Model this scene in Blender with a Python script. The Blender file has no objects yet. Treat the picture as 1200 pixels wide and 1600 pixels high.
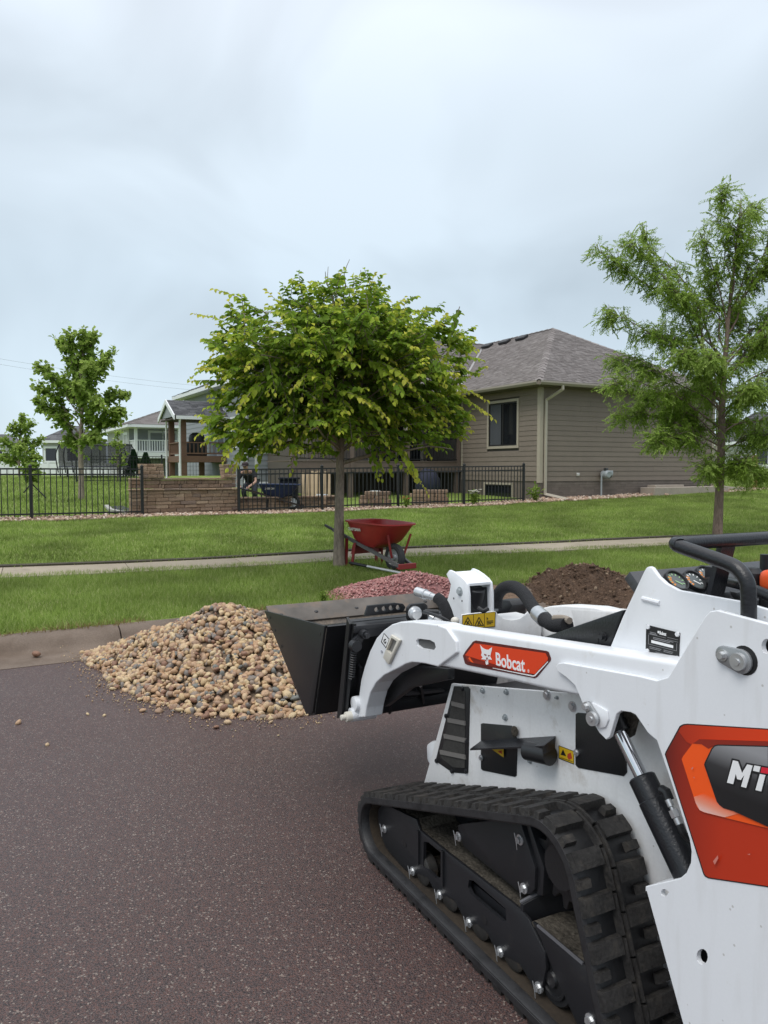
import bpy, bmesh, math, random
import numpy as np
from mathutils.geometry import tessellate_polygon
from mathutils import Vector, Matrix, noise as mnoise
R = math.radians
rnd = random.Random(7)
nrg = np.random.default_rng(7)
scene = bpy.context.scene
COL = scene.collection

# ------------------------------------------------------------------ camera
H = 1.55
PITCH = math.atan(67 / 1200)
cam_d = bpy.data.cameras.new('camera')
cam = bpy.data.objects.new('camera', cam_d)
COL.objects.link(cam)
cam_d.sensor_fit = 'VERTICAL'
cam_d.sensor_height = 24.0
cam_d.lens = 18.0
cam_d.clip_start = 0.05
cam_d.clip_end = 3000
cam.location = (0, 0, H)
cam.rotation_euler = (math.pi / 2 - PITCH, 0, 0)
scene.camera = cam

# ------------------------------------------------------------------ world: overcast sky over a Nishita base
SUN_EL, SUN_AZ = R(56), R(222)      # azimuth clockwise from +Y: the bright part of the cloud is behind the camera to the left
w = bpy.data.worlds.new('World')
scene.world = w
w.use_nodes = True
nt = w.node_tree
for n in list(nt.nodes):
    nt.nodes.remove(n)
def N_(t, **k):
    n = nt.nodes.new(t)
    for a, v in k.items():
        setattr(n, a, v)
    return n
out = N_('ShaderNodeOutputWorld')
bg = N_('ShaderNodeBackground')
bg.inputs['Strength'].default_value = 0.10
sky = N_('ShaderNodeTexSky', sky_type='NISHITA', sun_disc=False)
sky.sun_elevation = SUN_EL
sky.sun_rotation = SUN_AZ
tc = N_('ShaderNodeTexCoord')
sep = N_('ShaderNodeSeparateXYZ')
nt.links.new(tc.outputs['Generated'], sep.inputs[0])
ramp = N_('ShaderNodeValToRGB')
cr = ramp.color_ramp
cr.interpolation = 'EASE'
SK = [(0.0, (.465, .555, .615)), (0.10, (.440, .525, .590)), (0.20, (.405, .480, .542)), (0.36, (.445, .510, .568)),
      (0.56, (.545, .595, .655)), (1.0, (1.34, 1.36, 1.40))]
cr.elements[0].position, cr.elements[0].color = SK[0][0], (*SK[0][1], 1)
cr.elements[1].position, cr.elements[1].color = SK[-1][0], (*SK[-1][1], 1)
for p, c in SK[1:-1]:
    e = cr.elements.new(p)
    e.color = (*c, 1)
nt.links.new(sep.outputs[2], ramp.inputs[0])
mp = N_('ShaderNodeMapping')
mp.inputs['Scale'].default_value = (1.25, 1.0, 1.9)
mp.inputs['Location'].default_value = (0.75, 0.2, 0.9)
nt.links.new(tc.outputs['Generated'], mp.inputs[0])
nz = N_('ShaderNodeTexNoise')
nz.inputs['Scale'].default_value = 2.1
nz.inputs['Detail'].default_value = 4.0
nz.inputs['Roughness'].default_value = 0.42
nz.inputs['Distortion'].default_value = 0.8
nt.links.new(mp.outputs[0], nz.inputs['Vector'])
mr = N_('ShaderNodeMapRange')
mr.inputs['From Min'].default_value = 0.32
mr.inputs['From Max'].default_value = 0.68
mr.inputs['To Min'].default_value = 8.2
mr.inputs['To Max'].default_value = 11.8
nt.links.new(nz.outputs[0], mr.inputs[0])
vm = N_('ShaderNodeVectorMath', operation='SCALE')
nt.links.new(ramp.outputs[0], vm.inputs[0])
nt.links.new(mr.outputs[0], vm.inputs['Scale'])
mx = N_('ShaderNodeMix', data_type='RGBA')
mx.inputs[0].default_value = 0.94
nt.links.new(sky.outputs[0], mx.inputs[6])
nt.links.new(vm.outputs[0], mx.inputs[7])
nt.links.new(mx.outputs[2], bg.inputs[0])
nt.links.new(bg.outputs[0], out.inputs[0])

sun_d = bpy.data.lights.new('sun', 'SUN')
sun_d.energy = 0.9
sun_d.angle = R(28)
sun_d.color = (1.0, 0.97, 0.92)
sun = bpy.data.objects.new('sun', sun_d)
COL.objects.link(sun)
sd = Vector((math.sin(SUN_AZ) * math.cos(SUN_EL), math.cos(SUN_AZ) * math.cos(SUN_EL), math.sin(SUN_EL)))
sun.rotation_euler = sd.to_track_quat('Z', 'Y').to_euler()
sun.location = sd * 60

vs = scene.view_settings
vs.view_transform = 'Standard'
vs.look = 'None'
vs.exposure = 0.62
vs.gamma = 1.0
vs.use_curve_mapping = False

# ------------------------------------------------------------------ helpers: survey of the photo
_c, _s = math.cos(PITCH), math.sin(PITCH)
def ray(px, py):
    a = (px - 600) / 1200.0
    b = (py - 800) / 1200.0
    return Vector((a, _c - b * _s, -_s - b * _c))
O = Vector((0, 0, H))
def PZ(px, py, z):
    q = ray(px, py)
    return O + q * ((z - H) / q.z)
def PY(px, py, Y):
    q = ray(px, py)
    return O + q * (Y / q.y)
def PX(px, Y):            # ground position at distance Y under picture column px
    return (px - 600) / 1200.0 * Y
# street frame: K0 on the back of the kerb, S along the street, N away from it
K0 = PZ(0, 992, .15)
K1 = PZ(1000, 898, .15)
S = (K1 - K0); S.z = 0; S.normalize()
N = Vector((-S.y, S.x, 0))
def sd_(p):
    q = Vector((p[0] - K0.x, p[1] - K0.y, 0))
    return q.dot(S), q.dot(N)
def XY(s, d, z=0.0):
    p = Vector((K0.x, K0.y, 0)) + S * s + N * d
    return Vector((p.x, p.y, z))
def zfun(x, y):
    s, d = sd_((x, y))
    dd = max(0.0, min(d, 34.0))
    z = .15 + .029 * dd
    z += .022 * max(0.0, min(s - 11, 26)) * min(1, dd / 9.0)
    z += .02 * math.sin(x * .9 + 1.3) * math.sin(y * .7) * min(1, dd)
    return z
def PG(px, py):
    z = .3
    for _ in range(12):
        p = PZ(px, py, z)
        z = .5 * z + .5 * zfun(p.x, p.y)
    p.z = zfun(p.x, p.y)
    return p
def gz(x, y, dz=0.0):
    return Vector((x, y, zfun(x, y) + dz))

# ------------------------------------------------------------------ helpers: materials
MATS = {}
def mat(name, col, rough=.6, metal=0.0, var=0.0, vscale=8.0, bump=0.0, bscale=40.0, objr=0.0, isl=0.0, dirt=None, spec=.5,
        coat=0.0, attr=None, trans=0.0, alpha=1.0, stretch=None, bdist=.01, fine=0.0, fscale=120.0, detail=4):
    if name in MATS:
        return MATS[name]
    m = bpy.data.materials.new(name)
    m.use_nodes = True
    t = m.node_tree
    b = t.nodes['Principled BSDF']
    L_ = t.links.new
    def nd(ty, **k):
        n = t.nodes.new(ty)
        for a, v in k.items():
            setattr(n, a, v)
        return n
    tcn = nd('ShaderNodeTexCoord')
    src = tcn.outputs['Object']
    if stretch:
        mpn = nd('ShaderNodeMapping')
        mpn.inputs['Scale'].default_value = stretch
        L_(src, mpn.inputs[0])
        src = mpn.outputs[0]
    if attr:                     # attr = (name, [(pos, colour)...])
        an = nd('ShaderNodeAttribute', attribute_name=attr[0])
        rp = nd('ShaderNodeValToRGB')
        e = rp.color_ramp.elements
        e[0].position, e[0].color = attr[1][0][0], (*attr[1][0][1], 1)
        e[1].position, e[1].color = attr[1][-1][0], (*attr[1][-1][1], 1)
        for p, c in attr[1][1:-1]:
            q = e.new(p); q.color = (*c, 1)
        if attr[0] == 'ISLAND':
            g = nd('ShaderNodeNewGeometry'); L_(g.outputs['Random Per Island'], rp.inputs[0])
        elif attr[0] == 'OBJECT':
            g = nd('ShaderNodeObjectInfo'); L_(g.outputs['Random'], rp.inputs[0])
        else:
            L_(an.outputs['Fac'], rp.inputs[0])
        colsock = rp.outputs[0]
    else:
        rgb = nd('ShaderNodeRGB'); rgb.outputs[0].default_value = (*col, 1)
        colsock = rgb.outputs[0]
    val = None
    def addv(sock, amp):
        nonlocal val
        ma = nd('ShaderNodeMath', operation='MULTIPLY_ADD')
        L_(sock, ma.inputs[0]); ma.inputs[1].default_value = 2 * amp
        if val is None:
            ma.inputs[2].default_value = 1 - amp
        else:
            ad = nd('ShaderNodeMath', operation='ADD'); L_(val, ad.inputs[0]); ad.inputs[1].default_value = -amp
            L_(ad.outputs[0], ma.inputs[2])
        val = ma.outputs[0]
    if var:
        n1 = nd('ShaderNodeTexNoise'); n1.inputs['Scale'].default_value = vscale; n1.inputs['Detail'].default_value = detail
        L_(src, n1.inputs['Vector']); addv(n1.outputs[0], var * 1.8)
    if fine:
        n3 = nd('ShaderNodeTexNoise'); n3.inputs['Scale'].default_value = fscale; n3.inputs['Detail'].default_value = 2
        L_(src, n3.inputs['Vector']); addv(n3.outputs[0], fine * 1.8)
    if objr:
        g = nd('ShaderNodeObjectInfo'); addv(g.outputs['Random'], objr)
    if isl:
        g = nd('ShaderNodeNewGeometry'); addv(g.outputs['Random Per Island'], isl)
    if val is not None:
        v = nd('ShaderNodeVectorMath', operation='SCALE'); L_(colsock, v.inputs[0]); L_(val, v.inputs['Scale'])
        colsock = v.outputs[0]
    if dirt:                     # dirt = (colour, amount, scale)
        n2 = nd('ShaderNodeTexNoise'); n2.inputs['Scale'].default_value = dirt[2]; n2.inputs['Detail'].default_value = 6
        n2.inputs['Roughness'].default_value = .65
        L_(tcn.outputs['Object'], n2.inputs['Vector'])
        mrn = nd('ShaderNodeMapRange'); mrn.inputs['From Min'].default_value = .72 - dirt[1] * .5
        mrn.inputs['From Max'].default_value = .92 - dirt[1] * .5
        L_(n2.outputs[0], mrn.inputs[0])
        mxn = nd('ShaderNodeMix', data_type='RGBA'); L_(mrn.outputs[0], mxn.inputs[0]); L_(colsock, mxn.inputs[6])
        mxn.inputs[7].default_value = (*dirt[0], 1)
        colsock = mxn.outputs[2]
    L_(colsock, b.inputs['Base Color'])
    b.inputs['Roughness'].default_value = rough
    b.inputs['Metallic'].default_value = metal
    b.inputs['Specular IOR Level'].default_value = spec
    if coat:
        b.inputs['Coat Weight'].default_value = coat
        b.inputs['Coat Roughness'].default_value = .12
    if alpha < 1:
        b.inputs['Alpha'].default_value = alpha
    if bump:
        nb = nd('ShaderNodeTexNoise'); nb.inputs['Scale'].default_value = bscale; nb.inputs['Detail'].default_value = 5
        L_(src, nb.inputs['Vector'])
        bn = nd('ShaderNodeBump'); bn.inputs['Strength'].default_value = bump; bn.inputs['Distance'].default_value = bdist
        L_(nb.outputs[0], bn.inputs['Height']); L_(bn.outputs[0], b.inputs['Normal'])
    if trans:
        tr = nd('ShaderNodeBsdfTranslucent'); L_(colsock, tr.inputs[0])
        ms = nd('ShaderNodeMixShader'); ms.inputs[0].default_value = trans
        L_(b.outputs[0], ms.inputs[1]); L_(tr.outputs[0], ms.inputs[2])
        L_(ms.outputs[0], t.nodes['Material Output'].inputs[0])
    MATS[name] = m
    return m

# ------------------------------------------------------------------ helpers: objects
def link(o, parent=None):
    COL.objects.link(o)
    if parent is not None:
        o.parent = parent
    return o
def tag(o, label=None, cat=None, group=None, kind=None):
    if label: o['label'] = label
    if cat: o['category'] = cat
    if group: o['group'] = group
    if kind: o['kind'] = kind
    return o
def thing(name, label, cat, loc=(0, 0, 0), rz=0.0, group=None):
    o = bpy.data.objects.new(name, None)
    o.empty_display_size = .1
    o.location = loc
    o.rotation_euler = (0, 0, rz)
    return tag(link(o), label, cat, group)
def copy_tree(o, parent=None):
    kids = list(o.children)
    c = o.copy()
    COL.objects.link(c)
    c.parent = parent
    for k in kids:
        copy_tree(k, c)
    return c

class MB:
    """collects shapes and links them as ONE mesh object"""
    def __init__(self):
        self.bm = bmesh.new()
    def _new(self, verts, mtx):
        if mtx is not None:
            for v in verts:
                v.co = mtx @ v.co
    def box(self, c, size, mtx=None, rot=None):
        r = bmesh.ops.create_cube(self.bm, size=1.0)
        vv = r['verts']
        m = Matrix.Translation(Vector(c)) @ (rot.to_4x4() if rot is not None else Matrix.Identity(4)) @ Matrix.Diagonal((*size, 1))
        for v in vv:
            v.co = m @ v.co
        self._new(vv, mtx)
        return vv
    def bar(self, a, b, wd, th, up=(0, 0, 1)):
        """rectangular bar from a to b; wd across, th along 'up'"""
        a, b = Vector(a), Vector(b)
        x = (b - a).normalized()
        u = Vector(up)
        y = u.cross(x)
        if y.length < 1e-5:
            y = Vector((1, 0, 0)).cross(x)
        y.normalize()
        z = x.cross(y)
        rot = Matrix((x, y, z)).transposed()
        return self.box((a + b) / 2, ((b - a).length, wd, th), rot=rot)
    def cyl(self, a, b, r0, r1=None, seg=16, caps=True):
        a, b = Vector(a), Vector(b)
        if r1 is None: r1 = r0
        d = b - a
        q = d.to_track_quat('Z', 'Y').to_matrix().to_4x4()
        m = Matrix.Translation((a + b) / 2) @ q
        r = bmesh.ops.create_cone(self.bm, cap_ends=caps, cap_tris=False, segments=seg, radius1=r0, radius2=r1, depth=d.length)
        for v in r['verts']:
            v.co = m @ v.co
        return r['verts']
    def sphere(self, c, r, seg=12, scale=(1, 1, 1)):
        q = bmesh.ops.create_uvsphere(self.bm, u_segments=seg, v_segments=max(6, seg // 2 + 1), radius=r)
        for v in q['verts']:
            v.co = Vector((v.co.x * scale[0], v.co.y * scale[1], v.co.z * scale[2])) + Vector(c)
        return q['verts']
    def tube(self, pts, rad, seg=10, smooth=0, caps=True):
        P = [Vector(p) for p in pts]
        rr = list(rad) if hasattr(rad, '__len__') else [rad] * len(P)
        if smooth:
            Q, RR = [], []
            for i in range(len(P) - 1):
                p0, p1, p2, p3 = P[max(0, i - 1)], P[i], P[i + 1], P[min(len(P) - 1, i + 2)]
                for k in range(smooth):
                    u = k / smooth
                    Q.append(.5 * ((2 * p1) + (p2 - p0) * u + (2 * p0 - 5 * p1 + 4 * p2 - p3) * u * u + (3 * p1 - p0 - 3 * p2 + p3) * u ** 3))
                    RR.append(rr[i] * (1 - u) + rr[i + 1] * u)
            Q.append(P[-1]); RR.append(rr[-1])
            P, rr = Q, RR
        prev = None
        nrm = None
        rings = []
        for i, p in enumerate(P):
            t = (P[min(i + 1, len(P) - 1)] - P[max(i - 1, 0)])
            if t.length < 1e-9: t = Vector((0, 0, 1))
            t.normalize()
            if nrm is None:
                nrm = t.orthogonal().normalized()
            else:
                nrm = (nrm - t * nrm.dot(t))
                if nrm.length < 1e-6: nrm = t.orthogonal()
                nrm.normalize()
            bn = t.cross(nrm)
            ring = [self.bm.verts.new(p + (nrm * math.cos(2 * math.pi * k / seg) + bn * math.sin(2 * math.pi * k / seg)) * rr[i]) for k in range(seg)]
            rings.append(ring)
        for a, b in zip(rings, rings[1:]):
            for k in range(seg):
                self.bm.faces.new((a[k], a[(k + 1) % seg], b[(k + 1) % seg], b[k]))
        if caps:
            self.bm.faces.new(list(reversed(rings[0])))
            self.bm.faces.new(rings[-1])
    def lathe(self, prof, a=(0, 0, 0), axis=(0, 0, 1), seg=24):
        """prof = [(radius, height)] turned about axis from a"""
        q = Vector(axis).to_track_quat('Z', 'Y').to_matrix()
        rings = []
        for r, h in prof:
            if r < 1e-6:
                rings.append([self.bm.verts.new(Vector(a) + q @ Vector((0, 0, h)))])
            else:
                rings.append([self.bm.verts.new(Vector(a) + q @ Vector((r * math.cos(2 * math.pi * k / seg), r * math.sin(2 * math.pi * k / seg), h))) for k in range(seg)])
        for x, y in zip(rings, rings[1:]):
            for k in range(seg):
                k2 = (k + 1) % seg
                f = [x[k % len(x)], x[k2 % len(x)], y[k2 % len(y)], y[k % len(y)]]
                f = list(dict.fromkeys(f))
                if len(f) >= 3:
                    try: self.bm.faces.new(f)
                    except ValueError: pass
    def poly(self, pts):
        return self.bm.faces.new([self.bm.verts.new(Vector(p)) for p in pts])
    def plate(self, outline, depth, holes=(), bevel=0.0, segs=2):
        """closed 3-D outline (planar) thickened by the vector 'depth'; real holes"""
        b2 = bmesh.new()
        edges = []
        hole_pts = set()
        for li, loop in enumerate([outline] + list(holes)):
            vv = [b2.verts.new(Vector(p)) for p in loop]
            if li: hole_pts.update(tuple(round(c, 5) for c in v.co) for v in vv)
            for i in range(len(vv)):
                edges.append(b2.edges.new((vv[i], vv[(i + 1) % len(vv)])))
        if holes:
            b2.verts.ensure_lookup_table()
            for tri in tessellate_polygon([[Vector(p) for p in lp] for lp in [outline] + list(holes)]):
                b2.faces.new([b2.verts[i] for i in tri])
        else:
            b2.faces.new(list(b2.verts))
        r = bmesh.ops.extrude_face_region(b2, geom=list(b2.faces))
        for g in r['geom']:
            if isinstance(g, bmesh.types.BMVert):
                g.co += Vector(depth)
        bmesh.ops.recalc_face_normals(b2, faces=list(b2.faces))
        if bevel:
            if not holes:
                bmesh.ops.dissolve_limit(b2, angle_limit=R(1), verts=list(b2.verts), edges=list(b2.edges))
            dv = Vector(depth)
            def in_hole(v):
                return tuple(round(c, 5) for c in v.co) in hole_pts or tuple(round(c, 5) for c in (v.co - dv)) in hole_pts
            ee = [e for e in b2.edges if len(e.link_faces) == 2 and e.calc_face_angle(0) > R(25) and not (holes and in_hole(e.verts[0]))]
            bmesh.ops.bevel(b2, geom=ee, offset=bevel, segments=segs, profile=.5, affect='EDGES', clamp_overlap=True)
        me = bpy.data.meshes.new('tmp')
        b2.to_mesh(me); b2.free()
        self.bm.from_mesh(me)
        bpy.data.meshes.remove(me)
    def mesh(self, name, m, smooth=35, recalc=True):
        if recalc:
            bmesh.ops.recalc_face_normals(self.bm, faces=list(self.bm.faces))
        me = bpy.data.meshes.new(name)
        self.bm.to_mesh(me)
        self.bm.free()
        for q in (m if isinstance(m, (list, tuple)) else [m]):
            me.materials.append(q)
        if smooth:
            me.polygons.foreach_set('use_smooth', [True] * len(me.polygons))
            me.set_sharp_from_angle(angle=R(smooth))
        return me
    def build(self, name, m, parent=None, smooth=35, loc=None, recalc=True):
        o = bpy.data.objects.new(name, self.mesh(name, m, smooth, recalc))
        if loc is not None: o.location = loc
        return link(o, parent)
    def bevel(self, off, segs=2, ang=30):
        ee = [e for e in self.bm.edges if len(e.link_faces) == 2 and e.calc_face_angle(0) > R(ang)]
        bmesh.ops.bevel(self.bm, geom=ee, offset=off, segments=segs, profile=.5, affect='EDGES', clamp_overlap=True)

def np_mesh(name, verts, faces, m, parent=None, attrs=None, smooth=False, k=None):
    """verts (n,3); faces (m,k) arrays"""
    verts = np.asarray(verts, dtype=np.float32); faces = np.asarray(faces, dtype=np.int32)
    k = faces.shape[1]
    me = bpy.data.meshes.new(name)
    me.vertices.add(len(verts)); me.vertices.foreach_set('co', verts.ravel())
    me.loops.add(faces.size); me.loops.foreach_set('vertex_index', faces.ravel())
    me.polygons.add(len(faces))
    me.polygons.foreach_set('loop_start', np.arange(0, faces.size, k, dtype=np.int32))
    me.polygons.foreach_set('loop_total', np.full(len(faces), k, dtype=np.int32))
    if smooth:
        me.polygons.foreach_set('use_smooth', np.ones(len(faces), dtype=bool))
    if attrs:
        for an, av in attrs.items():
            at = me.attributes.new(an, 'FLOAT', 'POINT')
            at.data.foreach_set('value', np.asarray(av, dtype=np.float32))
    me.update(calc_edges=True)
    me.validate()
    me.materials.append(m)
    o = bpy.data.objects.new(name, me)
    return link(o, parent)

def text_mesh(name, body, size, m, parent, mtx, bold=0.0, sx=1.0, extrude=.0008, shear=0.0, spacing=1.0, align='LEFT'):
    cu = bpy.data.curves.new('tmp_text', 'FONT')
    cu.body = body; cu.size = size; cu.extrude = extrude; cu.offset = bold; cu.shear = shear; cu.space_character = spacing
    cu.align_x = align; cu.resolution_u = 4
    to = bpy.data.objects.new('tmp_text', cu)
    COL.objects.link(to)
    dg = bpy.context.evaluated_depsgraph_get()
    me = bpy.data.meshes.new_from_object(to.evaluated_get(dg))
    bpy.data.objects.remove(to); bpy.data.curves.remove(cu)
    me.transform(Matrix.Diagonal((sx, 1, 1, 1)))
    me.transform(mtx)
    me.name = name
    me.materials.clear(); me.materials.append(m)
    o = bpy.data.objects.new(name, me)
    return link(o, parent)

def frame_mtx(o, x, y):
    x = Vector(x).normalized(); y = Vector(y); y = (y - x * y.dot(x)).normalized(); z = x.cross(y)
    m = Matrix((x, y, z)).transposed().to_4x4()
    m.translation = Vector(o)
    return m
# ================================================================== GROUND, ROAD, KERB, SIDEWALK
GREEN = [(0.0, (.155, .225, .045)), (.45, (.240, .325, .070)), (.85, (.32, .40, .12)), (1.0, (.46, .46, .22))]
M_asph = mat('asphalt', (.0285, .0178, .0178), rough=.46, var=.3, vscale=.8, fine=.8, fscale=120, bump=1.0, bscale=170, bdist=.006, spec=.5)
def asphalt_nodes():
    """stone chips of several colours in the binder"""
    m = M_asph; t = m.node_tree; b = t.nodes['Principled BSDF']
    src = b.inputs['Base Color'].links[0].from_socket
    tcn = t.nodes.new('ShaderNodeTexCoord')
    for sc, lo, hi, col, mxv in ((330, .42, .88, (.138, .092, .084), .66), (235, .55, .80, (.105, .050, .040), .8), (190, .95, .98, (.30, .25, .21), .65)):
        v = t.nodes.new('ShaderNodeTexVoronoi'); v.inputs['Scale'].default_value = sc
        t.links.new(tcn.outputs['Object'], v.inputs['Vector'])
        sp = t.nodes.new('ShaderNodeSeparateColor'); t.links.new(v.outputs['Color'], sp.inputs[0])
        mr_ = t.nodes.new('ShaderNodeMapRange'); mr_.inputs['From Min'].default_value = lo; mr_.inputs['From Max'].default_value = hi
        mr_.inputs['To Max'].default_value = mxv
        t.links.new(sp.outputs[0 if sc == 330 else (1 if sc == 235 else 2)], mr_.inputs[0])
        mx_ = t.nodes.new('ShaderNodeMix'); mx_.data_type = 'RGBA'
        t.links.new(mr_.outputs[0], mx_.inputs[0]); t.links.new(src, mx_.inputs[6]); mx_.inputs[7].default_value = (*col, 1)
        src = mx_.outputs[2]
    t.links.new(src, b.inputs['Base Color'])
    # damp patches: roughness varies over the road
    n = t.nodes.new('ShaderNodeTexNoise'); n.inputs['Scale'].default_value = .55; n.inputs['Detail'].default_value = 3
    t.links.new(tcn.outputs['Object'], n.inputs['Vector'])
    r_ = t.nodes.new('ShaderNodeMapRange'); r_.inputs['From Min'].default_value = .35; r_.inputs['From Max'].default_value = .65
    r_.inputs['To Min'].default_value = .38; r_.inputs['To Max'].default_value = .56
    t.links.new(n.outputs[0], r_.inputs[0]); t.links.new(r_.outputs[0], b.inputs['Roughness'])
asphalt_nodes()
LIP = -.64
mb = MB()
ss = [-300, -60, -20, -8, 0, 8, 20, 60, 300]
for a, b_ in zip(ss, ss[1:]):
    mb.poly([XY(a, -300), XY(b_, -300), XY(b_, LIP), XY(a, LIP)])
bmesh.ops.remove_doubles(mb.bm, verts=list(mb.bm.verts), dist=1e-4)
tag(mb.build('road', M_asph, smooth=0), kind='structure')

# terrain beyond the kerb
M_turf = mat('turf', (.175, .240, .052), rough=.95, var=.35, vscale=1.3, fine=.5, fscale=26, spec=.2, bump=1.0, bscale=40, bdist=.03)
srow = sorted(set([-400, -250, -150, -90, -60] + list(np.arange(-40, 61, 1.0)) + [80, 120, 180, 260, 400]))
drow = sorted(set([0.0, .3] + list(np.arange(1, 40, .8)) + [42, 50, 65, 90, 140, 220, 350, 600]))
vv, idx = [], {}
for i, s_ in enumerate(srow):
    for j, d_ in enumerate(drow):
        p = XY(s_, d_); idx[(i, j)] = len(vv)
        vv.append((p.x, p.y, zfun(p.x, p.y) - (.012 if d_ > 0 else .03)))
ff = [(idx[(i, j)], idx[(i + 1, j)], idx[(i + 1, j + 1)], idx[(i, j + 1)]) for i in range(len(srow) - 1) for j in range(len(drow) - 1)]
tag(np_mesh('ground', vv, ff, M_turf, smooth=True), kind='structure')

# kerb with gutter pan, one object per poured length
M_conc_k = mat('kerb_concrete', (.150, .112, .085), rough=.8, var=.22, vscale=2.2, fine=.22, fscale=90, bump=.35, bscale=120, dirt=((.095, .064, .043), .5, 1.6))
kprof = [(LIP, -.08), (LIP, .004), (-.30, .012), (-.235, .022), (-.20, .05), (-.17, .09), (-.13, .122), (-.07, .142), (0.0, .148), (0.03, .146), (0.03, -.1)]
kerb = thing('kerb', 'stained concrete kerb with gutter pan between road and grass verge', None, XY(0, 0))
kerb['kind'] = 'structure'
del kerb['label']
def kerb_seg(s0, s1):
    mb = MB()
    n = len(kprof)
    rings = []
    for k in range(7):
        s_ = s0 + .006 + (s1 - s0 - .012) * k / 6
        rings.append([mb.bm.verts.new(XY(s_, d, z) - XY(0, 0)) for d, z in kprof])
    for a, b_ in zip(rings, rings[1:]):
        for k in range(n - 1):
            mb.bm.faces.new((a[k], a[k + 1], b_[k + 1], b_[k]))
    mb.bm.faces.new(rings[0]); mb.bm.faces.new(rings[-1])
    mb.build('kerb_segment', M_conc_k, kerb, smooth=40)
s_j = sd_(PZ(190, 985, .13))[0]
k0 = s_j - 3.05 * 6
for i in range(16):
    kerb_seg(k0 + 3.05 * i, k0 + 3.05 * (i + 1))

# sidewalk
M_conc_w = mat('walk_concrete', (.31, .262, .195), rough=.85, var=.14, vscale=2.0, fine=.14, fscale=80, bump=.2, bscale=90, objr=.07, dirt=((.2, .165, .125), .3, 2.5))
WA = PZ(0, 897, .30); WB = PZ(1200, 838, .29)
WS = (WB - WA); WS.z = 0; WS.normalize(); WN = Vector((-WS.y, WS.x, 0))
WW = .86
walk = thing('sidewalk', None, None, (WA.x, WA.y, 0)); walk['kind'] = 'structure'
for i in range(-9, 22):
    mb = MB()
    a = i * 1.5 + .004; b_ = i * 1.5 + 1.496
    q = [Vector((WA.x, WA.y, 0)) + WS * u + WN * v for u, v in ((a, 0), (b_, 0), (b_, WW), (a, WW))]
    top = [mb.bm.verts.new((p.x - WA.x, p.y - WA.y, zfun(p.x, p.y) + .022)) for p in q]
    bot = [mb.bm.verts.new((v.co.x, v.co.y, v.co.z - .12)) for v in top]
    mb.bm.faces.new(top); mb.bm.faces.new(list(reversed(bot)))
    for k in range(4):
        mb.bm.faces.new((top[k], bot[k], bot[(k + 1) % 4], top[(k + 1) % 4]))
    mb.bevel(.006, 1)
    mb.build('slab', M_conc_w, walk, smooth=0)
def walk_uv(x, y):
    q = Vector((x - WA.x, y - WA.y, 0))
    return q.dot(WS), q.dot(WN)

# ------------------------------------------------------------------ key places
HC = Vector((PX(843, 24.0), 24.0, 0))                 # corner of the near house
def HP(u, v, z=0.0):
    p = HC + S * u + N * v
    return Vector((p.x, p.y, z))
FD = sd_(PG(222, 806))[1]                             # fence line distance from the kerb
FDs = FD
BED0, BED1 = FD - .42, FD + .30                       # stone bed along the fence
PILE = Vector((-1.14, 5.72, 0))
PINK = Vector((.36, 8.55, 0))
DIRT = Vector((2.62, 9.35, 0))

# ------------------------------------------------------------------ grass blades
M_grass = mat('grass', (.07, .14, .02), rough=.7, spec=.25, var=.46, vscale=.9, attr=('ISLAND', GREEN), trans=.5)
M_grass.node_tree.nodes['Principled BSDF'].inputs['Roughness'].default_value = .65
def blades(name, s0, s1, d0, d1, n, h0, h1, wd, ok, tuft=.55):
    st = nrg.uniform(s0, s1, n); dt = nrg.uniform(d0, d1, n)
    x = K0.x + S.x * st + N.x * dt; y = K0.y + S.y * st + N.y * dt
    keep = ok(x, y, st, dt)
    x, y = x[keep], y[keep]; n = len(x)
    z = np.array([zfun(a, b_) for a, b_ in zip(x, y)]) - .012
    patch = np.array([mnoise.noise((a * .55, b_ * .55, 3.1)) for a, b_ in zip(x, y)])
    patch2 = np.array([mnoise.noise((a * 2.3, b_ * 2.3, 9.1)) for a, b_ in zip(x, y)])
    h = nrg.uniform(h0, h1, n) * (1 + .35 * patch + .35 * patch2)
    an = nrg.uniform(0, 2 * math.pi, n); lean = np.abs(nrg.normal(0, tuft, n)) * h
    la = nrg.uniform(0, 2 * math.pi, n)
    ww = wd * nrg.uniform(.6, 1.25, n)
    cx, cy = np.cos(an) * ww / 2, np.sin(an) * ww / 2
    v = np.empty((n, 3, 3), dtype=np.float32)
    v[:, 0] = np.stack([x - cx, y - cy, z], 1)
    v[:, 1] = np.stack([x + cx, y + cy, z], 1)
    v[:, 2] = np.stack([x + np.cos(la) * lean, y + np.sin(la) * lean, z + h], 1)
    f = np.arange(n * 3, dtype=np.int32).reshape(n, 3)
    return tag(np_mesh(name, v.reshape(-1, 3), f, M_grass), kind='stuff')
def pile_clear(x, y, d):
    m = ((x - PINK.x) ** 2 + (y - PINK.y) ** 2 > .78 ** 2) & ((x - DIRT.x) ** 2 + (y - DIRT.y) ** 2 > .8 ** 2)
    ragged = .05 + .09 * np.sin(x * 5.1) * np.sin(y * 3.7 + 1) + .05 * np.sin(x * 13 + y * 9)
    return m & (d > ragged)
def ok_verge(x, y, s_, d):
    wv = (x - WA.x) * WN.x + (y - WA.y) * WN.y
    return (wv < .22 + .04 * np.sin(x * 6)) & pile_clear(x, y, d)
blades('grass', -2.5, 17, -.03, 4.6, 340000, .026, .082, .0095, ok_verge)
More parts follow.
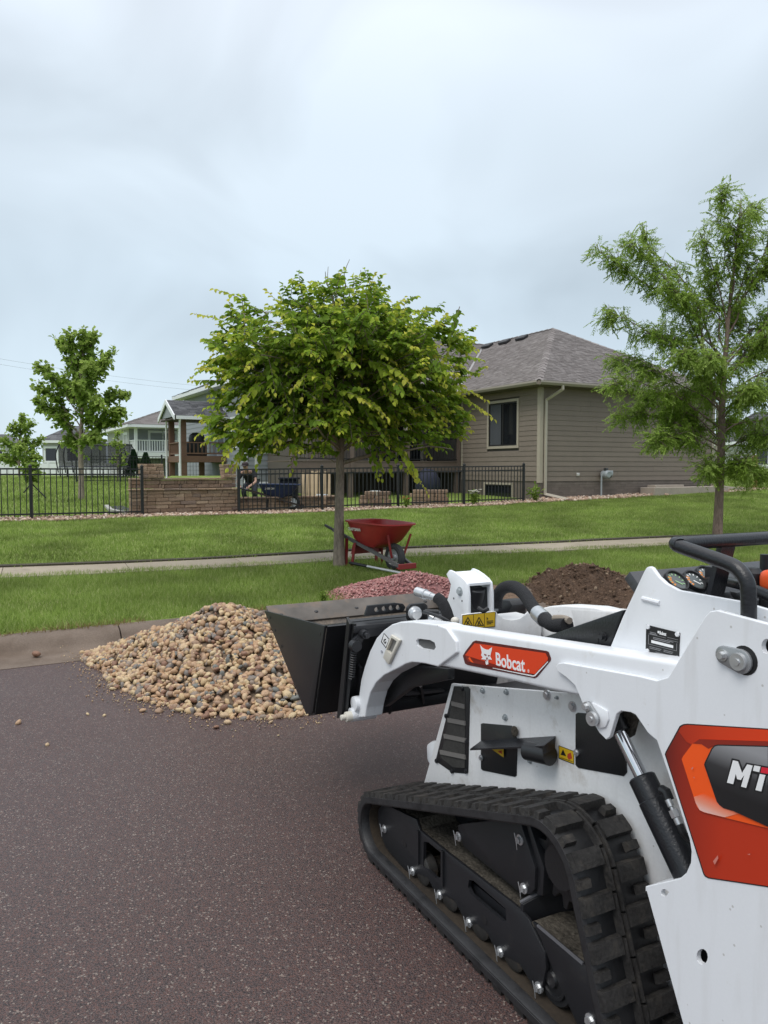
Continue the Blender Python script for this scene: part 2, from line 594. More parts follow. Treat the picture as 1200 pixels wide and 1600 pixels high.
def ok_upper(x, y, s_, d):
    wv = (x - WA.x) * WN.x + (y - WA.y) * WN.y
    edge = np.where(s_ < 15.8, BED0, FD - .15) + .07 * np.sin(s_ * 2.7) + .05 * np.sin(s_ * 7.1)
    return (wv > WW - .08) & (d < edge)
blades('grass', -5, 31, 2.2, FD, 360000, .032, .075, .016, ok_upper)
def ok_back(x, y, s_, d):
    return (d > BED1) & (s_ < 5.2 + .12 * (d - FD))
blades('grass', -22, 12, FD, 36, 120000, .05, .12, .034, ok_back)
def ok_right(x, y, s_, d):
    return s_ > 25.5
blades('grass', 24, 44, 8, 30, 60000, .05, .12, .034, ok_right)

M_straw = mat('dry_grass', (.3, .22, .1), rough=.85, spec=.1, attr=('ISLAND', [(0, (.20, .13, .065)), (.6, (.33, .25, .12)), (1, (.22, .24, .07))]), trans=.3)
_g = M_grass; M_grass = M_straw
blades('dry_grass', -2.5, 16, -.05, .16, 9000, .02, .06, .010, lambda x, y, s_, d: (np.sin(s_ * 3.1) + np.sin(s_ * 7.7) > -.4) & (d < .03 + .1 * np.abs(np.sin(s_ * 2.3))), .9)
M_grass = _g
# soil lip, darkened for its shading, where the upper lawn meets the walk
mb = MB()
for i in range(-8, 40):
    q = []
    for u, v in ((i * .8, WW - .03), (i * .8 + .8, WW - .03), (i * .8 + .8, WW + .10), (i * .8, WW + .10)):
        p_ = Vector((WA.x, WA.y, 0)) + WS * u + WN * (v + .012 * math.sin(u * 4.1)); q.append(gz(p_.x, p_.y, .045))
    mb.plate(q, (0, 0, -.05))
tag(mb.build('shaded_soil_edge', mat('edge_soil_shade', (.05, .042, .026), rough=1.0, var=.4, vscale=8), smooth=0), kind='structure')
# ------------------------------------------------------------------ stones: shared little meshes
def ico(seed, sub=2, rough_=.22):
    b = bmesh.new()
    bmesh.ops.create_icosphere(b, subdivisions=sub, radius=1.0)
    o = Vector((seed * 3.7, seed * 1.9, seed * .77))
    sc = Vector((1.0, rnd.uniform(.68, .92), rnd.uniform(.5, .75)))
    for v in b.verts:
        k = 1 + rough_ * mnoise.noise(v.co * 1.1 + o) * 1.6 + rough_ * .5 * mnoise.noise(v.co * 2.6 + o)
        v.co = Vector((v.co.x * sc.x, v.co.y * sc.y, v.co.z * sc.z)) * k
    vs_ = np.array([v.co[:] for v in b.verts], dtype=np.float32)
    fs_ = np.array([[v.index for v in f.verts] for f in b.faces], dtype=np.int32)
    b.free()
    return vs_, fs_
STONE = [ico(i + 1) for i in range(9)]
CHIP = [ico(i + 31, 1, .55) for i in range(9)]
RIVER = [(0.0, (.21, .11, .068)), (.10, (.37, .225, .122)), (.22, (.45, .315, .17)), (.34, (.29, .185, .118)), (.46, (.49, .37, .215)), (.58, (.17, .145, .125)),
         (.64, (.40, .255, .152)), (.75, (.235, .18, .138)), (.84, (.46, .325, .195)), (.95, (.14, .14, .125)), (1.0, (.53, .42, .28))]
M_river_o = mat('river_stone', (.3, .2, .1), rough=.62, var=.22, vscale=1.3, fine=.18, fscale=7, attr=('OBJECT', RIVER), bump=.25, bscale=5, bdist=.05)
M_river_i = mat('river_stone_heap', (.3, .2, .1), rough=.62, var=.2, vscale=30, fine=.15, fscale=160, attr=('ISLAND', RIVER), bump=.25, bscale=120, bdist=.004)
for m_ in (M_river_o, M_river_i):
    for n_ in m_.node_tree.nodes:
        if n_.type == 'VALTORGB': n_.color_ramp.interpolation = 'CONSTANT'
def rot_rand(n):
    q = nrg.normal(size=(n, 4)); q /= np.linalg.norm(q, axis=1)[:, None]
    w_, x, y, z = q.T
    return np.stack([np.stack([1 - 2 * (y * y + z * z), 2 * (x * y - z * w_), 2 * (x * z + y * w_)], 1),
                     np.stack([2 * (x * y + z * w_), 1 - 2 * (x * x + z * z), 2 * (y * z - x * w_)], 1),
                     np.stack([2 * (x * z - y * w_), 2 * (y * z + x * w_), 1 - 2 * (x * x + y * y)], 1)], 1)
def scatter_stones(name, pos, rad, protos, m, parent=None, smooth=True):
    pos = np.asarray(pos, dtype=np.float32); rad = np.asarray(rad, dtype=np.float32); n = len(pos)
    Rm = rot_rand(n); pick = nrg.integers(0, len(protos), n)
    V, F_, off = [], [], 0
    for k, (vs_, fs_) in enumerate(protos):
        ii = np.nonzero(pick == k)[0]
        if not len(ii): continue
        v = np.einsum('nij,vj->nvi', Rm[ii], vs_) * rad[ii][:, None, None] + pos[ii][:, None, :]
        V.append(v.reshape(-1, 3))
        F_.append((fs_[None] + (np.arange(len(ii)) * len(vs_))[:, None, None] + off).reshape(-1, 3))
        off += len(ii) * len(vs_)
    return tag(np_mesh(name, np.concatenate(V), np.concatenate(F_), m, parent, smooth=smooth), kind='stuff')
def heap(c, table, hp, n, r0, r1, pw=1.15, base=None, wob=.12):
    """points on a heap whose footprint radius is given per direction; returns positions, radii, height fn"""
    an = np.array([a for a, _ in table]); rr = np.array([r for _, r in table])
    def foot(th): return np.interp(th % (2 * math.pi), an, rr, period=2 * math.pi)
    def hgt(x, y):
        dx, dy = x - c.x, y - c.y
        ro = math.hypot(dx, dy) / foot(math.atan2(dy, dx))
        k = max(0.0, 1 - ro ** pw)
        k = k if ro > .18 else k - (.18 - ro) ** 2 * .8
        return hp * k * (1 + wob * mnoise.noise((x * 2.2, y * 2.2, 5.0 + c.x)) + wob * .6 * mnoise.noise((x * 5, y * 5, 1.0)))
    P, Q = [], []
    while len(P) < n:
        th = rnd.uniform(0, 2 * math.pi); ro = math.sqrt(rnd.random()) * 1.03
        f = foot(th)
        if rnd.random() > (f / rr.max()) ** 2: continue
        x, y = c.x + math.cos(th) * f * ro, c.y + math.sin(th) * f * ro
        g = base(x, y); r_ = rnd.uniform(r0, r1) * (1.0 if rnd.random() < .85 else 1.3)
        P.append((x, y, g + hgt(x, y) + r_ * rnd.uniform(-.25, .35))); Q.append(r_)
    return P, Q, hgt, foot
def base_road(x, y):
    d = sd_((x, y))[1]
    if d >= 0: return zfun(x, y)
    return float(np.interp(d, [p[0] for p in kprof[1:9]], [p[1] for p in kprof[1:9]]))
def core(name, c, hgt, foot, m, parent, base, sink=.02, rings=14, seg=40):
    vv, ff = [(0, 0, base(c.x, c.y) + hgt(c.x, c.y) - sink)], []
    for i in range(1, rings + 1):
        for k in range(seg):
            th = 2 * math.pi * k / seg; q = foot(th) * i / rings * 1.0
            x, y = c.x + math.cos(th) * q, c.y + math.sin(th) * q
            vv.append((x - c.x, y - c.y, base(x, y) + hgt(x, y) - sink))
    for k in range(seg): ff.append((0, 0, 1 + k, 1 + (k + 1) % seg))
    b = bmesh.new(); bv = [b.verts.new(v) for v in vv]
    for k in range(seg): b.faces.new((bv[0], bv[1 + k], bv[1 + (k + 1) % seg]))
    for i in range(rings - 1):
        for k in range(seg):
            a = 1 + i * seg; b.faces.new((bv[a + k], bv[a + seg + k], bv[a + seg + (k + 1) % seg], bv[a + (k + 1) % seg]))
    me = bpy.data.meshes.new(name); b.to_mesh(me); b.free()
    me.materials.append(m); me.polygons.foreach_set('use_smooth', [True] * len(me.polygons))
    return link(bpy.data.objects.new(name, me), parent)
def foot_table(c, pts, back):
    T = []
    for px, py in pts:
        p = PZ(px, py, 0.01); T.append((math.atan2(p.y - c.y, p.x - c.x) % (2 * math.pi), math.hypot(p.x - c.x, p.y - c.y)))
    return sorted(T + [(R(a), r) for a, r in back])

# river rock pile
tab = foot_table(PILE, [(134, 1022), (170, 1050), (205, 1078), (260, 1098), (317, 1114), (417, 1119), (474, 1113)], [(0, .85), (40, .95), (75, .95), (110, 1.0), (140, 1.2), (335, .80)])
pp, pr, ph, pf = heap(PILE, tab, .545, 5200, .0148, .0300, 1.05, base_road)
rp = thing('rock_pile', 'heap of rounded tan and brown river rock on the road edge', 'rock pile', (PILE.x, PILE.y, 0))
core('mound', PILE, ph, pf, mat('pile_core', (.17, .12, .08), rough=.9, var=.3, vscale=20, fine=.4, fscale=60), rp, base_road, .03)
order = sorted(range(len(pp)), key=lambda i: -(pr[i] / math.hypot(pp[i][0], pp[i][1])) + (0 if pp[i][1] < PILE.y + .12 and pp[i][0] < -.35 + .1 * pp[i][1] else 9))
near, rest = order[:300], order[300:]
st_me = []
for vs_, fs_ in STONE:
    me = bpy.data.meshes.new('stone'); me.from_pydata([tuple(v) for v in vs_], [], [tuple(f) for f in fs_]); me.materials.append(M_river_o)
    me.polygons.foreach_set('use_smooth', [True] * len(me.polygons)); st_me.append(me)
def stone_obj(p, r_, parent=None, name='stone'):
    o = bpy.data.objects.new(name, st_me[rnd.randrange(len(st_me))])
    o.location = p; o.scale = (r_, r_, r_); o.rotation_euler = (rnd.uniform(-.5, .5), rnd.uniform(-.5, .5), rnd.uniform(0, 6.3))
    return link(o, parent)
for i in near:
    stone_obj((pp[i][0] - PILE.x, pp[i][1] - PILE.y, pp[i][2]), pr[i], rp)
o = scatter_stones('stones', [(pp[i][0] - PILE.x, pp[i][1] - PILE.y, pp[i][2]) for i in rest], [pr[i] for i in rest], STONE, M_river_i, rp)

gp_, gr_ = [], []
for i in range(900):
    th = rnd.uniform(R(150), R(330)); q = pf(th) * (1 + abs(rnd.gauss(0, .13)))
    x, y = PILE.x + math.cos(th) * q, PILE.y + math.sin(th) * q
    r_ = rnd.uniform(.002, .0075); gp_.append((x - PILE.x, y - PILE.y, base_road(x, y) + r_ * .3)); gr_.append(r_)
scatter_stones('grit', gp_, gr_, CHIP, M_river_i, rp, smooth=False)
# pink gravel pile
tabp = [(R(a), r) for a, r in ((0, 1.05), (45, .8), (90, .7), (135, .8), (180, .98), (215, .95), (270, .9), (320, 1.0))]
pp2, pr2, ph2, pf2 = heap(PINK, tabp, .235, 5200, .010, .019, 1.25, base_road, .1)
PINKS = [(0.0, (.25, .10, .095)), (.3, (.36, .155, .145)), (.55, (.44, .22, .20)), (.75, (.30, .12, .12)), (.9, (.50, .31, .28)), (1.0, (.22, .10, .10))]
M_pink = mat('pink_gravel', (.4, .2, .2), rough=.7, attr=('ISLAND', PINKS), fine=.15, fscale=150)
gp = thing('gravel_pile', 'low heap of crushed pink stone chips by the kerb', 'gravel pile', (PINK.x, PINK.y, 0))
core('mound', PINK, ph2, pf2, mat('pink_core', (.22, .10, .095), rough=.9, var=.3, vscale=25, fine=.4, fscale=80), gp, base_road, .012)
scatter_stones('gravel', [(a - PINK.x, b_ - PINK.y, c_) for a, b_, c_ in pp2], pr2, CHIP, M_pink, gp, smooth=False)

# dirt pile
M_dirt = mat('soil', (.088, .056, .038), rough=.95, var=.4, vscale=9, fine=.35, fscale=50, bump=1.0, bscale=35, bdist=.05, spec=.2)
tabd = [(R(a), r) for a, r in ((0, .85), (45, .7), (90, .6), (135, .7), (180, .92), (225, .95), (270, .9), (320, .95))]
dpile = thing('dirt_pile', 'heap of dark brown clumpy soil on the kerb beyond the loader', 'dirt pile', (DIRT.x, DIRT.y, 0))
ad_, rd_ = np.array([a for a, _ in tabd]), np.array([r for _, r in tabd])
def dfoot(th): return np.interp(th % (2 * math.pi), ad_, rd_, period=2 * math.pi)
def dh(x, y):
    dx, dy = x - DIRT.x, y - DIRT.y
    ro = math.hypot(dx, dy) / dfoot(math.atan2(dy, dx))
    k = max(0, 1 - ro ** 1.9)
    q = (x * 3.2, y * 3.2, 2.2)
    return .225 * k * (1 + .22 * mnoise.noise(q)) + (.07 * mnoise.noise((x * 5, y * 5, 0)) + .06 * mnoise.noise((x * 14, y * 14, 7)) + .03 * mnoise.noise((x * 30, y * 30, 7))) * min(1, k * 3)
core('mound', DIRT, dh, dfoot, M_dirt, dpile, base_road, .0, 46, 110)
cp, cr_ = [], []
for i in range(700):
    th = rnd.uniform(0, 6.283); q = dfoot(th) * math.sqrt(rnd.random()) * 1.08
    x, y = DIRT.x + math.cos(th) * q, DIRT.y + math.sin(th) * q
    r_ = rnd.uniform(.008, .03) * (1.6 if rnd.random() < .1 else 1)
    cp.append((x - DIRT.x, y - DIRT.y, base_road(x, y) + max(0, dh(x, y)) + r_ * .2)); cr_.append(r_)
M_clod = mat('soil_clods', (.1, .06, .036), rough=.95, attr=('ISLAND', [(0, (.062, .039, .026)), (.5, (.11, .070, .046)), (.92, (.16, .108, .074)), (1.0, (.26, .2, .14))]), fine=.3, fscale=60, spec=.2)
scatter_stones('clods', cp, cr_, CHIP, M_clod, dpile, smooth=False)
# muddy film left on kerb and gutter by the piles
mb = MB()
for s0, s1, d0, d1 in ((3.9, 5.6, -.5, .3), (7.0, 11.0, -.6, .25)):
    nx, ny = 24, 10
    g = {}
    for i in range(nx + 1):
        for j in range(ny + 1):
            s_ = s0 + (s1 - s0) * i / nx; d_ = d0 + (d1 - d0) * j / ny
            e = min(i, nx - i, 6) / 6 * min(j, ny - j, 3) / 3
            p = XY(s_, d_)
            z = base_road(p.x, p.y) - .008 + .035 * min(1, e) * (.6 + .8 * mnoise.noise((p.x * 2.5, p.y * 2.5, 0)) + .3 * mnoise.noise((p.x * 9, p.y * 9, 0)))
            g[(i, j)] = mb.bm.verts.new((p.x, p.y, z))
    for i in range(nx):
        for j in range(ny):
            mb.bm.faces.new((g[(i, j)], g[(i + 1, j)], g[(i + 1, j + 1)], g[(i, j + 1)]))
tag(mb.build('dirt', mat('smeared_soil', (.15, .098, .064), rough=.95, var=.35, vscale=6, fine=.35, fscale=50, bump=.8, bscale=50, bdist=.02), smooth=180), kind='stuff')

# stray stones on asphalt and in the gutter
o = stone_obj(PZ(57, 1025, .02) + Vector((0, 0, .018)), .040); tag(o, 'single tan stone lying alone in the concrete gutter', 'stone')
o.name = 'loose_stone'
for px, py, r_, lab in ((29, 1131, .022, 'flat brown stone alone on the asphalt farthest from the rock pile'),):
    o = stone_obj(PZ(px, py, 0) + Vector((0, 0, r_ * .45)), r_, None, 'loose_stone'); tag(o, lab, 'stone')
for px, py, r_ in ((152, 1033, .02), (176, 1078, .022), (182, 1076, .026), (195, 1074, .03), (219, 1095, .024), (223, 1112, .022), (249, 1113, .026), (250, 1100, .02), (281, 1112, .026),
                   (248, 1105, .018), (270, 1113, .018), (322, 1122, .03), (338, 1138, .02), (356, 1131, .024), (137, 1117, .014), (163, 1119, .012), (155, 1072, .014), (74, 1165, .013), (423, 1130, .016), (404, 1125, .014), (240, 1100, .02)):
    o = stone_obj(PZ(px, py, 0) + Vector((0, 0, r_ * .45)), r_, None, 'loose_stone')
    tag(o, 'small loose stone on the asphalt in front of the rock pile', 'stone', 'loose stones around the foot of the rock pile')

# stone bed along the fence and the house
M_bed = mat('bed_stone', (.4, .3, .25), rough=.75, attr=('ISLAND', [(0, (.16, .10, .07)), (.2, (.36, .23, .16)), (.4, (.46, .33, .235)), (.6, (.26, .165, .12)), (.8, (.54, .42, .32)), (1, (.60, .52, .43))]), fine=.1, fscale=60)
M_bedb = mat('bed_soil', (.20, .14, .11), rough=.95, var=.3, vscale=3, fine=.4, fscale=30)
def bed(s0, s1, dfa, dfb, n, r0, r1, name='gravel'):
    mb = MB(); m_ = 40
    for i in range(m_):
        a, b_ = s0 + (s1 - s0) * i / m_, s0 + (s1 - s0) * (i + 1) / m_
        q = [XY(a, dfa(a)), XY(b_, dfa(b_)), XY(b_, dfb(b_)), XY(a, dfb(a))]
        mb.poly([gz(p.x, p.y, .006) for p in q])
    tag(mb.build('planting_bed', M_bedb, smooth=180), kind='structure')
    P, Q = [], []
    for i in range(n):
        s_ = rnd.uniform(s0, s1); d_ = rnd.uniform(dfa(s_), dfb(s_)); r_ = rnd.uniform(r0, r1); p = XY(s_, d_)
        P.append((p.x, p.y, zfun(p.x, p.y) + r_ * .35)); Q.append(r_)
    scatter_stones(name, P, Q, CHIP, M_bed)
bed(-6, 15.6, lambda s_: BED0 + .06 * math.sin(s_ * 2.7), lambda s_: BED1 + .1, 4200, .022, .05)
sH, dH = sd_(HC)
bed(sH - .3, sH + 5.4, lambda s_: dH - .75 + .05 * math.sin(s_ * 3), lambda s_: dH - .02, 1100, .035, .085)
bed(sH + 7.6, sH + 10.2, lambda s_: dH - .9, lambda s_: dH + .5, 500, .03, .06)
# ================================================================== FENCE, WALL, HOUSES
M_blk = mat('fence_black', (.012, .012, .013), rough=.42, spec=.5)
def at_s(px, d):
    """s where picture column px meets the line at distance d from the kerb"""
    k = (px - 600) / 1200.0
    b0 = XY(0, d)
    return (k * b0.y - b0.x) / (S.x - k * S.y)
FH = 1.10
def fence_run(label, s0, s1, posts, d=FD, h=FH, pitch=.118, name='metal_fence', group=None):
    a = XY(s0, d)
    f = thing(name, label, 'fence', gz(a.x, a.y), 0, group)
    def lp(s_, z):
        p = XY(s_, d); return Vector((p.x - a.x, p.y - a.y, zl(s_) + z - f.location.z))
    def zl(s_):
        p0, p1 = XY(s0, d), XY(s1, d)
        return zfun(p0.x, p0.y) + (zfun(p1.x, p1.y) - zfun(p0.x, p0.y)) * (s_ - s0) / (s1 - s0)
    for z in (h - .02, h - .14, .10):
        m = MB(); m.bar(lp(s0, z), lp(s1, z), .028, .034); m.build('rail', M_blk, f, smooth=0)
    me = MB(); me.box((0, 0, (h + .04) / 2), (.018, .018, h - .06)); pm = me.mesh('picket', M_blk, 0)
    n = int((s1 - s0) / pitch)
    az = math.atan2(S.y, S.x)
    for i in range(1, n):
        s_ = s0 + (s1 - s0) * i / n
        if any(abs(s_ - q) < .05 for q in posts): continue
        o = bpy.data.objects.new('picket', pm); o.location = lp(s_, 0); o.rotation_euler = (0, 0, az); link(o, f)
    me = MB(); me.box((0, 0, (h + .04) / 2 - .03), (.062, .062, h + .10)); me.box((0, 0, h + .045), (.074, .074, .022)); me.bevel(.004, 1)
    me.cyl((0, 0, h + .05), (0, 0, h + .085), .03, .012, 8)
    qm = me.mesh('post', M_blk, 0)
    for q in posts:
        o = bpy.data.objects.new('post', qm); o.location = lp(q, 0); o.rotation_euler = (0, 0, az); link(o, f)
    return f
sL0, sLp, sL1 = at_s(-70, FD), at_s(48, FD), at_s(222, FD)
fence_run('black metal picket fence in front of the open lawn', sL0, sL1, [sLp, sL1])
sR = [at_s(x, FD) for x in (373, 503, 622, 725, 818)]
fence_run('black metal picket fence between the stone wall and the brown house', sR[0], sR[-1], sR)

M_white_e = mat('pale_edging', (.36, .35, .32), rough=.7)
# ------------------------------------------------------------------ block retaining wall
WALLC = [(0, (.20, .13, .085)), (.2, (.27, .18, .12)), (.4, (.235, .165, .115)), (.6, (.32, .22, .145)), (.8, (.17, .12, .095)), (1, (.37, .265, .18))]
M_block = mat('wall_block', (.3, .2, .14), rough=.9, attr=('OBJECT', WALLC), var=.2, vscale=9, fine=.25, fscale=60, bump=.9, bscale=45, bdist=.02)
rw = thing('retaining_wall', 'tan and brown block retaining wall with two raised end piers and set back upper tier', 'wall', XY(0, 0))
rw.location = XY(at_s(222, FD + .2), FD + .2); rw.location.z = zfun(rw.location.x, rw.location.y)
RWz = rw.location.z
blk_cache = {}
def block(s_, d, z, ln, ht, dp, parent=rw, jit=.008):
    key = (round(ln, 2), round(ht, 3), round(dp, 2), rnd.randrange(3))
    if key not in blk_cache:
        m = MB(); m.box((0, 0, 0), (ln - .008, dp, ht - .006)); m.bevel(.008, 1)
        for v in m.bm.verts: v.co += Vector((rnd.uniform(-1, 1), rnd.uniform(-1, 1), rnd.uniform(-1, 1))) * .004
        blk_cache[key] = m.mesh('block', M_block, 0)
    o = bpy.data.objects.new('block', blk_cache[key])
    p = XY(s_ + ln / 2, d + dp / 2 - rnd.uniform(0, jit * 2))
    o.location = (p.x - parent.location.x, p.y - parent.location.y, z + ht / 2)
    o.rotation_euler = (0, 0, math.atan2(S.y, S.x) + rnd.uniform(-.01, .01))
    link(o, parent)
    return o
def course(s0, s1, d, z, ht, dp=.22, lens=(.2, .3, .38)):
    s_ = s0
    while s_ < s1 - .05:
        ln = min(rnd.choice(lens), s1 - s_)
        if s1 - s_ - ln < .08: ln = s1 - s_
        block(s_, d, z, round(ln, 2), ht, dp); s_ += round(ln, 2)
s0w, s1w, s2w = at_s(203, FD + .25), at_s(374, FD + .25), at_s(545, FD + .25)
CH = .085
for k in range(7):
    course(s0w, s1w, FD + .22, k * CH - .03, CH)
course(s0w - .02, s1w, FD + .19, 7 * CH - .03, .045, .27, (.4, .45))
ZT = 7 * CH + .015
for k in range(2):
    course(s0w + .05, s1w, FD + .52, ZT + k * .10, .10, .2, (.07, .09, .3, .07, .35))
course(s0w + .05, s1w, FD + .48, ZT + .20, .05, .28, (.45, .5))
for a, b_ in ((s0w + .3, at_s(257, FD + .5)), (at_s(349, FD + .5), s1w)):
    for k in range(4):
        course(a, b_, FD + .46 + .03 * k, ZT + .25 + k * CH, CH, .3, (.16, .22))
# wall goes on lower behind the fence
for k in range(4):
    course(s1w + .01, s2w, FD + .62, k * CH - .03, CH, .22)
course(s1w + .01, s2w, FD + .58, 4 * CH - .03, .05, .28, (.4, .45))
m = MB(); a, b_ = XY(s0w + .06, FD + .58), XY(s1w - .02, FD + .58)
for k in ():
    pass
# raised soil behind the wall
mb = MB()
rz = RWz + ZT + .12
q = [XY(at_s(240, FD + .8), FD + .8, rz), XY(s1w - .05, FD + .8, rz), XY(at_s(362, FD + 10), FD + 10, rz + .1), XY(at_s(268, FD + 10), FD + 10, rz + .1)]
mb.plate(q, (0, 0, -.5)); tag(mb.build('raised_lawn', M_turf, smooth=0), kind='structure')
# weed fabric and pale edging left of the wall
mb = MB(); mb.plate([gz(*XY(at_s(x, FD + d_), FD + d_).xy[:], .035) for x, d_ in ((176, .9), (200, .55), (203, 1.5), (190, 2.6), (170, 2.4))], (0, 0, -.03))
tag(mb.build('weed_fabric', mat('fabric_black', (.025, .027, .032), rough=.8), smooth=0), 'patch of dark weed fabric on the ground beside the end of the block wall', 'fabric')
mb = MB(); pts = [gz(*XY(at_s(x, FD + d_), FD + d_).xy[:], .05) for x, d_ in ((200, .42), (186, .62), (172, 1.2), (166, 2.4))]
for a_, b_ in zip(pts, pts[1:]): mb.bar(a_, b_, .10, .06)
tag(mb.build('edging', M_white_e, smooth=0), 'pale edging strip bordering the dark weed fabric', 'edging')
# flat stones lying at the foot
FLAG = mat('flagstone', (.36, .25, .17), rough=.85, var=.25, vscale=6, fine=.2, fscale=50, objr=.25, bump=.5, bscale=40)
def slab_stone(px, py, w_, h_, dp, lab, rz_=.0, dz=0.0, name='flagstone', cat='stone', m_=None):
    p = PG(px, py)
    mb = MB(); n = 7
    pts = [Vector((math.cos(2 * math.pi * k / n + .3) * w_ / 2 * rnd.uniform(.8, 1.1), math.sin(2 * math.pi * k / n + .3) * dp / 2 * rnd.uniform(.8, 1.1), 0)) for k in range(n)]
    mb.plate(pts, (0, 0, h_), bevel=.008, segs=1)
    o = mb.build(name, m_ or FLAG, smooth=30); o.location = p + Vector((0, 0, dz)); o.rotation_euler = (0, 0, rz_)
    return tag(o, lab, cat)
slab_stone(278, 801, .40, .07, .3, 'flat tan flagstone lying at the foot of the block wall', .4)
slab_stone(312, 798, .36, .10, .3, 'thicker brown flagstone beside the other at the wall foot', .5)

# ------------------------------------------------------------------ building helpers
BRN = (.205, .166, .133)
M_side = mat('brown_siding', BRN, rough=.72, var=.05, vscale=3, fine=.06, fscale=60, objr=.05, bump=.1, bscale=60)
M_trim = mat('tan_trim', (.40, .35, .275), rough=.6, var=.04, vscale=4)
M_fnd = mat('brown_foundation', (.145, .118, .098), rough=.85, isl=.12, var=.1, vscale=6, fine=.12, fscale=50, bump=.5, bscale=25)
M_glass = mat('window_glass', (.012, .014, .017), rough=.06, spec=.6)
M_wfr = mat('dark_window_frame', (.02, .019, .018), rough=.4)
M_wood = mat('brown_wood', (.155, .085, .055), rough=.75, var=.2, vscale=6, stretch=(1, 1, 8), fine=.15, fscale=40)
M_deckb = mat('deck_brown', (.145, .105, .085), rough=.7, var=.1, vscale=5)
M_white = mat('white_vinyl', (.72, .73, .74), rough=.45)
M_dark = mat('dark_recess', (.03, .028, .026), rough=.9)
SH = [(0, (.165, .146, .138)), (.25, (.205, .183, .175)), (.5, (.235, .212, .203)), (.75, (.185, .165, .157)), (1, (.27, .245, .235))]
M_sh = mat('brown_shingles', (.17, .15, .14), rough=.93, attr=('ISLAND', SH), fine=.2, fscale=30, spec=.2)
SHG = [(0, (.085, .085, .09)), (.5, (.125, .125, .132)), (1, (.165, .165, .172))]
M_shg = mat('grey_shingles', (.12, .12, .12), rough=.93, attr=('ISLAND', SHG), fine=.2, fscale=20, spec=.2)
def wall_mtx(a, b):
    x = (b - a); x.z = 0; x.normalize(); return x, Vector((x.y, -x.x, 0))    # along, outward (to the right of a->b)
def siding(parent, a, b, z0, z1, ex, m, openings=(), nout=None, pieces=True, name='siding_board', maxlen=3.66, lip=.026):
    """lap boards on the wall a->b; openings (u0,u1,z0,z1) in wall coordinates"""
    a, b = Vector(a), Vector(b); a.z = b.z = 0
    x = (b - a); ln = x.length; x.normalize()
    o_ = Vector((x.y, -x.x, 0)) if nout is None else nout
    root = parent.location if parent.parent is None else parent.parent.location
    z = z0; row = 0; joined = MB()
    while z < z1 - .02:
        zt = min(z + ex, z1); cuts = [(0.0, ln)]
        for (u0, u1, w0, w1) in openings:
            if w0 < zt - .01 and w1 > z + .01:
                new = []
                for c0, c1 in cuts:
                    if u1 <= c0 or u0 >= c1: new.append((c0, c1)); continue
                    if u0 > c0: new.append((c0, u0))
                    if u1 < c1: new.append((u1, c1))
                cuts = new
        for c0, c1 in cuts:
            u = c0; first = True
            while u < c1 - .02:
                L_ = (maxlen * (.35 + .65 * ((row * 37 + 11) % 17) / 17.0)) if first else maxlen
                first = False
                e = min(u + L_, c1)
                if c1 - e < min(.3, maxlen * .4): e = c1
                p0 = a + x * (u + .0015); p1 = a + x * (e - .0015)
                mb = MB() if pieces else joined
                vs_ = []
                for p in (p0, p1):
                    vs_ += [mb.bm.verts.new(p - root + o_ * t_ + Vector((0, 0, zz))) for t_, zz in ((0.0, z), (lip, z), (lip * .38, zt + lip * .7), (0.0, zt + lip * .7))]
                for q in ((0, 1, 5, 4), (1, 2, 6, 5), (2, 3, 7, 6), (0, 3, 2, 1), (4, 5, 6, 7)):
                    mb.bm.faces.new([vs_[k] for k in q])
                if pieces:
                    mb.build(name, m, parent, smooth=0)
                u = e
        z += ex; row += 1
    if not pieces:
        tag(joined.build(name if name != 'siding_board' else 'siding', m, parent, smooth=0), kind='stuff')
def shingles(parent, ea, eb, tb, ta, m, ex=.14, tw=(.10, .24), name='shingles'):
    """tabs over the roof face eave a, eave b, top b, top a (world points)"""
    ea, eb, tb, ta = (Vector(q) for q in (ea, eb, tb, ta))
    root = parent.location
    nrm = (eb - ea).cross(ta - ea if (ta - ea).length > .01 else tb - ea).normalized()
    if nrm.z < 0: nrm = -nrm
    sl = ((ta + tb) / 2 - (ea + eb) / 2)
    ax = (eb - ea).normalized()
    up = sl - ax * sl.dot(ax)
    rows = max(2, int(up.length / ex))
    V, F_ = [], []
    for r_ in range(rows):
        f0, f1 = r_ / rows, (r_ + 1.25) / rows
        f1 = min(f1, 1.0)
        l0, r0 = ea.lerp(ta, f0), eb.lerp(tb, f0)
        l1, r1 = ea.lerp(ta, f1), eb.lerp(tb, f1)
        L0 = (r0 - l0).dot(ax)
        if L0 < .05: continue
        u = -rnd.uniform(0, tw[1])
        while u < L0:
            wd = rnd.uniform(*tw); u0, u1 = max(u, 0), min(u + wd - .008, L0)
            u += wd
            if u1 - u0 < .02: continue
            h_ = rnd.choice((.006, .012, .018)); dn = up.normalized() * (rnd.choice((0, 0, .02)))
            k = (l1 - l0).dot(ax); L1 = (r1 - l1).dot(ax)
            a0 = l0 + ax * u0 - dn; a1 = l0 + ax * u1 - dn
            t0 = l1 + ax * min(max(u0 - k, 0), max(L1, 0)); t1 = l1 + ax * min(max(u1 - k, 0), max(L1, 0))
            b0 = len(V)
            V += [a0 + nrm * h_, a1 + nrm * h_, t1 + nrm * .004, t0 + nrm * .004, a0 - nrm * .004, a1 - nrm * .004]
            F_ += [(b0, b0 + 1, b0 + 2, b0 + 3), (b0 + 4, b0 + 5, b0 + 1, b0)]
    V = np.array([(v - root)[:] for v in V])
    return tag(np_mesh(name, V, F_, m, parent), kind='stuff')
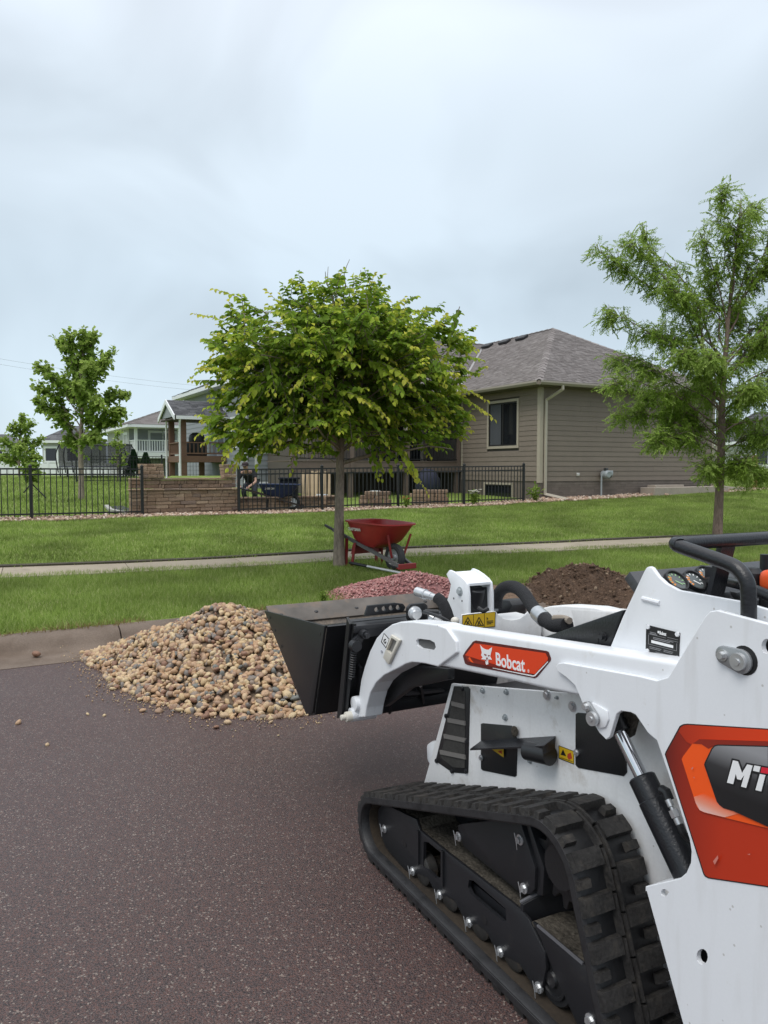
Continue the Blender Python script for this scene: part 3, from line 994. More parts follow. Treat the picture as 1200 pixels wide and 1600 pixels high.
def roof_body(parent, faces, m, name='roof'):
    mb = MB()
    for f in faces:
        mb.poly([Vector(p) - parent.location for p in f])
    bmesh.ops.remove_doubles(mb.bm, verts=list(mb.bm.verts), dist=1e-3)
    return mb.build(name, m, parent, smooth=0)
def cap_run(parent, a, b, m, w_=.26, ln=.3, name='ridge_cap'):
    a, b = Vector(a) - parent.location, Vector(b) - parent.location
    n = max(2, int((b - a).length / ln)); V, F_ = [], []
    x = (b - a).normalized(); y = Vector((0, 0, 1)).cross(x); y.normalize(); z = x.cross(y)
    for i in range(n):
        p, q = a.lerp(b, i / n), a.lerp(b, (i + 1.1) / n); h_ = .02
        k = len(V)
        V += [p + y * w_ / 2 - z * .05 + z * h_, p + z * (h_ + .012), p - y * w_ / 2 - z * .05 + z * h_, q + y * w_ / 2 - z * .05 + z * .004, q + z * .016, q - y * w_ / 2 - z * .05 + z * .004]
        F_ += [(k, k + 1, k + 4, k + 3), (k + 1, k + 2, k + 5, k + 4)]
    return tag(np_mesh(name, np.array([v[:] for v in V]), F_, m, parent), kind='stuff')
def window(parent, a, x, out_, u0, u1, z0, z1, mframe, mtrim, tw=.09, mull=0, blind=None, sill=False):
    """window on the wall from world point a along x"""
    root = parent.location
    def P(u, z, t_): return Vector((a.x, a.y, 0)) + x * u + out_ * t_ + Vector((0, 0, z)) - root
    m = MB()
    for (ua, ub, za, zb) in ((u0 - tw, u0, z0 - tw, z1 + tw), (u1, u1 + tw, z0 - tw, z1 + tw), (u0, u1, z0 - tw, z0), (u0, u1, z1, z1 + tw)):
        m.plate([P(ua, za, .0), P(ub, za, .0), P(ub, zb, .0), P(ua, zb, .0)], out_ * .045)
    wobj = m.build('window', mtrim, parent, smooth=0)
    m = MB(); fw = .045
    for (ua, ub, za, zb) in ((u0, u0 + fw, z0, z1), (u1 - fw, u1, z0, z1), (u0 + fw, u1 - fw, z0, z0 + fw), (u0 + fw, u1 - fw, z1 - fw, z1)):
        m.plate([P(ua, za, .004), P(ub, za, .004), P(ub, zb, .004), P(ua, zb, .004)], out_ * .024)
    if mull:
        c_ = (u0 + u1) / 2; m.plate([P(c_ - .03, z0 + fw, .004), P(c_ + .03, z0 + fw, .004), P(c_ + .03, z1 - fw, .004), P(c_ - .03, z1 - fw, .004)], out_ * .020)
    m.build('frame', mframe, wobj, smooth=0)
    m = MB(); m.plate([P(u0 + .01, z0 + .01, -.02), P(u1 - .01, z0 + .01, -.02), P(u1 - .01, z1 - .01, -.02), P(u0 + .01, z1 - .01, -.02)], out_ * .028)
    m.build('pane', M_glass, wobj, smooth=0)
    if blind:
        m = MB(); n = 9
        for k in range(n):
            ua = u0 + fw + blind[0] + (blind[1] - blind[0]) * k / n
            m.plate([P(ua, z0 + fw, .0085), P(ua + (blind[1] - blind[0]) / n * .8, z0 + fw, .0085), P(ua + (blind[1] - blind[0]) / n * .8, z1 - fw, .0085), P(ua, z1 - fw, .0085)], out_ * .003)
        m.build('curtain', mat('curtain', (.10, .105, .115), rough=.25), wobj, smooth=0)
    return wobj

# ------------------------------------------------------------------ near brown house
hs = thing('house', 'brown lap sided house with hipped brown shingle roof', 'house', HP(0, 0, 0))
hs.location.z = .3
EZ = 4.22; WL = 8.1; FZ = 1.17; DL = 4.25
HR = hs.location
def hl(u, v, z): return HP(u, v, z) - HR
m = MB()
m.plate([hl(.03, .03, -.2), hl(WL, .03, -.2), hl(WL, 12, -.2), hl(.03, 12, -.2)], (0, 0, EZ + .2))
wall = m.build('wall', mat('house_core', (.10, .085, .072), rough=.9), hs, smooth=0)
m = MB()
m.plate([hl(0.005, 0.005, -.3), hl(WL, 0.005, -.3), hl(WL, .028, -.3), hl(0.005, .028, -.3)], (0, 0, FZ + .3))
m.plate([hl(0.005, .03, -.3), hl(.028, .03, -.3), hl(.028, DL, -.3), hl(0.005, DL, -.3)], (0, 0, FZ + .3))
m.build('foundation', M_fnd, hs, smooth=0)
siding(wall, HP(.01, 0), HP(WL - .01, 0), .35, FZ - .01, .078, M_fnd, nout=-N, pieces=False, maxlen=.26, lip=.012, name='foundation_brick')
siding(wall, HP(.09, 0), HP(WL - .09, 0), FZ, EZ - .02, .160, M_side, nout=-N)
def v_px(px):
    k = (px - 600) / 1200.0
    return (k * HC.y - HC.x) / (N.x - k * N.y)
def z_at(px, py, u=0, v=0):
    p = HP(u, v); return H + (733 - py) / 1200.0 * p.y * (1.0)
va, vb = v_px(808), v_px(764)
wz1, wz0 = z_at(0, 630, 0, (va + vb) / 2), z_at(0, 697, 0, (va + vb) / 2)
siding(wall, HP(0, DL), HP(0, .09), FZ, EZ - .02, .160, M_side, [(DL - vb - .09, DL - va + .09, wz0 - .09, wz1 + .09)], nout=-S)
window(hs, HP(0, 0), N, -S, va, vb, wz0, wz1, M_wfr, M_trim, .085, 1, ((vb - va) * .55, (vb - va) - .10))
# basement window in the foundation
ba, bb = v_px(800), v_px(759)
bz = zfun(HC.x, HC.y) + .02
window(hs, HP(0, 0), N, -S, ba, bb, bz, bz + .42, M_wfr, M_trim, .07, 0)
# corner boards
m = MB()
m.plate([hl(-.03, -.03, FZ - .05), hl(.10, -.03, FZ - .05), hl(.10, .0, FZ - .05), hl(-.03, .0, FZ - .05)], (0, 0, EZ - FZ + .03))
m.plate([hl(-.03, .002, FZ - .05), hl(0, .002, FZ - .05), hl(0, .11, FZ - .05), hl(-.03, .11, FZ - .05)], (0, 0, EZ - FZ + .03))
m.build('corner_board', M_trim, hs, smooth=0)
m = MB(); m.plate([hl(WL - .09, -.03, FZ - .05), hl(WL + .03, -.03, FZ - .05), hl(WL + .03, .1, FZ - .05), hl(WL - .09, .1, FZ - .05)], (0, 0, EZ - FZ + .03)); m.build('corner_board', M_trim, hs, smooth=0)
m = MB(); m.plate([hl(-.025, DL - .10, 1.5), hl(.06, DL - .10, 1.5), hl(.06, DL + .01, 1.5), hl(-.025, DL + .01, 1.5)], (0, 0, EZ - 1.52)); m.build('corner_board', M_trim, hs, smooth=0)
# roof
ov = .48; sl = .583; ap = 4.05
def rz_(run): return EZ + .02 + sl * run
rH = ap + ov
E0, E1 = HP(-ov, -ov, rz_(0)), HP(WL + ov, -ov, rz_(0))
AP = HP(ap, ap, rz_(rH)); RB = HP(ap, 14, rz_(rH))
VA, VT = HP(-ov, 3.85, rz_(0)), HP(ap, 3.85 + rH, rz_(rH))
WE = -5.5
wl_, wr_ = HP(WE, 3.85, rz_(0)), VA
wtl, wtr = HP(WE + rH, 3.85 + rH, rz_(rH)), VT
wbl = HP(WE, 3.85 + 2 * rH, rz_(0))
EB1 = HP(WL + ov, 14, rz_(0))
roof = roof_body(hs, [[E0, E1, AP], [E0, AP, VT, VA], [E1, EB1, RB, AP], [wl_, wr_, wtr, wtl], [wl_, wtl, wbl], [wtl, wtr, HP(ap, 14, rz_(0)), HP(WE, 14, rz_(0))]], M_sh)
shingles(hs, E0, E1, AP, AP, M_sh)
shingles(hs, VA, E0, AP, VT, M_sh)
shingles(hs, wl_, wr_, wtr, wtl, M_sh)
shingles(hs, wbl, wl_, wtl, wtl, M_sh, .2)
for a_, b_ in ((E0, AP), (E1, AP), (AP, RB), (wl_, wtl), (wtl, wtr)):
    cap_run(hs, a_, b_, M_sh)
m = MB(); q = (VT - VA); sdv = Vector((q.y, -q.x, 0)).normalized() * .04
m.plate([VA - HR + sdv + Vector((0, 0, .03)), VT - HR + sdv + Vector((0, 0, .03)), VT - HR - sdv + Vector((0, 0, .03)), VA - HR - sdv + Vector((0, 0, .03))], (0, 0, -.01))
m.build('valley_flashing', mat('flashing', (.27, .26, .255), rough=.5), hs, smooth=0)
# fascia, soffit, gutters
M_fas = mat('fascia', (.24, .205, .165), rough=.6)
m = MB()
m.plate([hl(-ov + .01, -ov + .01, EZ - .13), hl(WL + ov - .01, -ov + .01, EZ - .13), hl(WL + ov - .01, -.0, EZ - .13), hl(-ov + .01, .0, EZ - .13)], (0, 0, .02))
m.plate([hl(-ov + .01, .002, EZ - .13), hl(0, .002, EZ - .13), hl(0, 3.9, EZ - .13), hl(-ov + .01, 3.9, EZ - .13)], (0, 0, .02))
m.plate([hl(WE, 3.9, EZ - .13), hl(-.002, 3.9, EZ - .13), hl(-.002, 4.6, EZ - .13), hl(WE, 4.6, EZ - .13)], (0, 0, .02))
m.build('soffit', mat('soffit', (.11, .095, .08), rough=.8), hs, smooth=0)
def gutter(parent, a, b, m_, out_, w_=.11, h_=.12):
    mb = MB(); rt = parent.location
    prof = [(0, 0), (w_ * .65, 0), (w_, h_ * .55), (w_ * .95, h_), (w_ * .80, h_), (w_ * .82, h_ * .6), (w_ * .55, .015), (.015, .015), (.015, h_), (0, h_)]
    A_, B_ = Vector(a) - rt, Vector(b) - rt
    pts = [A_ + out_ * x + Vector((0, 0, z)) for x, z in prof]
    mb.plate(pts, B_ - A_)
    return mb.build('gutter', m_, parent, smooth=0)
M_gut = mat('gutter_tan', (.30, .265, .215), rough=.45)
gutter(hs, HP(-ov, -ov, EZ - .115), HP(WL + ov, -ov, EZ - .115), M_gut, -N)
gutter(hs, HP(-ov, -ov, EZ - .115), HP(-ov, 3.84, EZ - .115), M_gut, -S)
gutter(hs, HP(WE, 3.85, EZ - .115), HP(-ov, 3.85, EZ - .115), M_gut, -N)
def spout(parent, pts, m_, wd=.075, name='downspout'):
    mb = MB(); rt = parent.location
    P = [Vector(p) - rt for p in pts]
    for a_, b_ in zip(P, P[1:]):
        e = (b_ - a_).normalized() * .02
        mb.bar(a_ - e, b_ + e, wd, wd * .8, up=(N.x, N.y, 0.01))
    bmesh.ops.transform(mb.bm, matrix=Matrix.Identity(4), verts=list(mb.bm.verts))
    return mb.build(name, m_, parent, smooth=0)
M_ds = mat('downspout_tan', (.43, .385, .31), rough=.5)
gb = zfun(HC.x, HC.y)
spout(hs, [HP(.42, -ov - .05, EZ - .12), HP(.42, -ov - .05, EZ - .22), HP(.17, -.07, EZ - .52), HP(.17, -.07, gb + .18), HP(.55, -.75, gb + .02)], M_ds)
spout(hs, [HP(WL + .1, -ov, EZ - .1), HP(WL + .1, -.08, EZ - .45), HP(WL + .1, -.08, gb + .35), HP(WL + 1.7, -.9, gb + .14), HP(WL + 3.2, -1.2, gb + .10)], M_ds)
# roof vents
M_vent = mat('roof_vent', (.025, .025, .027), rough=.6)
for t_, dv in ((.12, 0), (.42, 0), (.74, 0)):
    c_ = AP.lerp(VT, 0) ; v_ = 4.9 + t_ * 3.6
    p = HP(ap - .45, v_, rz_(rH - .45) + .03) - HR
    m = MB(); m.box((0, 0, .05), (.32, .5, .10)); m.bevel(.02, 1)
    o = m.build('roof_vent', M_vent, hs, smooth=0); o.location = p
    o.rotation_euler = Matrix((S, N, Vector((0, 0, 1)))).transposed().to_euler()
    o.rotation_euler.y += -math.atan(sl)
# wing wall behind the deck
WV = DL + 2.3
def hw(u, v, z): return hl(u, v, z)
m = MB(); m.plate([hl(WE + .5, WV, -.2), hl(-.0, WV, -.2), hl(-.0, WV + 4, -.2), hl(WE + .5, WV + 4, -.2)], (0, 0, EZ + .15)); wall2 = m.build('wall', mat('house_core', BRN), hs, smooth=0)
siding(wall2, HP(WE + .5, WV), HP(-.01, WV), 1.8, EZ - .05, .160, M_side, [(2.4, 4.8, 1.8, 3.95)], nout=-N)
dr = MB()
X0 = HP(WE + .5, WV)
def dpt(u, z, t_): return Vector((X0.x, X0.y, 0)) + S * u - N * t_ + Vector((0, 0, z)) - HR
for ua, ub, za, zb in ((2.4, 2.52, 1.8, 3.95), (4.68, 4.8, 1.8, 3.95), (2.52, 4.68, 3.83, 3.95), (3.57, 3.63, 1.8, 3.83)):
    dr.plate([dpt(ua, za, .0), dpt(ub, za, .0), dpt(ub, zb, .0), dpt(ua, zb, .0)], -N * .05)
door = dr.build('sliding_door', M_trim, hs, smooth=0)
dr = MB(); dr.plate([dpt(2.52, 1.8, .005), dpt(4.68, 1.8, .005), dpt(4.68, 3.83, .005), dpt(2.52, 3.83, .005)], -N * .015); dr.build('pane', M_glass, door, smooth=0)
# deck
DZ = 1.80
deck = thing('deck', 'raised brown deck with black baluster railing against the brown house', 'deck', HP(-3, DL, 0)); deck.location.z = zfun(deck.location.x, deck.location.y)
DR = deck.location
def dl(u, v, z): return HP(u, v, z) - DR
DW = 6.6
m = MB(); m.plate([dl(-DW, DL + .02, DZ - .36), dl(-.02, DL + .02, DZ - .36), dl(-.02, DL + .07, DZ - .36), dl(-DW, DL + .07, DZ - .36)], (0, 0, .36)); m.build('rim_beam', M_deckb, deck, smooth=0)
k = 0
for i in range(16):
    v_ = DL + .0 + i * .145
    if v_ > WV - .16: break
    m = MB(); m.plate([dl(-DW, v_, DZ), dl(-.02, v_, DZ), dl(-.02, v_ + .138, DZ), dl(-DW, v_ + .138, DZ)], (0, 0, .028)); m.build('deck_board', M_deckb, deck, smooth=0)
for u_ in (-DW + .1, -4.4, -2.25, -.12):
    zg = zfun(*HP(u_, DL + .15).xy[:])
    m = MB(); m.plate([dl(u_ - .07, DL + .08, zg - .2), dl(u_ + .07, DL + .08, zg - .2), dl(u_ + .07, DL + .22, zg - .2), dl(u_ - .07, DL + .22, zg - .2)], (0, 0, DZ - .36 - zg + .2)); m.build('support_post', M_deckb, deck, smooth=0)
    m = MB(); m.plate([dl(u_ - .065, DL - .02, DZ - .3), dl(u_ + .065, DL - .02, DZ - .3), dl(u_ + .065, DL + .11, DZ - .3), dl(u_ - .065, DL + .11, DZ - .3)], (0, 0, 1.30)); m.box(dl(u_, DL + .045, DZ + 1.02), (.17, .17, .04)); m.build('railing_post', M_deckb, deck, smooth=0)
m = MB(); m.bar(dl(-DW, DL + .04, DZ + .82), dl(-.1, DL + .04, DZ + .82), .04, .04); m.bar(dl(-DW, DL + .04, DZ + .09), dl(-.1, DL + .04, DZ + .09), .04, .03); m.build('railing', M_blk, deck, smooth=0)
m = MB(); m.box((0, 0, .455), (.016, .016, .71)); bme = m.mesh('baluster', M_blk, 0)
for i in range(1, 52):
    o = bpy.data.objects.new('baluster', bme); o.location = dl(-DW + i * (DW - .1) / 52, DL + .04, DZ); link(o, deck)
for u_ in (-DW + .1, -2.25):
    m = MB(); m.plate([dl(u_ - .08, DL - .0, DZ + 1.0), dl(u_ + .08, DL - .0, DZ + 1.0), dl(u_ + .08, DL + .16, DZ + 1.0), dl(u_ - .08, DL + .16, DZ + 1.0)], (0, 0, EZ - .15 - DZ - 1.0)); m.build('roof_post', M_trim, deck, smooth=0)

# gas meter, vent, slabs
gm = thing('gas_meter', 'grey gas meter on a riser pipe against the brown siding', 'gas meter', HP(2.62, -.16, zfun(*HP(2.62, -.16).xy[:])))
gm.rotation_euler = (0, 0, math.atan2(S.y, S.x)); gm.scale = (1.25, 1.25, 1.15)
M_gm = mat('meter_grey', (.33, .36, .37), rough=.5, var=.1, vscale=12)
m = MB(); m.tube([(-.12, 0, -.1), (-.12, 0, .62), (-.04, 0, .70)], .022, 8, 3); m.build('riser_pipe', M_gm, gm)
m = MB(); m.cyl((0, -.10, .66), (0, .06, .66), .115, .115, 20); m.cyl((0, -.14, .66), (0, -.10, .66), .085, .11, 20); m.bevel(.008); m.build('meter_body', M_gm, gm)
m = MB(); m.box((.14, -.03, .70), (.14, .12, .15)); m.bevel(.02); m.build('regulator', M_gm, gm)
m = MB(); m.box((.0, -.03, .80), (.09, .09, .09)); m.bevel(.012); m.build('index_box', mat('meter_dark', (.05, .05, .05), rough=.5), gm)
m = MB(); m.tube([(.2, 0, .66), (.24, 0, .66), (.26, .02, .60), (.26, .1, .55)], .02, 8, 3); m.build('outlet_pipe', M_gm, gm)
vb_ = MB(); p = HP(1.55, -.04, 1.38); vb_.box((0, 0, 0), (.10, .05, .10)); vb_.bevel(.01); vb_.box((0, -.03, .0), (.06, .03, .06))
o = vb_.build('wall_outlet', mat('outlet_white', (.6, .59, .56), rough=.5)); o.location = p; o.rotation_euler = (0, 0, math.atan2(S.y, S.x)); tag(o, 'small pale outlet box on the siding beside the gas meter', 'outlet box')
M_slab = mat('pale_slab', (.34, .29, .24), rough=.85, var=.12, vscale=3, fine=.12, fscale=40, objr=.08)
for u_, v_, l_, d_, h_, lab in ((4.25, -.78, 1.75, .62, .25, 'thick pale concrete slab on the ground nearest the gas meter'), (6.02, -.74, 2.0, .6, .22, 'longer pale concrete slab next to the honey locust trunk'), (4.6, -.5, 1.4, .36, .34, 'narrow concrete slab lying on top against the siding')):
    c_ = HP(u_ + l_ / 2, v_ + d_ / 2); zz = zfun(c_.x, c_.y)
    m = MB(); m.box((0, 0, h_ / 2 - .05), (l_, d_, h_ + .1) if h_ < .3 else (l_, d_, h_)); m.bevel(.012, 1)
    o = m.build('concrete_slab', M_slab, smooth=0); o.location = (c_.x, c_.y, zz + (0 if h_ < .3 else .03)); o.rotation_euler = (0, 0, math.atan2(S.y, S.x)); tag(o, lab, 'slab')
m = MB(); m.box((0, 0, .09), (.3, .22, .2)); m.bevel(.03, 1); o = m.build('rubble_block', M_slab, smooth=0); c_ = HP(7.75, -.4); o.location = (c_.x, c_.y, zfun(c_.x, c_.y) + .12); o.rotation_euler = (.1, .15, .4); tag(o, 'broken lump of pale concrete beyond the slabs by the wall', 'rubble')

# ------------------------------------------------------------------ grey house with covered deck
M_grey = mat('grey_siding', (.27, .285, .305), rough=.7, var=.04, vscale=3)
M_greyd = mat('grey_siding_deep', (.20, .215, .235), rough=.7, var=.04, vscale=3)
GC = Vector((PX(383, 30.5), 30.5, 0))
def GP(u, v, z=0.0):
    p = GC + S * u + N * v; return Vector((p.x, p.y, z))
gh = thing('house', 'grey sided house with tall gable wall behind the street tree', 'house', GP(0, 0, .9)); GR = gh.location
GE = 5.15
m = MB(); m.plate([GP(.02, .02, .6) - GR, GP(7, .02, .6) - GR, GP(7, 9, .6) - GR, GP(.02, 9, .6) - GR], (0, 0, GE - .6)); gw = m.build('wall', M_greyd, gh, smooth=0)
siding(gw, GP(0, 0), GP(7, 0), .7, GE - .05, .2, M_grey, nout=-N, pieces=False)
siding(gw, GP(0, 9), GP(0, 0), .7, GE - .05, .2, M_grey, nout=-S, pieces=False)
m = MB(); m.plate([GP(-.02, -.02, .7) - GR, GP(.1, -.02, .7) - GR, GP(.1, .1, .7) - GR, GP(-.02, .1, .7) - GR], (0, 0, GE - .7)); m.build('corner_board', M_white, gh, smooth=0)
g0, g1, g2, g3 = GP(-.5, -.5, GE), GP(7.5, -.5, GE), GP(7.5, 9.5, GE), GP(-.5, 9.5, GE)
gt0, gt1 = GP(3.5, 3.5, GE + 1.7), GP(3.5, 5.5, GE + 1.7)
roof_body(gh, [[g0, g1, gt0], [g3, g0, gt0, gt1], [g1, g2, gt1, gt0], [g2, g3, gt1]], M_shg)
shingles(gh, g3, g0, gt0, gt1, M_shg, .2, (.25, .45)); shingles(gh, g0, g1, gt0, gt0, M_shg, .2, (.25, .45))
m = MB(); m.plate([g0 - GR + Vector((0, 0, -.18)), g1 - GR + Vector((0, 0, -.18)), GP(7.5, 0, GE - .18) - GR, GP(0, 0, GE - .18) - GR, GP(0, 9.5, GE - .18) - GR, g3 - GR + Vector((0, 0, -.18))], (0, 0, .17)); m.build('eave', M_white, gh, smooth=0)
window(gh, GP(0, 0), N, -S, 1.0, 1.6, 2.5, 3.6, M_white, M_white, .09)
window(gh, GP(0, 0), N, -S, 2.6, 3.5, 2.2, 4.0, M_white, M_white, .09)
window(gh, GP(0, 0), S, -N, .5, 1.4, 1.0, 2.2, M_white, M_white, .09)
# covered deck
CC = Vector((PX(285, 31.6), 31.6, 0))
def CP(u, v, z=0.0):
    p = CC + S * u + N * v; return Vector((p.x, p.y, z))
cd = thing('covered_deck', 'brown timber deck with shingled gable cover and white downspouts', 'deck', CP(0, 0, 1.0)); CR = cd.location
CE = 3.72; CZ = 2.10; CL = 2.7; CV = 2.1
def cl(u, v, z): return CP(u, v, z) - CR
for u_, v_ in ((.08, .08), (.08, CV - .08), (CL - .1, .08)):
    m = MB(); m.plate([cl(u_ - .11, v_ - .11, .6), cl(u_ + .11, v_ - .11, .6), cl(u_ + .11, v_ + .11, .6), cl(u_ - .11, v_ + .11, .6)], (0, 0, CE - .6)); m.build('post', M_wood, cd, smooth=0)
m = MB(); m.plate([cl(1.0, .9, .6), cl(1.2, .9, .6), cl(1.2, 1.1, .6), cl(1.0, 1.1, .6)], (0, 0, CZ - .6)); m.build('post', M_wood, cd, smooth=0)
m = MB(); m.plate([cl(-.05, -.05, CZ - .26), cl(CL + 1.0, -.05, CZ - .26), cl(CL + 1.0, CV + .05, CZ - .26), cl(-.05, CV + .05, CZ - .26)], (0, 0, .26)); m.build('deck_floor', M_wood, cd, smooth=0)
ca, cb, cc_, cdv = cl(-.35, -.35, CE), cl(CL + .3, -.35, CE), cl(CL + .3, CV + .35, CE), cl(-.35, CV + .35, CE)
cr0, cr1 = cl(-.35, CV / 2, CE + .72), cl(CL + .3, CV / 2, CE + .72)
m = MB(); m.poly([ca, cb, cr1, cr0]); m.poly([cdv, cr0, cr1, cc_])
m.build('roof', M_shg, cd, smooth=0)
w_ = lambda v: v + CR
shingles(cd, w_(ca), w_(cb), w_(cr1), w_(cr0), M_shg, .15, (.2, .4)); shingles(cd, w_(cc_), w_(cdv), w_(cr0), w_(cr1), M_shg, .15, (.2, .4))
m = MB()
q0, q1, q2 = cl(-.30, -.3, CE - .02), cl(-.30, CV + .3, CE - .02), cl(-.30, CV / 2, CE + .64)
m.plate([q0, q1, q2], S * .1); m.build('gable_siding', M_grey, cd, smooth=0)
m = MB()
for a_, b_ in ((ca, cr0), (cr0, cdv)):
    m.plate([a_ + Vector((0, 0, .02)), b_ + Vector((0, 0, .02)), b_ - Vector((0, 0, .17)), a_ - Vector((0, 0, .17))], -S * .05)
m.build('bargeboard', M_white, cd, smooth=0)
m = MB(); m.plate([cl(-.3, -.36, CE - .15), cl(CL + .3, -.36, CE - .15), cl(CL + .3, -.45, CE - .15), cl(-.3, -.45, CE - .15)], (0, 0, .14)); m.build('gutter', M_white, cd, smooth=0)
m = MB(); m.plate([cl(-.28, -.3, CE - .12), cl(CL + .3, -.3, CE - .12), cl(CL + .3, CV + .3, CE - .12), cl(-.28, CV + .3, CE - .12)], (0, 0, .05)); m.build('ceiling', mat('deck_ceiling', (.06, .045, .035), rough=.8), cd, smooth=0)
for v_ in (-.16, CV + .04):
    m = MB()
    pts = [cl(-.15, v_ - .22, CE - .1), cl(-.12, v_ - .02, CE - .4), cl(-.12, v_ - .02, 1.18), cl(-.35, v_ - .2, 1.02)]
    m.tube(pts, .045, 8); m.build('downspout', M_white, cd)
def railing(parent, rt, a_, b_, z, h_, m_, n, pr=.035, bw=.03):
    a_, b_ = Vector(a_) - rt, Vector(b_) - rt
    m = MB(); m.bar(a_ + Vector((0, 0, h_)), b_ + Vector((0, 0, h_)), .09, .045); m.bar(a_ + Vector((0, 0, .1)), b_ + Vector((0, 0, .1)), .04, .06); m.build('railing', m_, parent, smooth=0)
    m = MB(); m.box((0, 0, h_ / 2 + .05), (bw, bw, h_ - .1)); bm_ = m.mesh('baluster', m_, 0)
    for i in range(1, n):
        o = bpy.data.objects.new('baluster', bm_); o.location = a_.lerp(b_, i / n); link(o, parent)
railing(cd, CR, CP(0, 0, CZ), CP(CL + 1.0, 0, CZ), CZ, .55, M_wood, 22)
railing(cd, CR, CP(0, 0, CZ), CP(0, CV, CZ), CZ, .55, M_wood, 14)
bg_ = thing('barbecue_grill', 'black covered barbecue grill standing on the timber deck', 'grill', CP(.75, .45, CZ))
m = MB(); m.box((0, 0, .3), (.75, .5, .6)); m.bevel(.03); m.build('cart', mat('grill_black', (.012, .012, .013), rough=.5), bg_)
m = MB(); m.lathe([(0, 0), (.33, 0), (.34, .12), (.30, .28), (.18, .36), (0, .38)], (0, 0, .6), seg=18); m.build('lid', mat('grill_black', (.02, .02, .02)), bg_)

# ------------------------------------------------------------------ tan house further left
TC = Vector((PX(212, 45.0), 45.0, 0))
def TP(u, v, z=0.0):
    p = TC + S * u + N * v; return Vector((p.x, p.y, z))
th_ = thing('house', 'pale grey house with white balustraded porch far behind the fence', 'house', TP(0, 0, 1.3)); TR = th_.location
M_pale = mat('pale_siding', (.40, .40, .385), rough=.7)
TE = 4.15
def tl(u, v, z): return TP(u, v, z) - TR
m = MB(); m.plate([tl(0, 1.6, .9), tl(9, 1.6, .9), tl(9, 9, .9), tl(0, 9, .9)], (0, 0, TE - .9)); tw_ = m.build('wall', M_greyd, th_, smooth=0)
siding(tw_, TP(0, 1.6), TP(9, 1.6), 1.0, TE - .05, .2, M_grey, nout=-N, pieces=False)
siding(tw_, TP(0, 9), TP(0, 1.6), 1.0, TE - .05, .2, M_pale, nout=-S, pieces=False)
m = MB(); m.plate([tl(0, 0, 2.2), tl(9, 0, 2.2), tl(9, 1.6, 2.2), tl(0, 1.6, 2.2)], (0, 0, .35)); m.build('porch_floor', M_white, th_, smooth=0)
for u_ in (.08, 2.6):
    m = MB(); m.plate([tl(u_ - .08, .0, .9), tl(u_ + .08, .0, .9), tl(u_ + .08, .16, .9), tl(u_ - .08, .16, .9)], (0, 0, TE - .9)); m.build('porch_post', M_white, th_, smooth=0)
railing(th_, TR, TP(0, .08, 2.5), TP(9, .08, 2.5), 0, .75, M_white, 62, bw=.045)
railing(th_, TR, TP(.05, .08, 2.5), TP(.05, 1.6, 2.5), 0, .75, M_white, 11, bw=.045)
window(th_, TP(0, 0), N, -S, 2.2, 3.3, 2.7, 3.7, M_white, M_white, .1, 1)
window(th_, TP(0, 1.6), S, -N, 1.2, 2.8, 2.5, 3.8, M_white, M_white, .1, 1)
a0, a1, a2, a3 = TP(-.5, -.5, TE), TP(9.5, -.5, TE), TP(9.5, 9.5, TE), TP(-.5, 9.5, TE)
tp0, tp1 = TP(4.6, 4.6, TE + 1.95), TP(9.5, 4.6, TE + 1.95)
roof_body(th_, [[a0, a1, tp1, tp0], [a3, a0, tp0], [a2, a3, tp0, tp1]], M_sh)
shingles(th_, a0, a1, tp1, tp0, M_sh, .25, (.3, .5)); shingles(th_, a3, a0, tp0, tp0, M_sh, .25, (.3, .5))
m = MB(); m.plate([a0 - TR - Vector((0, 0, .17)), a1 - TR - Vector((0, 0, .17)), a2 - TR - Vector((0, 0, .17)), a3 - TR - Vector((0, 0, .17))], (0, 0, .16)); m.build('eave', M_white, th_, smooth=0)
for u_, v_ in ((3.3, 2.6), (6.5, 3.0)):
    m = MB(); p = tl(u_, v_, TE + .42 * (min(u_, v_) + .5)); m.cyl(p - Vector((0, 0, .1)), p + Vector((0, 0, .35)), .09, .09, 10); m.build('roof_vent', M_white, th_)

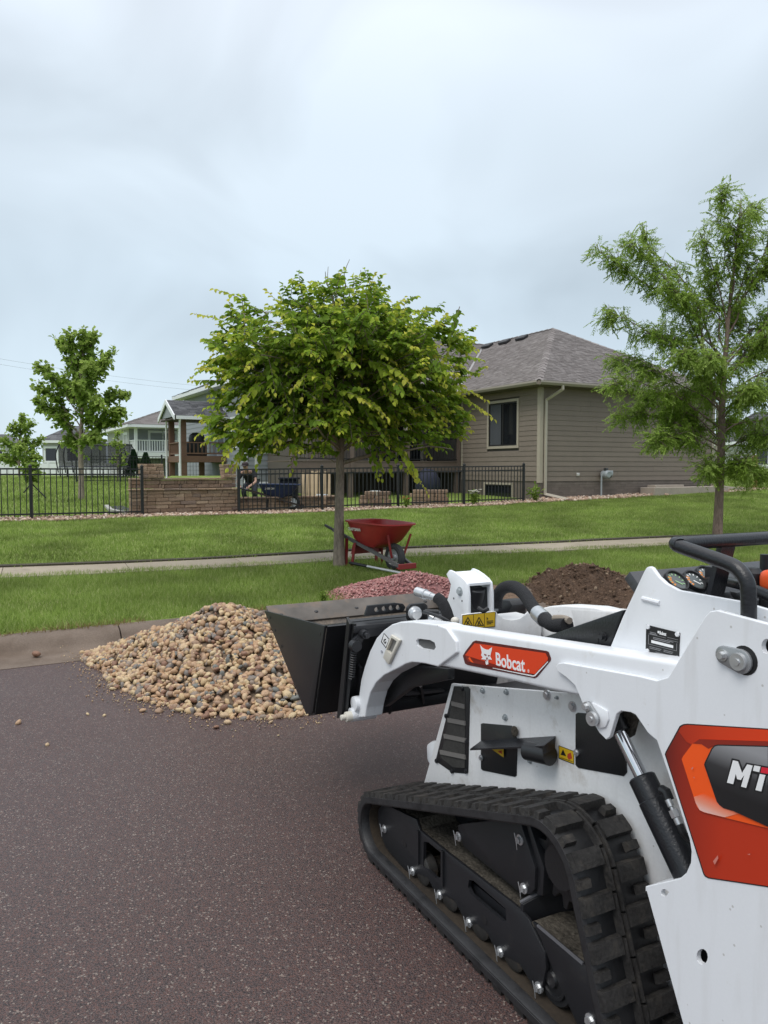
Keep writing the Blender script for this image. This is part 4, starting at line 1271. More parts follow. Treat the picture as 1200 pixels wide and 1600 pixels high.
def small_house(px0, px1, Y, py_eave, py_ridge, py_base, m_wall, m_roof, lab, gable=False):
    x0, x1 = PX(px0, Y), PX(px1, Y)
    zb, ze, zr = H + (733 - py_base) / 1200 * Y, H + (733 - py_eave) / 1200 * Y, H + (733 - py_ridge) / 1200 * Y
    h = thing('house', lab, 'house', ((x0 + x1) / 2, Y, zb)); L_ = h.location
    w2 = (x1 - x0) / 2; dp = max(6.0, w2)
    m = MB(); m.box((0, dp / 2, (ze - zb) / 2 - 1), (2 * w2 - .6, dp - .6, ze - zb + 2)); m.build('wall', m_wall, h, smooth=0)
    c = [Vector((-w2, 0, ze - zb)), Vector((w2, 0, ze - zb)), Vector((w2, dp, ze - zb)), Vector((-w2, dp, ze - zb))]
    k = 0 if gable else min(w2 * .8, dp / 2)
    r0, r1 = Vector((-w2 + k, dp / 2, zr - zb)), Vector((w2 - k, dp / 2, zr - zb))
    m = MB(); m.poly([c[0], c[1], r1, r0]); m.poly([c[2], c[3], r0, r1]); m.poly([c[1], c[2], r1]); m.poly([c[3], c[0], r0]); m.build('roof', m_roof, h, smooth=0)
    shingles(h, c[0] + L_, c[1] + L_, r1 + L_, r0 + L_, m_roof, .35, (.4, .8)); shingles(h, c[3] + L_, c[0] + L_, r0 + L_, r0 + L_, m_roof, .35, (.4, .8))
    m = MB()
    for a_, b_ in ((c[0], c[1]), (c[3], c[0])):
        m.bar(a_ - Vector((0, 0, .12)), b_ - Vector((0, 0, .12)), .08, .22)
    m.build('fascia', M_white, h, smooth=0)
    for f in (.25, .7):
        wx = -w2 + 2 * w2 * f
        window(h, Vector((L_.x, L_.y + .3, 0)), Vector((1, 0, 0)), Vector((0, -1, 0)), wx - .5, wx + .5, zb + (ze - zb) * .3, zb + (ze - zb) * .75, M_white, M_white, .12)
    return h
small_house(60, 135, 66, 688, 663, 735, M_pale, M_shg, 'distant grey roofed house behind the trampoline')
small_house(-40, 13, 88, 691, 677, 735, M_pale, M_shg, 'farthest grey roofed house at the picture edge behind the small tree')
small_house(1146, 1330, 60, 690, 640, 742, M_pale, M_shg, 'pale house beyond the brown house past the honey locust')

# ------------------------------------------------------------------ back yard things
# low white vinyl fence
vf = thing('vinyl_fence', 'low white vinyl fence behind the trampoline', 'fence', (PX(20, 52), 52, 1.1))
for i in range(11):
    m = MB(); x = PX(-30, 52) - vf.location.x + i * .92
    m.box((x + .46, .0, .42), (.89, .05, .84)); m.build('panel', M_white, vf, smooth=0)
    m = MB(); m.box((x, 0, .48), (.11, .11, .98)); m.build('post', M_white, vf, smooth=0)
# rear black fence line
rz0, rz1 = at_s(120, FD + 17), at_s(430, FD + 17)
rf = thing('metal_fence', 'thin black metal fence far behind the block wall', 'fence', XY(rz0, FD + 17)); rf.location.z = zfun(*rf.location.xy[:])
for z in (1.16, 1.02, .12):
    m = MB(); a_, b_ = XY(rz0, FD + 17), XY(rz1, FD + 17); m.bar(Vector((0, 0, z)), Vector((b_.x - a_.x, b_.y - a_.y, z)), .03, .03); m.build('rail', M_blk, rf, smooth=0)
m = MB()
for i in range(int((rz1 - rz0) / .14)):
    p = S * (i * .14); m.box((p.x, p.y, .6), (.014, .014, 1.1))
tag(m.build('picket', M_blk, rf, smooth=0), kind='stuff')
for i in range(6):
    m = MB(); p = S * (i * (rz1 - rz0) / 5); m.box((p.x, p.y, .6), (.06, .06, 1.3)); m.build('post', M_blk, rf, smooth=0)

# trampoline
TY = 37.0
tx0, tx1 = PX(74, TY), PX(186, TY)
tcx, tr_ = (tx0 + tx1) / 2, (tx1 - tx0) / 2
tz = zfun(tcx, TY + tr_)
tp = thing('trampoline', 'round backyard trampoline with dark safety net enclosure', 'trampoline', (tcx, TY + tr_, tz))
M_net = bpy.data.materials.new('safety_net'); M_net.use_nodes = True
_t = M_net.node_tree; _b = _t.nodes['Principled BSDF']; _b.inputs['Base Color'].default_value = (.02, .02, .024, 1); _b.inputs['Roughness'].default_value = .9; _b.inputs['Alpha'].default_value = .60
mz = 1.55 + .02 * 0 - tz + (733 - 729) / 1200 * TY
top = H + (733 - 693) / 1200 * TY - tz
m = MB(); m.lathe([(tr_, mz), (tr_ * 1.0, top)], seg=40); m.build('safety_net', M_net, tp, recalc=False)
m = MB(); m.lathe([(0, mz - .02), (tr_ * .86, mz), ], seg=40); m.build('jumping_mat', M_blk, tp)
m = MB(); m.lathe([(tr_ * .84, mz + .01), (tr_ * 1.0, mz + .03), (tr_ * 1.02, mz - .05), (tr_ * .84, mz - .03), (tr_ * .84, mz + .01)], seg=40); m.build('edge_pad', mat('pad_dark', (.03, .033, .04), rough=.7), tp)
m = MB(); m.tube([(tr_ * math.cos(t * math.pi / 20), tr_ * math.sin(t * math.pi / 20), top) for t in range(41)], .03, 6); m.build('top_ring', M_blk, tp)
for i in range(8):
    a_ = 2 * math.pi * i / 8 + .25; c_, s2 = math.cos(a_), math.sin(a_)
    m = MB(); m.tube([(c_ * tr_ * 1.03, s2 * tr_ * 1.03, mz - .3), (c_ * tr_ * 1.09, s2 * tr_ * 1.09, mz + .5), (c_ * tr_ * 1.05, s2 * tr_ * 1.05, top - .25), (c_ * tr_ * .98, s2 * tr_ * .98, top)], .03, 6, 3); m.build('net_pole', M_blk, tp)
    m = MB(); m.tube([(c_ * tr_ * .98, s2 * tr_ * .98, mz - .03), (c_ * tr_ * .98, s2 * tr_ * .98, 0)], .03, 6); m.build('leg', M_blk, tp)

# stacks of block, buckets, boards, bins behind the right fence
def stack(px0, px1, py0, py1, Y, lab, name='stone_stack', lens=(.28, .34, .4), hgt=.11, holes=True):
    x0, x1 = PX(px0, Y), PX(px1, Y); zg = zfun((x0 + x1) / 2, Y); ztop = H + (733 - py0) / 1200 * Y
    t_ = thing(name, lab, 'stone stack', ((x0 + x1) / 2, Y, zg))
    z = .0; k = 0
    while z < ztop - zg - .03:
        x = x0 + rnd.uniform(0, .08) + (.05 * k if rnd.random() < .4 else 0)
        while x < x1 - .1:
            ln = min(rnd.choice(lens), x1 - x)
            m = MB(); m.box((0, 0, 0), (ln - .012, .34, hgt - .008)); m.bevel(.012, 1)
            o = m.build('block', M_block, t_, smooth=0); o.location = (x + ln / 2 - t_.location.x, rnd.uniform(-.02, .02), z + hgt / 2); o.rotation_euler = (0, 0, rnd.uniform(-.04, .04)); x += ln
        z += hgt; k += 1
    return t_
stack(560, 612, 770, 790, 21.3, 'low stack of tan wall blocks behind the fence right of the trunk')
stack(640, 700, 769, 790, 22.5, 'longer stack of brown wall blocks under the deck')
stack(478, 512, 774, 796, 20.8, 'short stack of brown wall blocks left of the tree trunk', lens=(.2, .26))
M_tan = mat('raw_board', (.42, .31, .2), rough=.8, var=.15, vscale=6, objr=.2)
pl = thing('board_stack', 'bundle of pale timber boards leaning upright under the deck', 'boards', (PX(494, 23), 23, zfun(PX(494, 23), 23)))
for i in range(9):
    m = MB(); m.box((0, 0, .45), (.085, .03, .8 + .25 * rnd.random())); o = m.build('board', M_tan, pl, smooth=0); o.location = (-.42 + i * .1, .02 * (i % 3), 0); o.rotation_euler = (-.18, rnd.uniform(-.05, .05), 0)
def bucket(px, py, Y, lab, m_, r_=.15, h_=.36, name='bucket', cat='bucket'):
    x = PX(px, Y); o_ = thing(name, lab, cat, (x, Y, zfun(x, Y)))
    m = MB(); m.lathe([(0, 0), (r_ * .86, 0), (r_, h_), (r_ * 1.06, h_), (r_ * 1.06, h_ - .04), (r_ * .99, h_ - .045)], seg=20); m.lathe([(r_ * .97, h_), (r_ * .83, .01), (0, .012)], seg=20); m.build('body', m_, o_)
    m = MB(); m.tube([(-r_, 0, h_ - .03), (-r_ * .8, -.06, h_ * .72), (0, -.12, h_ * .55), (r_ * .8, -.06, h_ * .72), (r_, 0, h_ - .03)], .006, 6, 4); m.build('handle', M_gm, o_)
bucket(503, 785, 21.2, 'white plastic bucket beside the fence post left of the trunk', M_white)
bucket(586, 770, 23.6, 'white plastic bucket standing behind the block stack', M_white)
# upright blue bin
bx = thing('wheeled_bin', 'tall dark blue wheeled bin behind the blue wheelbarrow', 'bin', (PX(452, 23), 23, zfun(PX(452, 23), 23)))
M_bin = mat('bin_blue', (.007, .009, .017), rough=.75, spec=.2)
m = MB(); m.plate([(-.25, -.25, .05), (.25, -.25, .05), (.25, .25, .05), (-.25, .25, .05)], (0, 0, .62), bevel=.03); m.build('body', M_bin, bx)
m = MB(); m.box((0, 0, .70), (.58, .6, .06)); m.bevel(.02); m.build('lid', M_bin, bx)
for x in (-.22, .22):
    m = MB(); m.cyl((x - .03, .26, .1), (x + .03, .26, .1), .1, .1, 14); m.build('wheel', M_blk, bx)
# navy cover under the deck
nx_, ny_ = PX(668, 25.5), 25.5
nc = thing('covered_heap', 'rounded navy blue cover in the shade under the deck', 'tarp', (nx_, ny_, zfun(nx_, ny_)))
b = bmesh.new(); bmesh.ops.create_uvsphere(b, u_segments=28, v_segments=16, radius=1)
for v in b.verts:
    k = 1 + .10 * mnoise.noise(v.co * 2.4) + .05 * mnoise.noise(v.co * 6)
    v.co = Vector((v.co.x * .42 * k, v.co.y * .4 * k, max(-.02, .45 + v.co.z * .5 * k)))
me = bpy.data.meshes.new('cover'); b.to_mesh(me); b.free(); me.materials.append(mat('navy_cloth', (.012, .015, .034), rough=.8)); me.polygons.foreach_set('use_smooth', [True] * len(me.polygons))
link(bpy.data.objects.new('cover', me), nc)
# timber post near the right edge
tpst = MB(); tpst.box((0, 0, .55), (.17, .17, 1.3)); tpst.bevel(.015, 1); p = PG(1178, 757)
tpst.cyl((0, 0, 1.2), (0, 0, 1.26), .06, .02, 8)
o = tpst.build('timber_post', mat('red_timber', (.22, .085, .04), rough=.8, var=.2, vscale=8)); o.location = PY(1178, 757, 29); o.location.z = zfun(o.location.x, o.location.y); tag(o, 'short reddish timber post on the lawn past the house corner', 'post')
# overhead wires, barely visible
M_wire = mat('wire', (.25, .26, .28), rough=.6)
for py0, py1, lab in ((553, 600, 'upper faint overhead wire crossing the sky'), (562, 607, 'lower faint overhead wire crossing the sky')):
    a_, b_ = PY(-80, py0 - 6, 90), PY(420, py1 + 12, 110)
    pts = [a_.lerp(b_, k / 12) - Vector((0, 0, .6 * math.sin(math.pi * k / 12))) for k in range(13)]
    m = MB(); m.tube([p - a_ for p in pts], .012, 5); o = m.build('overhead_wire', M_wire); o.location = a_; tag(o, lab, 'wire')
# ================================================================== TREES AND PLANTS
def leaf_arrays(P, D, Nn, L_, W_, A, fold=.18, curl=.2):
    """P base, D direction, Nn blade normal (n,3); length, width, age -> verts, quads, age"""
    D = D / np.linalg.norm(D, axis=1)[:, None]
    side = np.cross(D, Nn); side /= np.maximum(np.linalg.norm(side, axis=1), 1e-6)[:, None]
    up = np.cross(side, D)
    L_ = L_[:, None]; W_ = W_[:, None]
    v = np.empty((len(P), 6, 3), dtype=np.float32)
    v[:, 0] = P
    v[:, 1] = P + D * L_ * .30 + side * W_ * .46 + up * W_ * fold
    v[:, 2] = P + D * L_ * .68 + side * W_ * .40 + up * W_ * (fold - curl * .4)
    v[:, 3] = P + D * L_ - up * L_ * curl
    v[:, 4] = P + D * L_ * .68 - side * W_ * .40 + up * W_ * (fold - curl * .4)
    v[:, 5] = P + D * L_ * .30 - side * W_ * .46 + up * W_ * fold
    b = (np.arange(len(P)) * 6)[:, None]
    f = np.concatenate([b + np.array([[0, 1, 2, 3]]), b + np.array([[0, 3, 4, 5]])])
    return v.reshape(-1, 3), f, np.repeat(A, 6)
class Leaves:
    def __init__(self): self.P, self.D, self.N, self.L, self.W, self.A = [], [], [], [], [], []
    def add(self, p, d, n, l, w_, a):
        self.P.append(p[:]); self.D.append(d[:]); self.N.append(n[:]); self.L.append(l); self.W.append(w_); self.A.append(a)
    def build(self, name, m, parent, **k):
        v, f, a = leaf_arrays(np.array(self.P), np.array(self.D), np.array(self.N), np.array(self.L), np.array(self.W), np.array(self.A), **k)
        return np_mesh(name, v, f, m, parent, {'age': a})
def rv(s=1.0):
    return Vector((rnd.gauss(0, s), rnd.gauss(0, s), rnd.gauss(0, s)))
UP = Vector((0, 0, 1))
M_bark = mat('bark', (.25, .205, .165), rough=.95, var=.35, vscale=14, stretch=(1, 1, .25), fine=.3, fscale=70, bump=1.0, bscale=38, bdist=.02, spec=.2)
M_bark2 = mat('bark_locust', (.21, .155, .125), rough=.95, var=.3, vscale=14, stretch=(1, 1, .3), fine=.3, fscale=60, bump=.9, bscale=32, bdist=.02, spec=.2)
M_leafA = mat('leaf_elm', (.1, .2, .03), rough=.6, spec=.18, attr=('age', [(0, (.125, .215, .024)), (.35, (.195, .305, .032)), (.60, (.31, .415, .044)), (.85, (.45, .51, .058)), (1, (.58, .56, .085))]), isl=.24, trans=.46)
M_leafB = mat('leaf_locust', (.1, .2, .03), rough=.65, spec=.12, attr=('age', [(0, (.140, .230, .030)), (.6, (.230, .345, .052)), (1, (.36, .47, .13))]), isl=.24, trans=.46)
M_leafC = mat('leaf_maple', (.1, .2, .03), rough=.6, spec=.18, attr=('age', [(0, (.130, .215, .030)), (.6, (.220, .330, .052)), (1, (.37, .47, .12))]), isl=.25, trans=.46)

# ---- street tree with arching leafy shoots
def street_tree():
    base = PG(530, 884)
    t = thing('street_tree', 'broad young street tree with yellow green shoot tips and slim straight trunk', 'tree', base)
    m = MB()
    hgt = 4.25
    trunk = [Vector((0, 0, -.1)), Vector((0, 0, .05)), Vector((.0, 0, .6)), Vector((.015, 0, 1.2)), Vector((.02, .02, 1.9)), Vector((.03, .03, 2.5)), Vector((.05, .0, 2.9)), Vector((.10, 0, 3.4))]
    m.tube(trunk, [.105, .086, .066, .058, .052, .044, .03, .012], 14, 4)
    m.build('trunk', M_bark, t)
    limbs = MB(); lv = Leaves(); tips = []
    def shoot(p, d, ln, droop, nl, size, age0=0.0, agex=1.0):
        pts = []
        for k in range(nl + 1):
            u = k / nl
            q = p + d * ln * u + Vector((0, 0, -droop * u * u))
            pts.append(q)
        limbs.tube([pts[0], pts[len(pts) // 2], pts[-1]], [.006, .0045, .002], 3, caps=False)
        for k in range(1, nl + 1):
            tg = (pts[k] - pts[k - 1]).normalized()
            sd = tg.cross(UP)
            if sd.length < .05: sd = Vector((1, 0, 0))
            sd.normalize()
            s_ = 1 if k % 2 else -1
            u = k / nl
            for rep in range(1):
                ld = sd * s_ * .8 + tg * .55 + Vector((0, 0, -.38)) + rv(.2)
                if k == nl: ld = tg + Vector((0, 0, -.3))
                nn = (UP * 1.1 + rv(.38))
                l = size * rnd.uniform(.75, 1.15) * (1 - .38 * max(0, u - .55) / .45)
                a = min(1.0, max(0.0, (age0 + agex * u ** 1.7) + rnd.gauss(0, .06)))
                lv.add(pts[k], ld, nn, l, l * .74, a)
    # crown: limbs, then leafy shoots through its whole volume, clumped
    C0 = Vector((0.04, 0, 2.80))
    RX, RU, RD = 1.88, 1.09, 1.08
    n_limb = 24
    for i in range(n_limb):
        f = i / (n_limb - 1)
        z0 = 1.40 + f * 1.9
        az = i * 2.399 + rnd.uniform(-.3, .3)
        el = R(14 + 52 * f + rnd.uniform(-8, 10))
        d = Vector((math.cos(az) * math.cos(el), math.sin(az) * math.cos(el), math.sin(el)))
        ln = (1.55 - .72 * f) * rnd.uniform(.85, 1.05)
        p0 = Vector((.02, .02, z0))
        pts = [p0 + d * ln * (k / 5) + Vector((0, 0, (.12 * k / 5 - .14 * (k / 5) ** 2) * ln)) + rv(.03) * (k / 5) for k in range(6)]
        r0 = .030 - .014 * f
        limbs.tube(pts, [r0 * (1 - .8 * k / 5) for k in range(6)], 6, 2, caps=False)
    made = 0
    while made < 1080:
        q = rv(1.0); q.normalize(); ro = rnd.uniform(.18, 1.0) ** .55
        s_ = Vector((q.x * RX, q.y * RX, q.z * (RU if q.z > 0 else RD))) * ro
        if s_.z < 0: s_.x *= 1 - .22 * (s_.z / RD) ** 2; s_.y *= 1 - .22 * (s_.z / RD) ** 2
        q_ = C0 + s_
        if ro > .42 and mnoise.noise(Vector((q_.x * 1.5, q_.y * 1.5, q_.z * 2.3)) + Vector((4, 1, 7))) < -.05 - .45 * (1 - ro): continue
        if ro > .8 and mnoise.noise(Vector((q.x, q.y, q.z)) * 2.2 + Vector((1, 5, 2))) < -.12: continue
        made += 1
        p = C0 + s_
        out = Vector((s_.x, s_.y, s_.z * .6)).normalized()
        dd = (out * .9 + rv(.38) + Vector((0, 0, .46 if s_.z > -.3 else .30))).normalized()
        ln2 = rnd.uniform(.30, .60) * (1 if ro < .85 else .8)
        st = p - dd * ln2 * .6
        ax = Vector((.03, .02, max(1.5, st.z - .35)))
        if made % 4 == 0: limbs.tube([ax.lerp(st, .35), st], [.008, .005], 4, caps=False)
        young = rnd.random() < (.72 if ro > .70 else .3)
        shoot(st, dd, ln2, ln2 * rnd.uniform(.12, .45), int(ln2 / .044) + 4, .106, .12 if young else 0, rnd.uniform(.7, 1.0) if young else rnd.uniform(.35, .65))
    for (cx, cy, cz, rx, rz_2, nn_) in ((-1.12, 0, 2.02, .72, .50, 130), (1.0, 0, 2.05, .78, .45, 90), (-.2, -.6, 1.9, .8, .36, 60), (-1.35, 0, 2.75, .5, .5, 50)):
        for k in range(nn_):
            q = rv(1); q.normalize(); q *= rnd.random() ** .4
            p = Vector((cx + q.x * rx, cy + q.y * rx * 1.3, cz + q.z * rz_2))
            out = Vector((p.x, p.y, 0)).normalized()
            dd = (out * .9 + rv(.4) + Vector((0, 0, .30))).normalized(); ln2 = rnd.uniform(.28, .5)
            st = p - dd * ln2 * .6
            if k % 5 == 0: limbs.tube([Vector((.03, .02, st.z - .1)).lerp(st, .4), st], [.008, .005], 4, caps=False)
            young = rnd.random() < .6
            shoot(st, dd, ln2, ln2 * rnd.uniform(.12, .4), int(ln2 / .044) + 4, .106, .12 if young else 0, rnd.uniform(.7, 1.0) if young else rnd.uniform(.35, .65))
    # long arching shoots that break the outline, as in the photo
    for px, py, dy, back in ((303, 490, 0, (.55, -.25)), (335, 452, .3, (.5, -.3)), (310, 575, -.5, (.5, -.1)), (330, 545, .4, (.5, -.1)), (418, 455, -.3, (.25, -.4)), (497, 448, .2, (.1, -.45)),
                             (585, 430, 0, (-.15, -.5)), (575, 440, .4, (-.1, -.5)), (632, 465, -.3, (-.25, -.35)), (683, 485, .2, (-.5, -.12)), (655, 520, -.4, (-.45, -.1)), (735, 612, 0, (-.55, -.12)), (772, 655, .1, (-.75, .45)),
                             (760, 625, -.3, (-.7, .25)), (668, 772, -.5, (-.45, .75)), (648, 748, -.2, (-.35, .6)), (640, 600, -1.6, (-.3, .3)), (626, 610, -1.5, (-.3, .4)), (575, 632, -1.7, (-.35, .2)), (605, 655, -1.5, (-.3, .3)),
                             (372, 640, -1.3, (.2, .35)), (350, 720, -.6, (.25, .5)), (365, 735, -.3, (.25, .6)), (385, 575, -1.4, (.1, .2)), (430, 700, -1.2, (.1, .4)), (690, 560, -.5, (-.5, .1)), (720, 590, .2, (-.6, .05)), (705, 660, -.3, (-.6, .3)),
                             (545, 560, -1.7, (-.2, .15)), (500, 520, -1.5, (-.2, .1)), (455, 610, -1.6, (.25, .3))):
        tip = PY(px, py, base.y + dy) - base
        st = tip + Vector((back[0] * 1.25, -dy * .25 + .05, back[1] * 1.05))
        d = (tip - st); ln = d.length; dr = ln * .30
        shoot(st, (d + Vector((0, 0, dr))).normalized(), (d + Vector((0, 0, dr))).length, dr, int(ln / .046) + 3, .110, .45, .8)
        c_ = Vector((.03, .03, st.z - .25))
        limbs.tube([c_, c_.lerp(st, .5) + Vector((0, 0, .08)), st], [.014, .011, .006], 5, 3, caps=False)
        for k in range(5):
            q = c_.lerp(st, rnd.uniform(.5, 1)) + rv(.08)
            dd = (d.normalized() + rv(.5)).normalized(); l2 = rnd.uniform(.3, .55)
            shoot(q, dd, l2, l2 * .3, int(l2 / .052) + 3, .112, .1, .8)
    limbs.build('branches', M_bark, t, smooth=180)
    lv.build('crown', M_leafA, t)
    return t
street_tree()

# ---- generic loose tree: limbs towards given world tips, sprays along them
def spray_tree(name, label, base, trunk, tr, tips, mleaf, mbark, fn, per_limb, twig=(.3, .6), spread=.45, group=None, trunk_col=None, start=.25, bow=.1):
    t = thing(name, label, 'tree', base, 0, group)
    m = MB(); m.tube(trunk, tr, 10, 3); m.build('trunk', mbark, t)
    limbs = MB(); lv = Leaves()
    def on_trunk(z):
        for a, b_ in zip(trunk, trunk[1:]):
            if a.z <= z <= b_.z: return a.lerp(b_, (z - a.z) / max(1e-6, b_.z - a.z))
        return trunk[-1].copy()
    for tip, z0, r0, n in tips:
        p0 = on_trunk(z0); d = tip - p0; ln = d.length
        pts = [p0 + d * (k / 6) + Vector((0, 0, math.sin(math.pi * k / 6) * ln * bow)) + rv(.022 * ln) * (1 if 0 < k < 6 else 0) for k in range(7)]
        limbs.tube(pts, [r0 * (1 - .82 * k / 6) for k in range(7)], 6, 2, caps=False)
        for k in range(int(n * per_limb)):
            u = start + (1 - start) * rnd.random() ** .75; i = min(5, int(u * 6))
            q = pts[i].lerp(pts[i + 1], u * 6 - i)
            dd = (d.normalized() * .7 + rv(spread) + Vector((0, 0, .12))).normalized()
            l2 = rnd.uniform(*twig) * (1.25 - .5 * u)
            e = q + dd * l2
            limbs.tube([q, q.lerp(e, .5) + Vector((0, 0, .03)), e], [.007, .005, .002], 3, caps=False)
            fn(lv, q, e, dd, u)
    limbs.build('branches', mbark, t, smooth=180)
    lv.build('crown', mleaf, t, fold=.10, curl=.12)
    return t
def locust_fn(lv, q, e, dd, u):
    nf = 5
    for k in range(nf):
        p = q.lerp(e, (k + .6) / nf)
        fd = (dd * .4 + rv(.55) + Vector((0, 0, -.5))).normalized(); fl = rnd.uniform(.16, .26)
        sd = fd.cross(UP + rv(.3)).normalized()
        a = min(1, max(0, .25 + .45 * u + .25 * (k / nf) + rnd.gauss(0, .12)))
        for j in range(8):
            x = p + fd * fl * (j + 1) / 8 + Vector((0, 0, -.03 * ((j + 1) / 8) ** 2))
            for s_ in (1, -1):
                ld = sd * s_ * .75 + fd * .6 + Vector((0, 0, -.2)) + rv(.15)
                lv.add(x, ld, UP + rv(.5), rnd.uniform(.042, .064), rnd.uniform(.017, .024), a)
hb = PG(1121, 838)
hY = hb.y
def rel(px, py, dy=0.0): return PY(px, py, hY + dy) - hb
trk = [Vector((0, 0, -.1)), Vector((0, 0, .1)), rel(1124, 770), rel(1127, 700), rel(1128, 640), rel(1133, 560), rel(1140, 480), rel(1150, 390), rel(1158, 310)]
tips = []
for px, py, dy, z0, r0, n in ((935, 392, .3, 3.0, .035, 1.5), (985, 385, -.4, 3.2, .03, 1.2), (1008, 368, .2, 3.3, .03, 1.0), (942, 500, -.2, 2.6, .03, 1.3), (965, 560, .5, 2.4, .025, 1.3), (962, 600, -.5, 2.1, .025, 1.2), (1030, 520, .9, 2.9, .03, 1.2), (1040, 450, -.8, 3.2, .03, 1.1),
                              (965, 655, .2, 1.75, .025, 1.3), (1020, 690, -.6, 1.6, .02, 1.3), (1060, 650, .8, 1.8, .02, 1.2), (1005, 625, .9, 1.9, .02, 1.0), (1100, 430, .6, 3.6, .025, .9), (1095, 375, -.2, 3.9, .025, .7), (1128, 306, .1, 4.5, .02, .9), (1160, 332, -.3, 4.5, .02, .9),
                              (1180, 330, .5, 4.4, .02, .8), (1215, 400, -.3, 3.9, .025, 1.3), (1240, 340, .3, 4.3, .025, 1.0), (1260, 470, .7, 3.4, .03, 1.4), (1300, 430, -.3, 3.3, .03, 1.4), (1330, 560, .2, 2.7, .03, 1.4), (1270, 600, -.8, 2.4, .025, 1.4), (1290, 660, .4, 2.0, .025, 1.3),
                              (1200, 540, 1.3, 3.0, .025, 1.2), (1180, 610, -1.3, 2.3, .025, 1.2), (1110, 560, -1.4, 2.7, .025, 1.2), (1090, 600, 1.4, 2.3, .025, 1.2), (1210, 680, -.9, 1.6, .02, 1.2), (1165, 725, -.7, 1.25, .018, .9), (1105, 735, -.5, 1.2, .018, .7), (1190, 745, .3, 1.3, .018, .9),
                              (1150, 480, 1.0, 3.4, .02, 1.0), (1060, 555, -1.0, 2.6, .022, 1.0), (1150, 660, 1.0, 1.9, .02, 1.0), (1230, 520, -1.1, 3.0, .022, 1.0)):
    tips.append((rel(px, py, dy), z0, r0 * .75, n * 1.15))
spray_tree('honey_locust', 'tall airy honey locust with fine feathery leaflets beside the sidewalk', hb, trk, [.115, .095, .080, .072, .062, .046, .032, .020, .007], tips, M_leafB, M_bark2, locust_fn, 37, (.22, .5), .55, start=.16)

def broad_fn(size):
    def fn(lv, q, e, dd, u):
        for k in range(9):
            p = q.lerp(e, (k + .5) / 9) + rv(.03)
            ld = dd * .5 + rv(.7) + Vector((0, 0, -.3))
            l = size * rnd.uniform(.7, 1.2)
            lv.add(p, ld, UP + rv(.5), l, l * .85, min(1, max(0, .2 + .5 * u + .3 * (k / 9) + rnd.gauss(0, .12))))
    return fn
mbp = PY(127, 775, 23.0); mbp.z = zfun(mbp.x, mbp.y)
def relm(px, py, dy=0.0): return PY(px, py, 23 + dy) - mbp
tips = [(relm(127 + (px - 127) * .90, py + 6, dy), z0, .024, n) for px, py, dy, z0, n in ((52, 568, 0, 2.4, 1.3), (50, 600, .3, 2.1, 1.2), (48, 622, -.4, 1.9, 1.2), (75, 640, .5, 1.7, 1.2), (88, 528, .2, 3.0, 1.1), (104, 520, -.3, 3.4, 1.0), (130, 520, 0, 3.8, 1.1), (150, 522, .3, 3.5, 1.0), (165, 560, -.3, 2.9, 1.2), (178, 545, .2, 2.9, .8),
         (200, 612, .1, 2.2, 1.4), (198, 640, -.4, 1.9, 1.3), (185, 655, .4, 1.7, 1.2), (150, 680, -.5, 1.5, 1.0), (105, 685, .4, 1.5, 1.0), (120, 600, -1.2, 2.4, 1.3), (140, 610, 1.2, 2.4, 1.3), (95, 590, 1.0, 2.4, 1.2), (160, 625, -1.1, 2.1, 1.2), (115, 560, .8, 2.9, 1.1), (140, 570, -.9, 2.8, 1.1))]
spray_tree('maple_tree', 'young round crowned maple on the lawn behind the black fence', mbp, [Vector((0, 0, -.1)), relm(127, 740), relm(126, 700), relm(128, 650), relm(128, 600), relm(130, 540)], [.10, .08, .07, .05, .035, .012], tips, M_leafC, M_bark, broad_fn(.130), 38, (.2, .44), .6, start=.15)
sb = PY(30, 742, 40.0); sb.z = zfun(sb.x, sb.y)
def rels(px, py, dy=0.0): return PY(px, py, 40 + dy) - sb
tips = [(rels(px, py, dy), z0, .03, n) for px, py, dy, z0, n in ((5, 690, 0, 1.0, 1.2), (2, 715, .4, .7, 1.2), (20, 665, -.3, 1.4, 1.2), (35, 655, .2, 1.7, 1.2), (48, 662, -.3, 1.4, 1.2), (62, 690, .2, 1.0, 1.2), (60, 715, -.3, .7, 1.1), (30, 700, -1, .8, 1.3), (40, 690, 1, 1.0, 1.3), (20, 720, .5, .6, 1.2), (48, 725, -.6, .5, 1.0))]
spray_tree('small_tree', 'small bright green tree in front of the far houses', sb, [Vector((0, 0, -.1)), rels(30, 725), rels(31, 690), rels(33, 665)], [.07, .05, .03, .01], tips, M_leafC, M_bark, broad_fn(.16), 24, (.3, .6), .55)
yb = PY(184, 742, 34.0); yb.z = zfun(yb.x, yb.y)
def rely(px, py, dy=0.0): return PY(px, py, 34 + dy) - yb
tips = [(rely(px, py, dy), z0, .015, n) for px, py, dy, z0, n in ((176, 690, 0, .9, .8), (184, 678, .1, 1.2, .8), (192, 695, -.1, .9, .8), (178, 715, .2, .5, .7), (192, 720, -.2, .5, .7))]
spray_tree('young_tree', 'slender young tree between the trampoline and the dark conifers', yb, [Vector((0, 0, -.1)), rely(184, 720), rely(185, 685)], [.03, .022, .008], tips, M_leafC, M_bark, broad_fn(.13), 8, (.2, .4), .5)
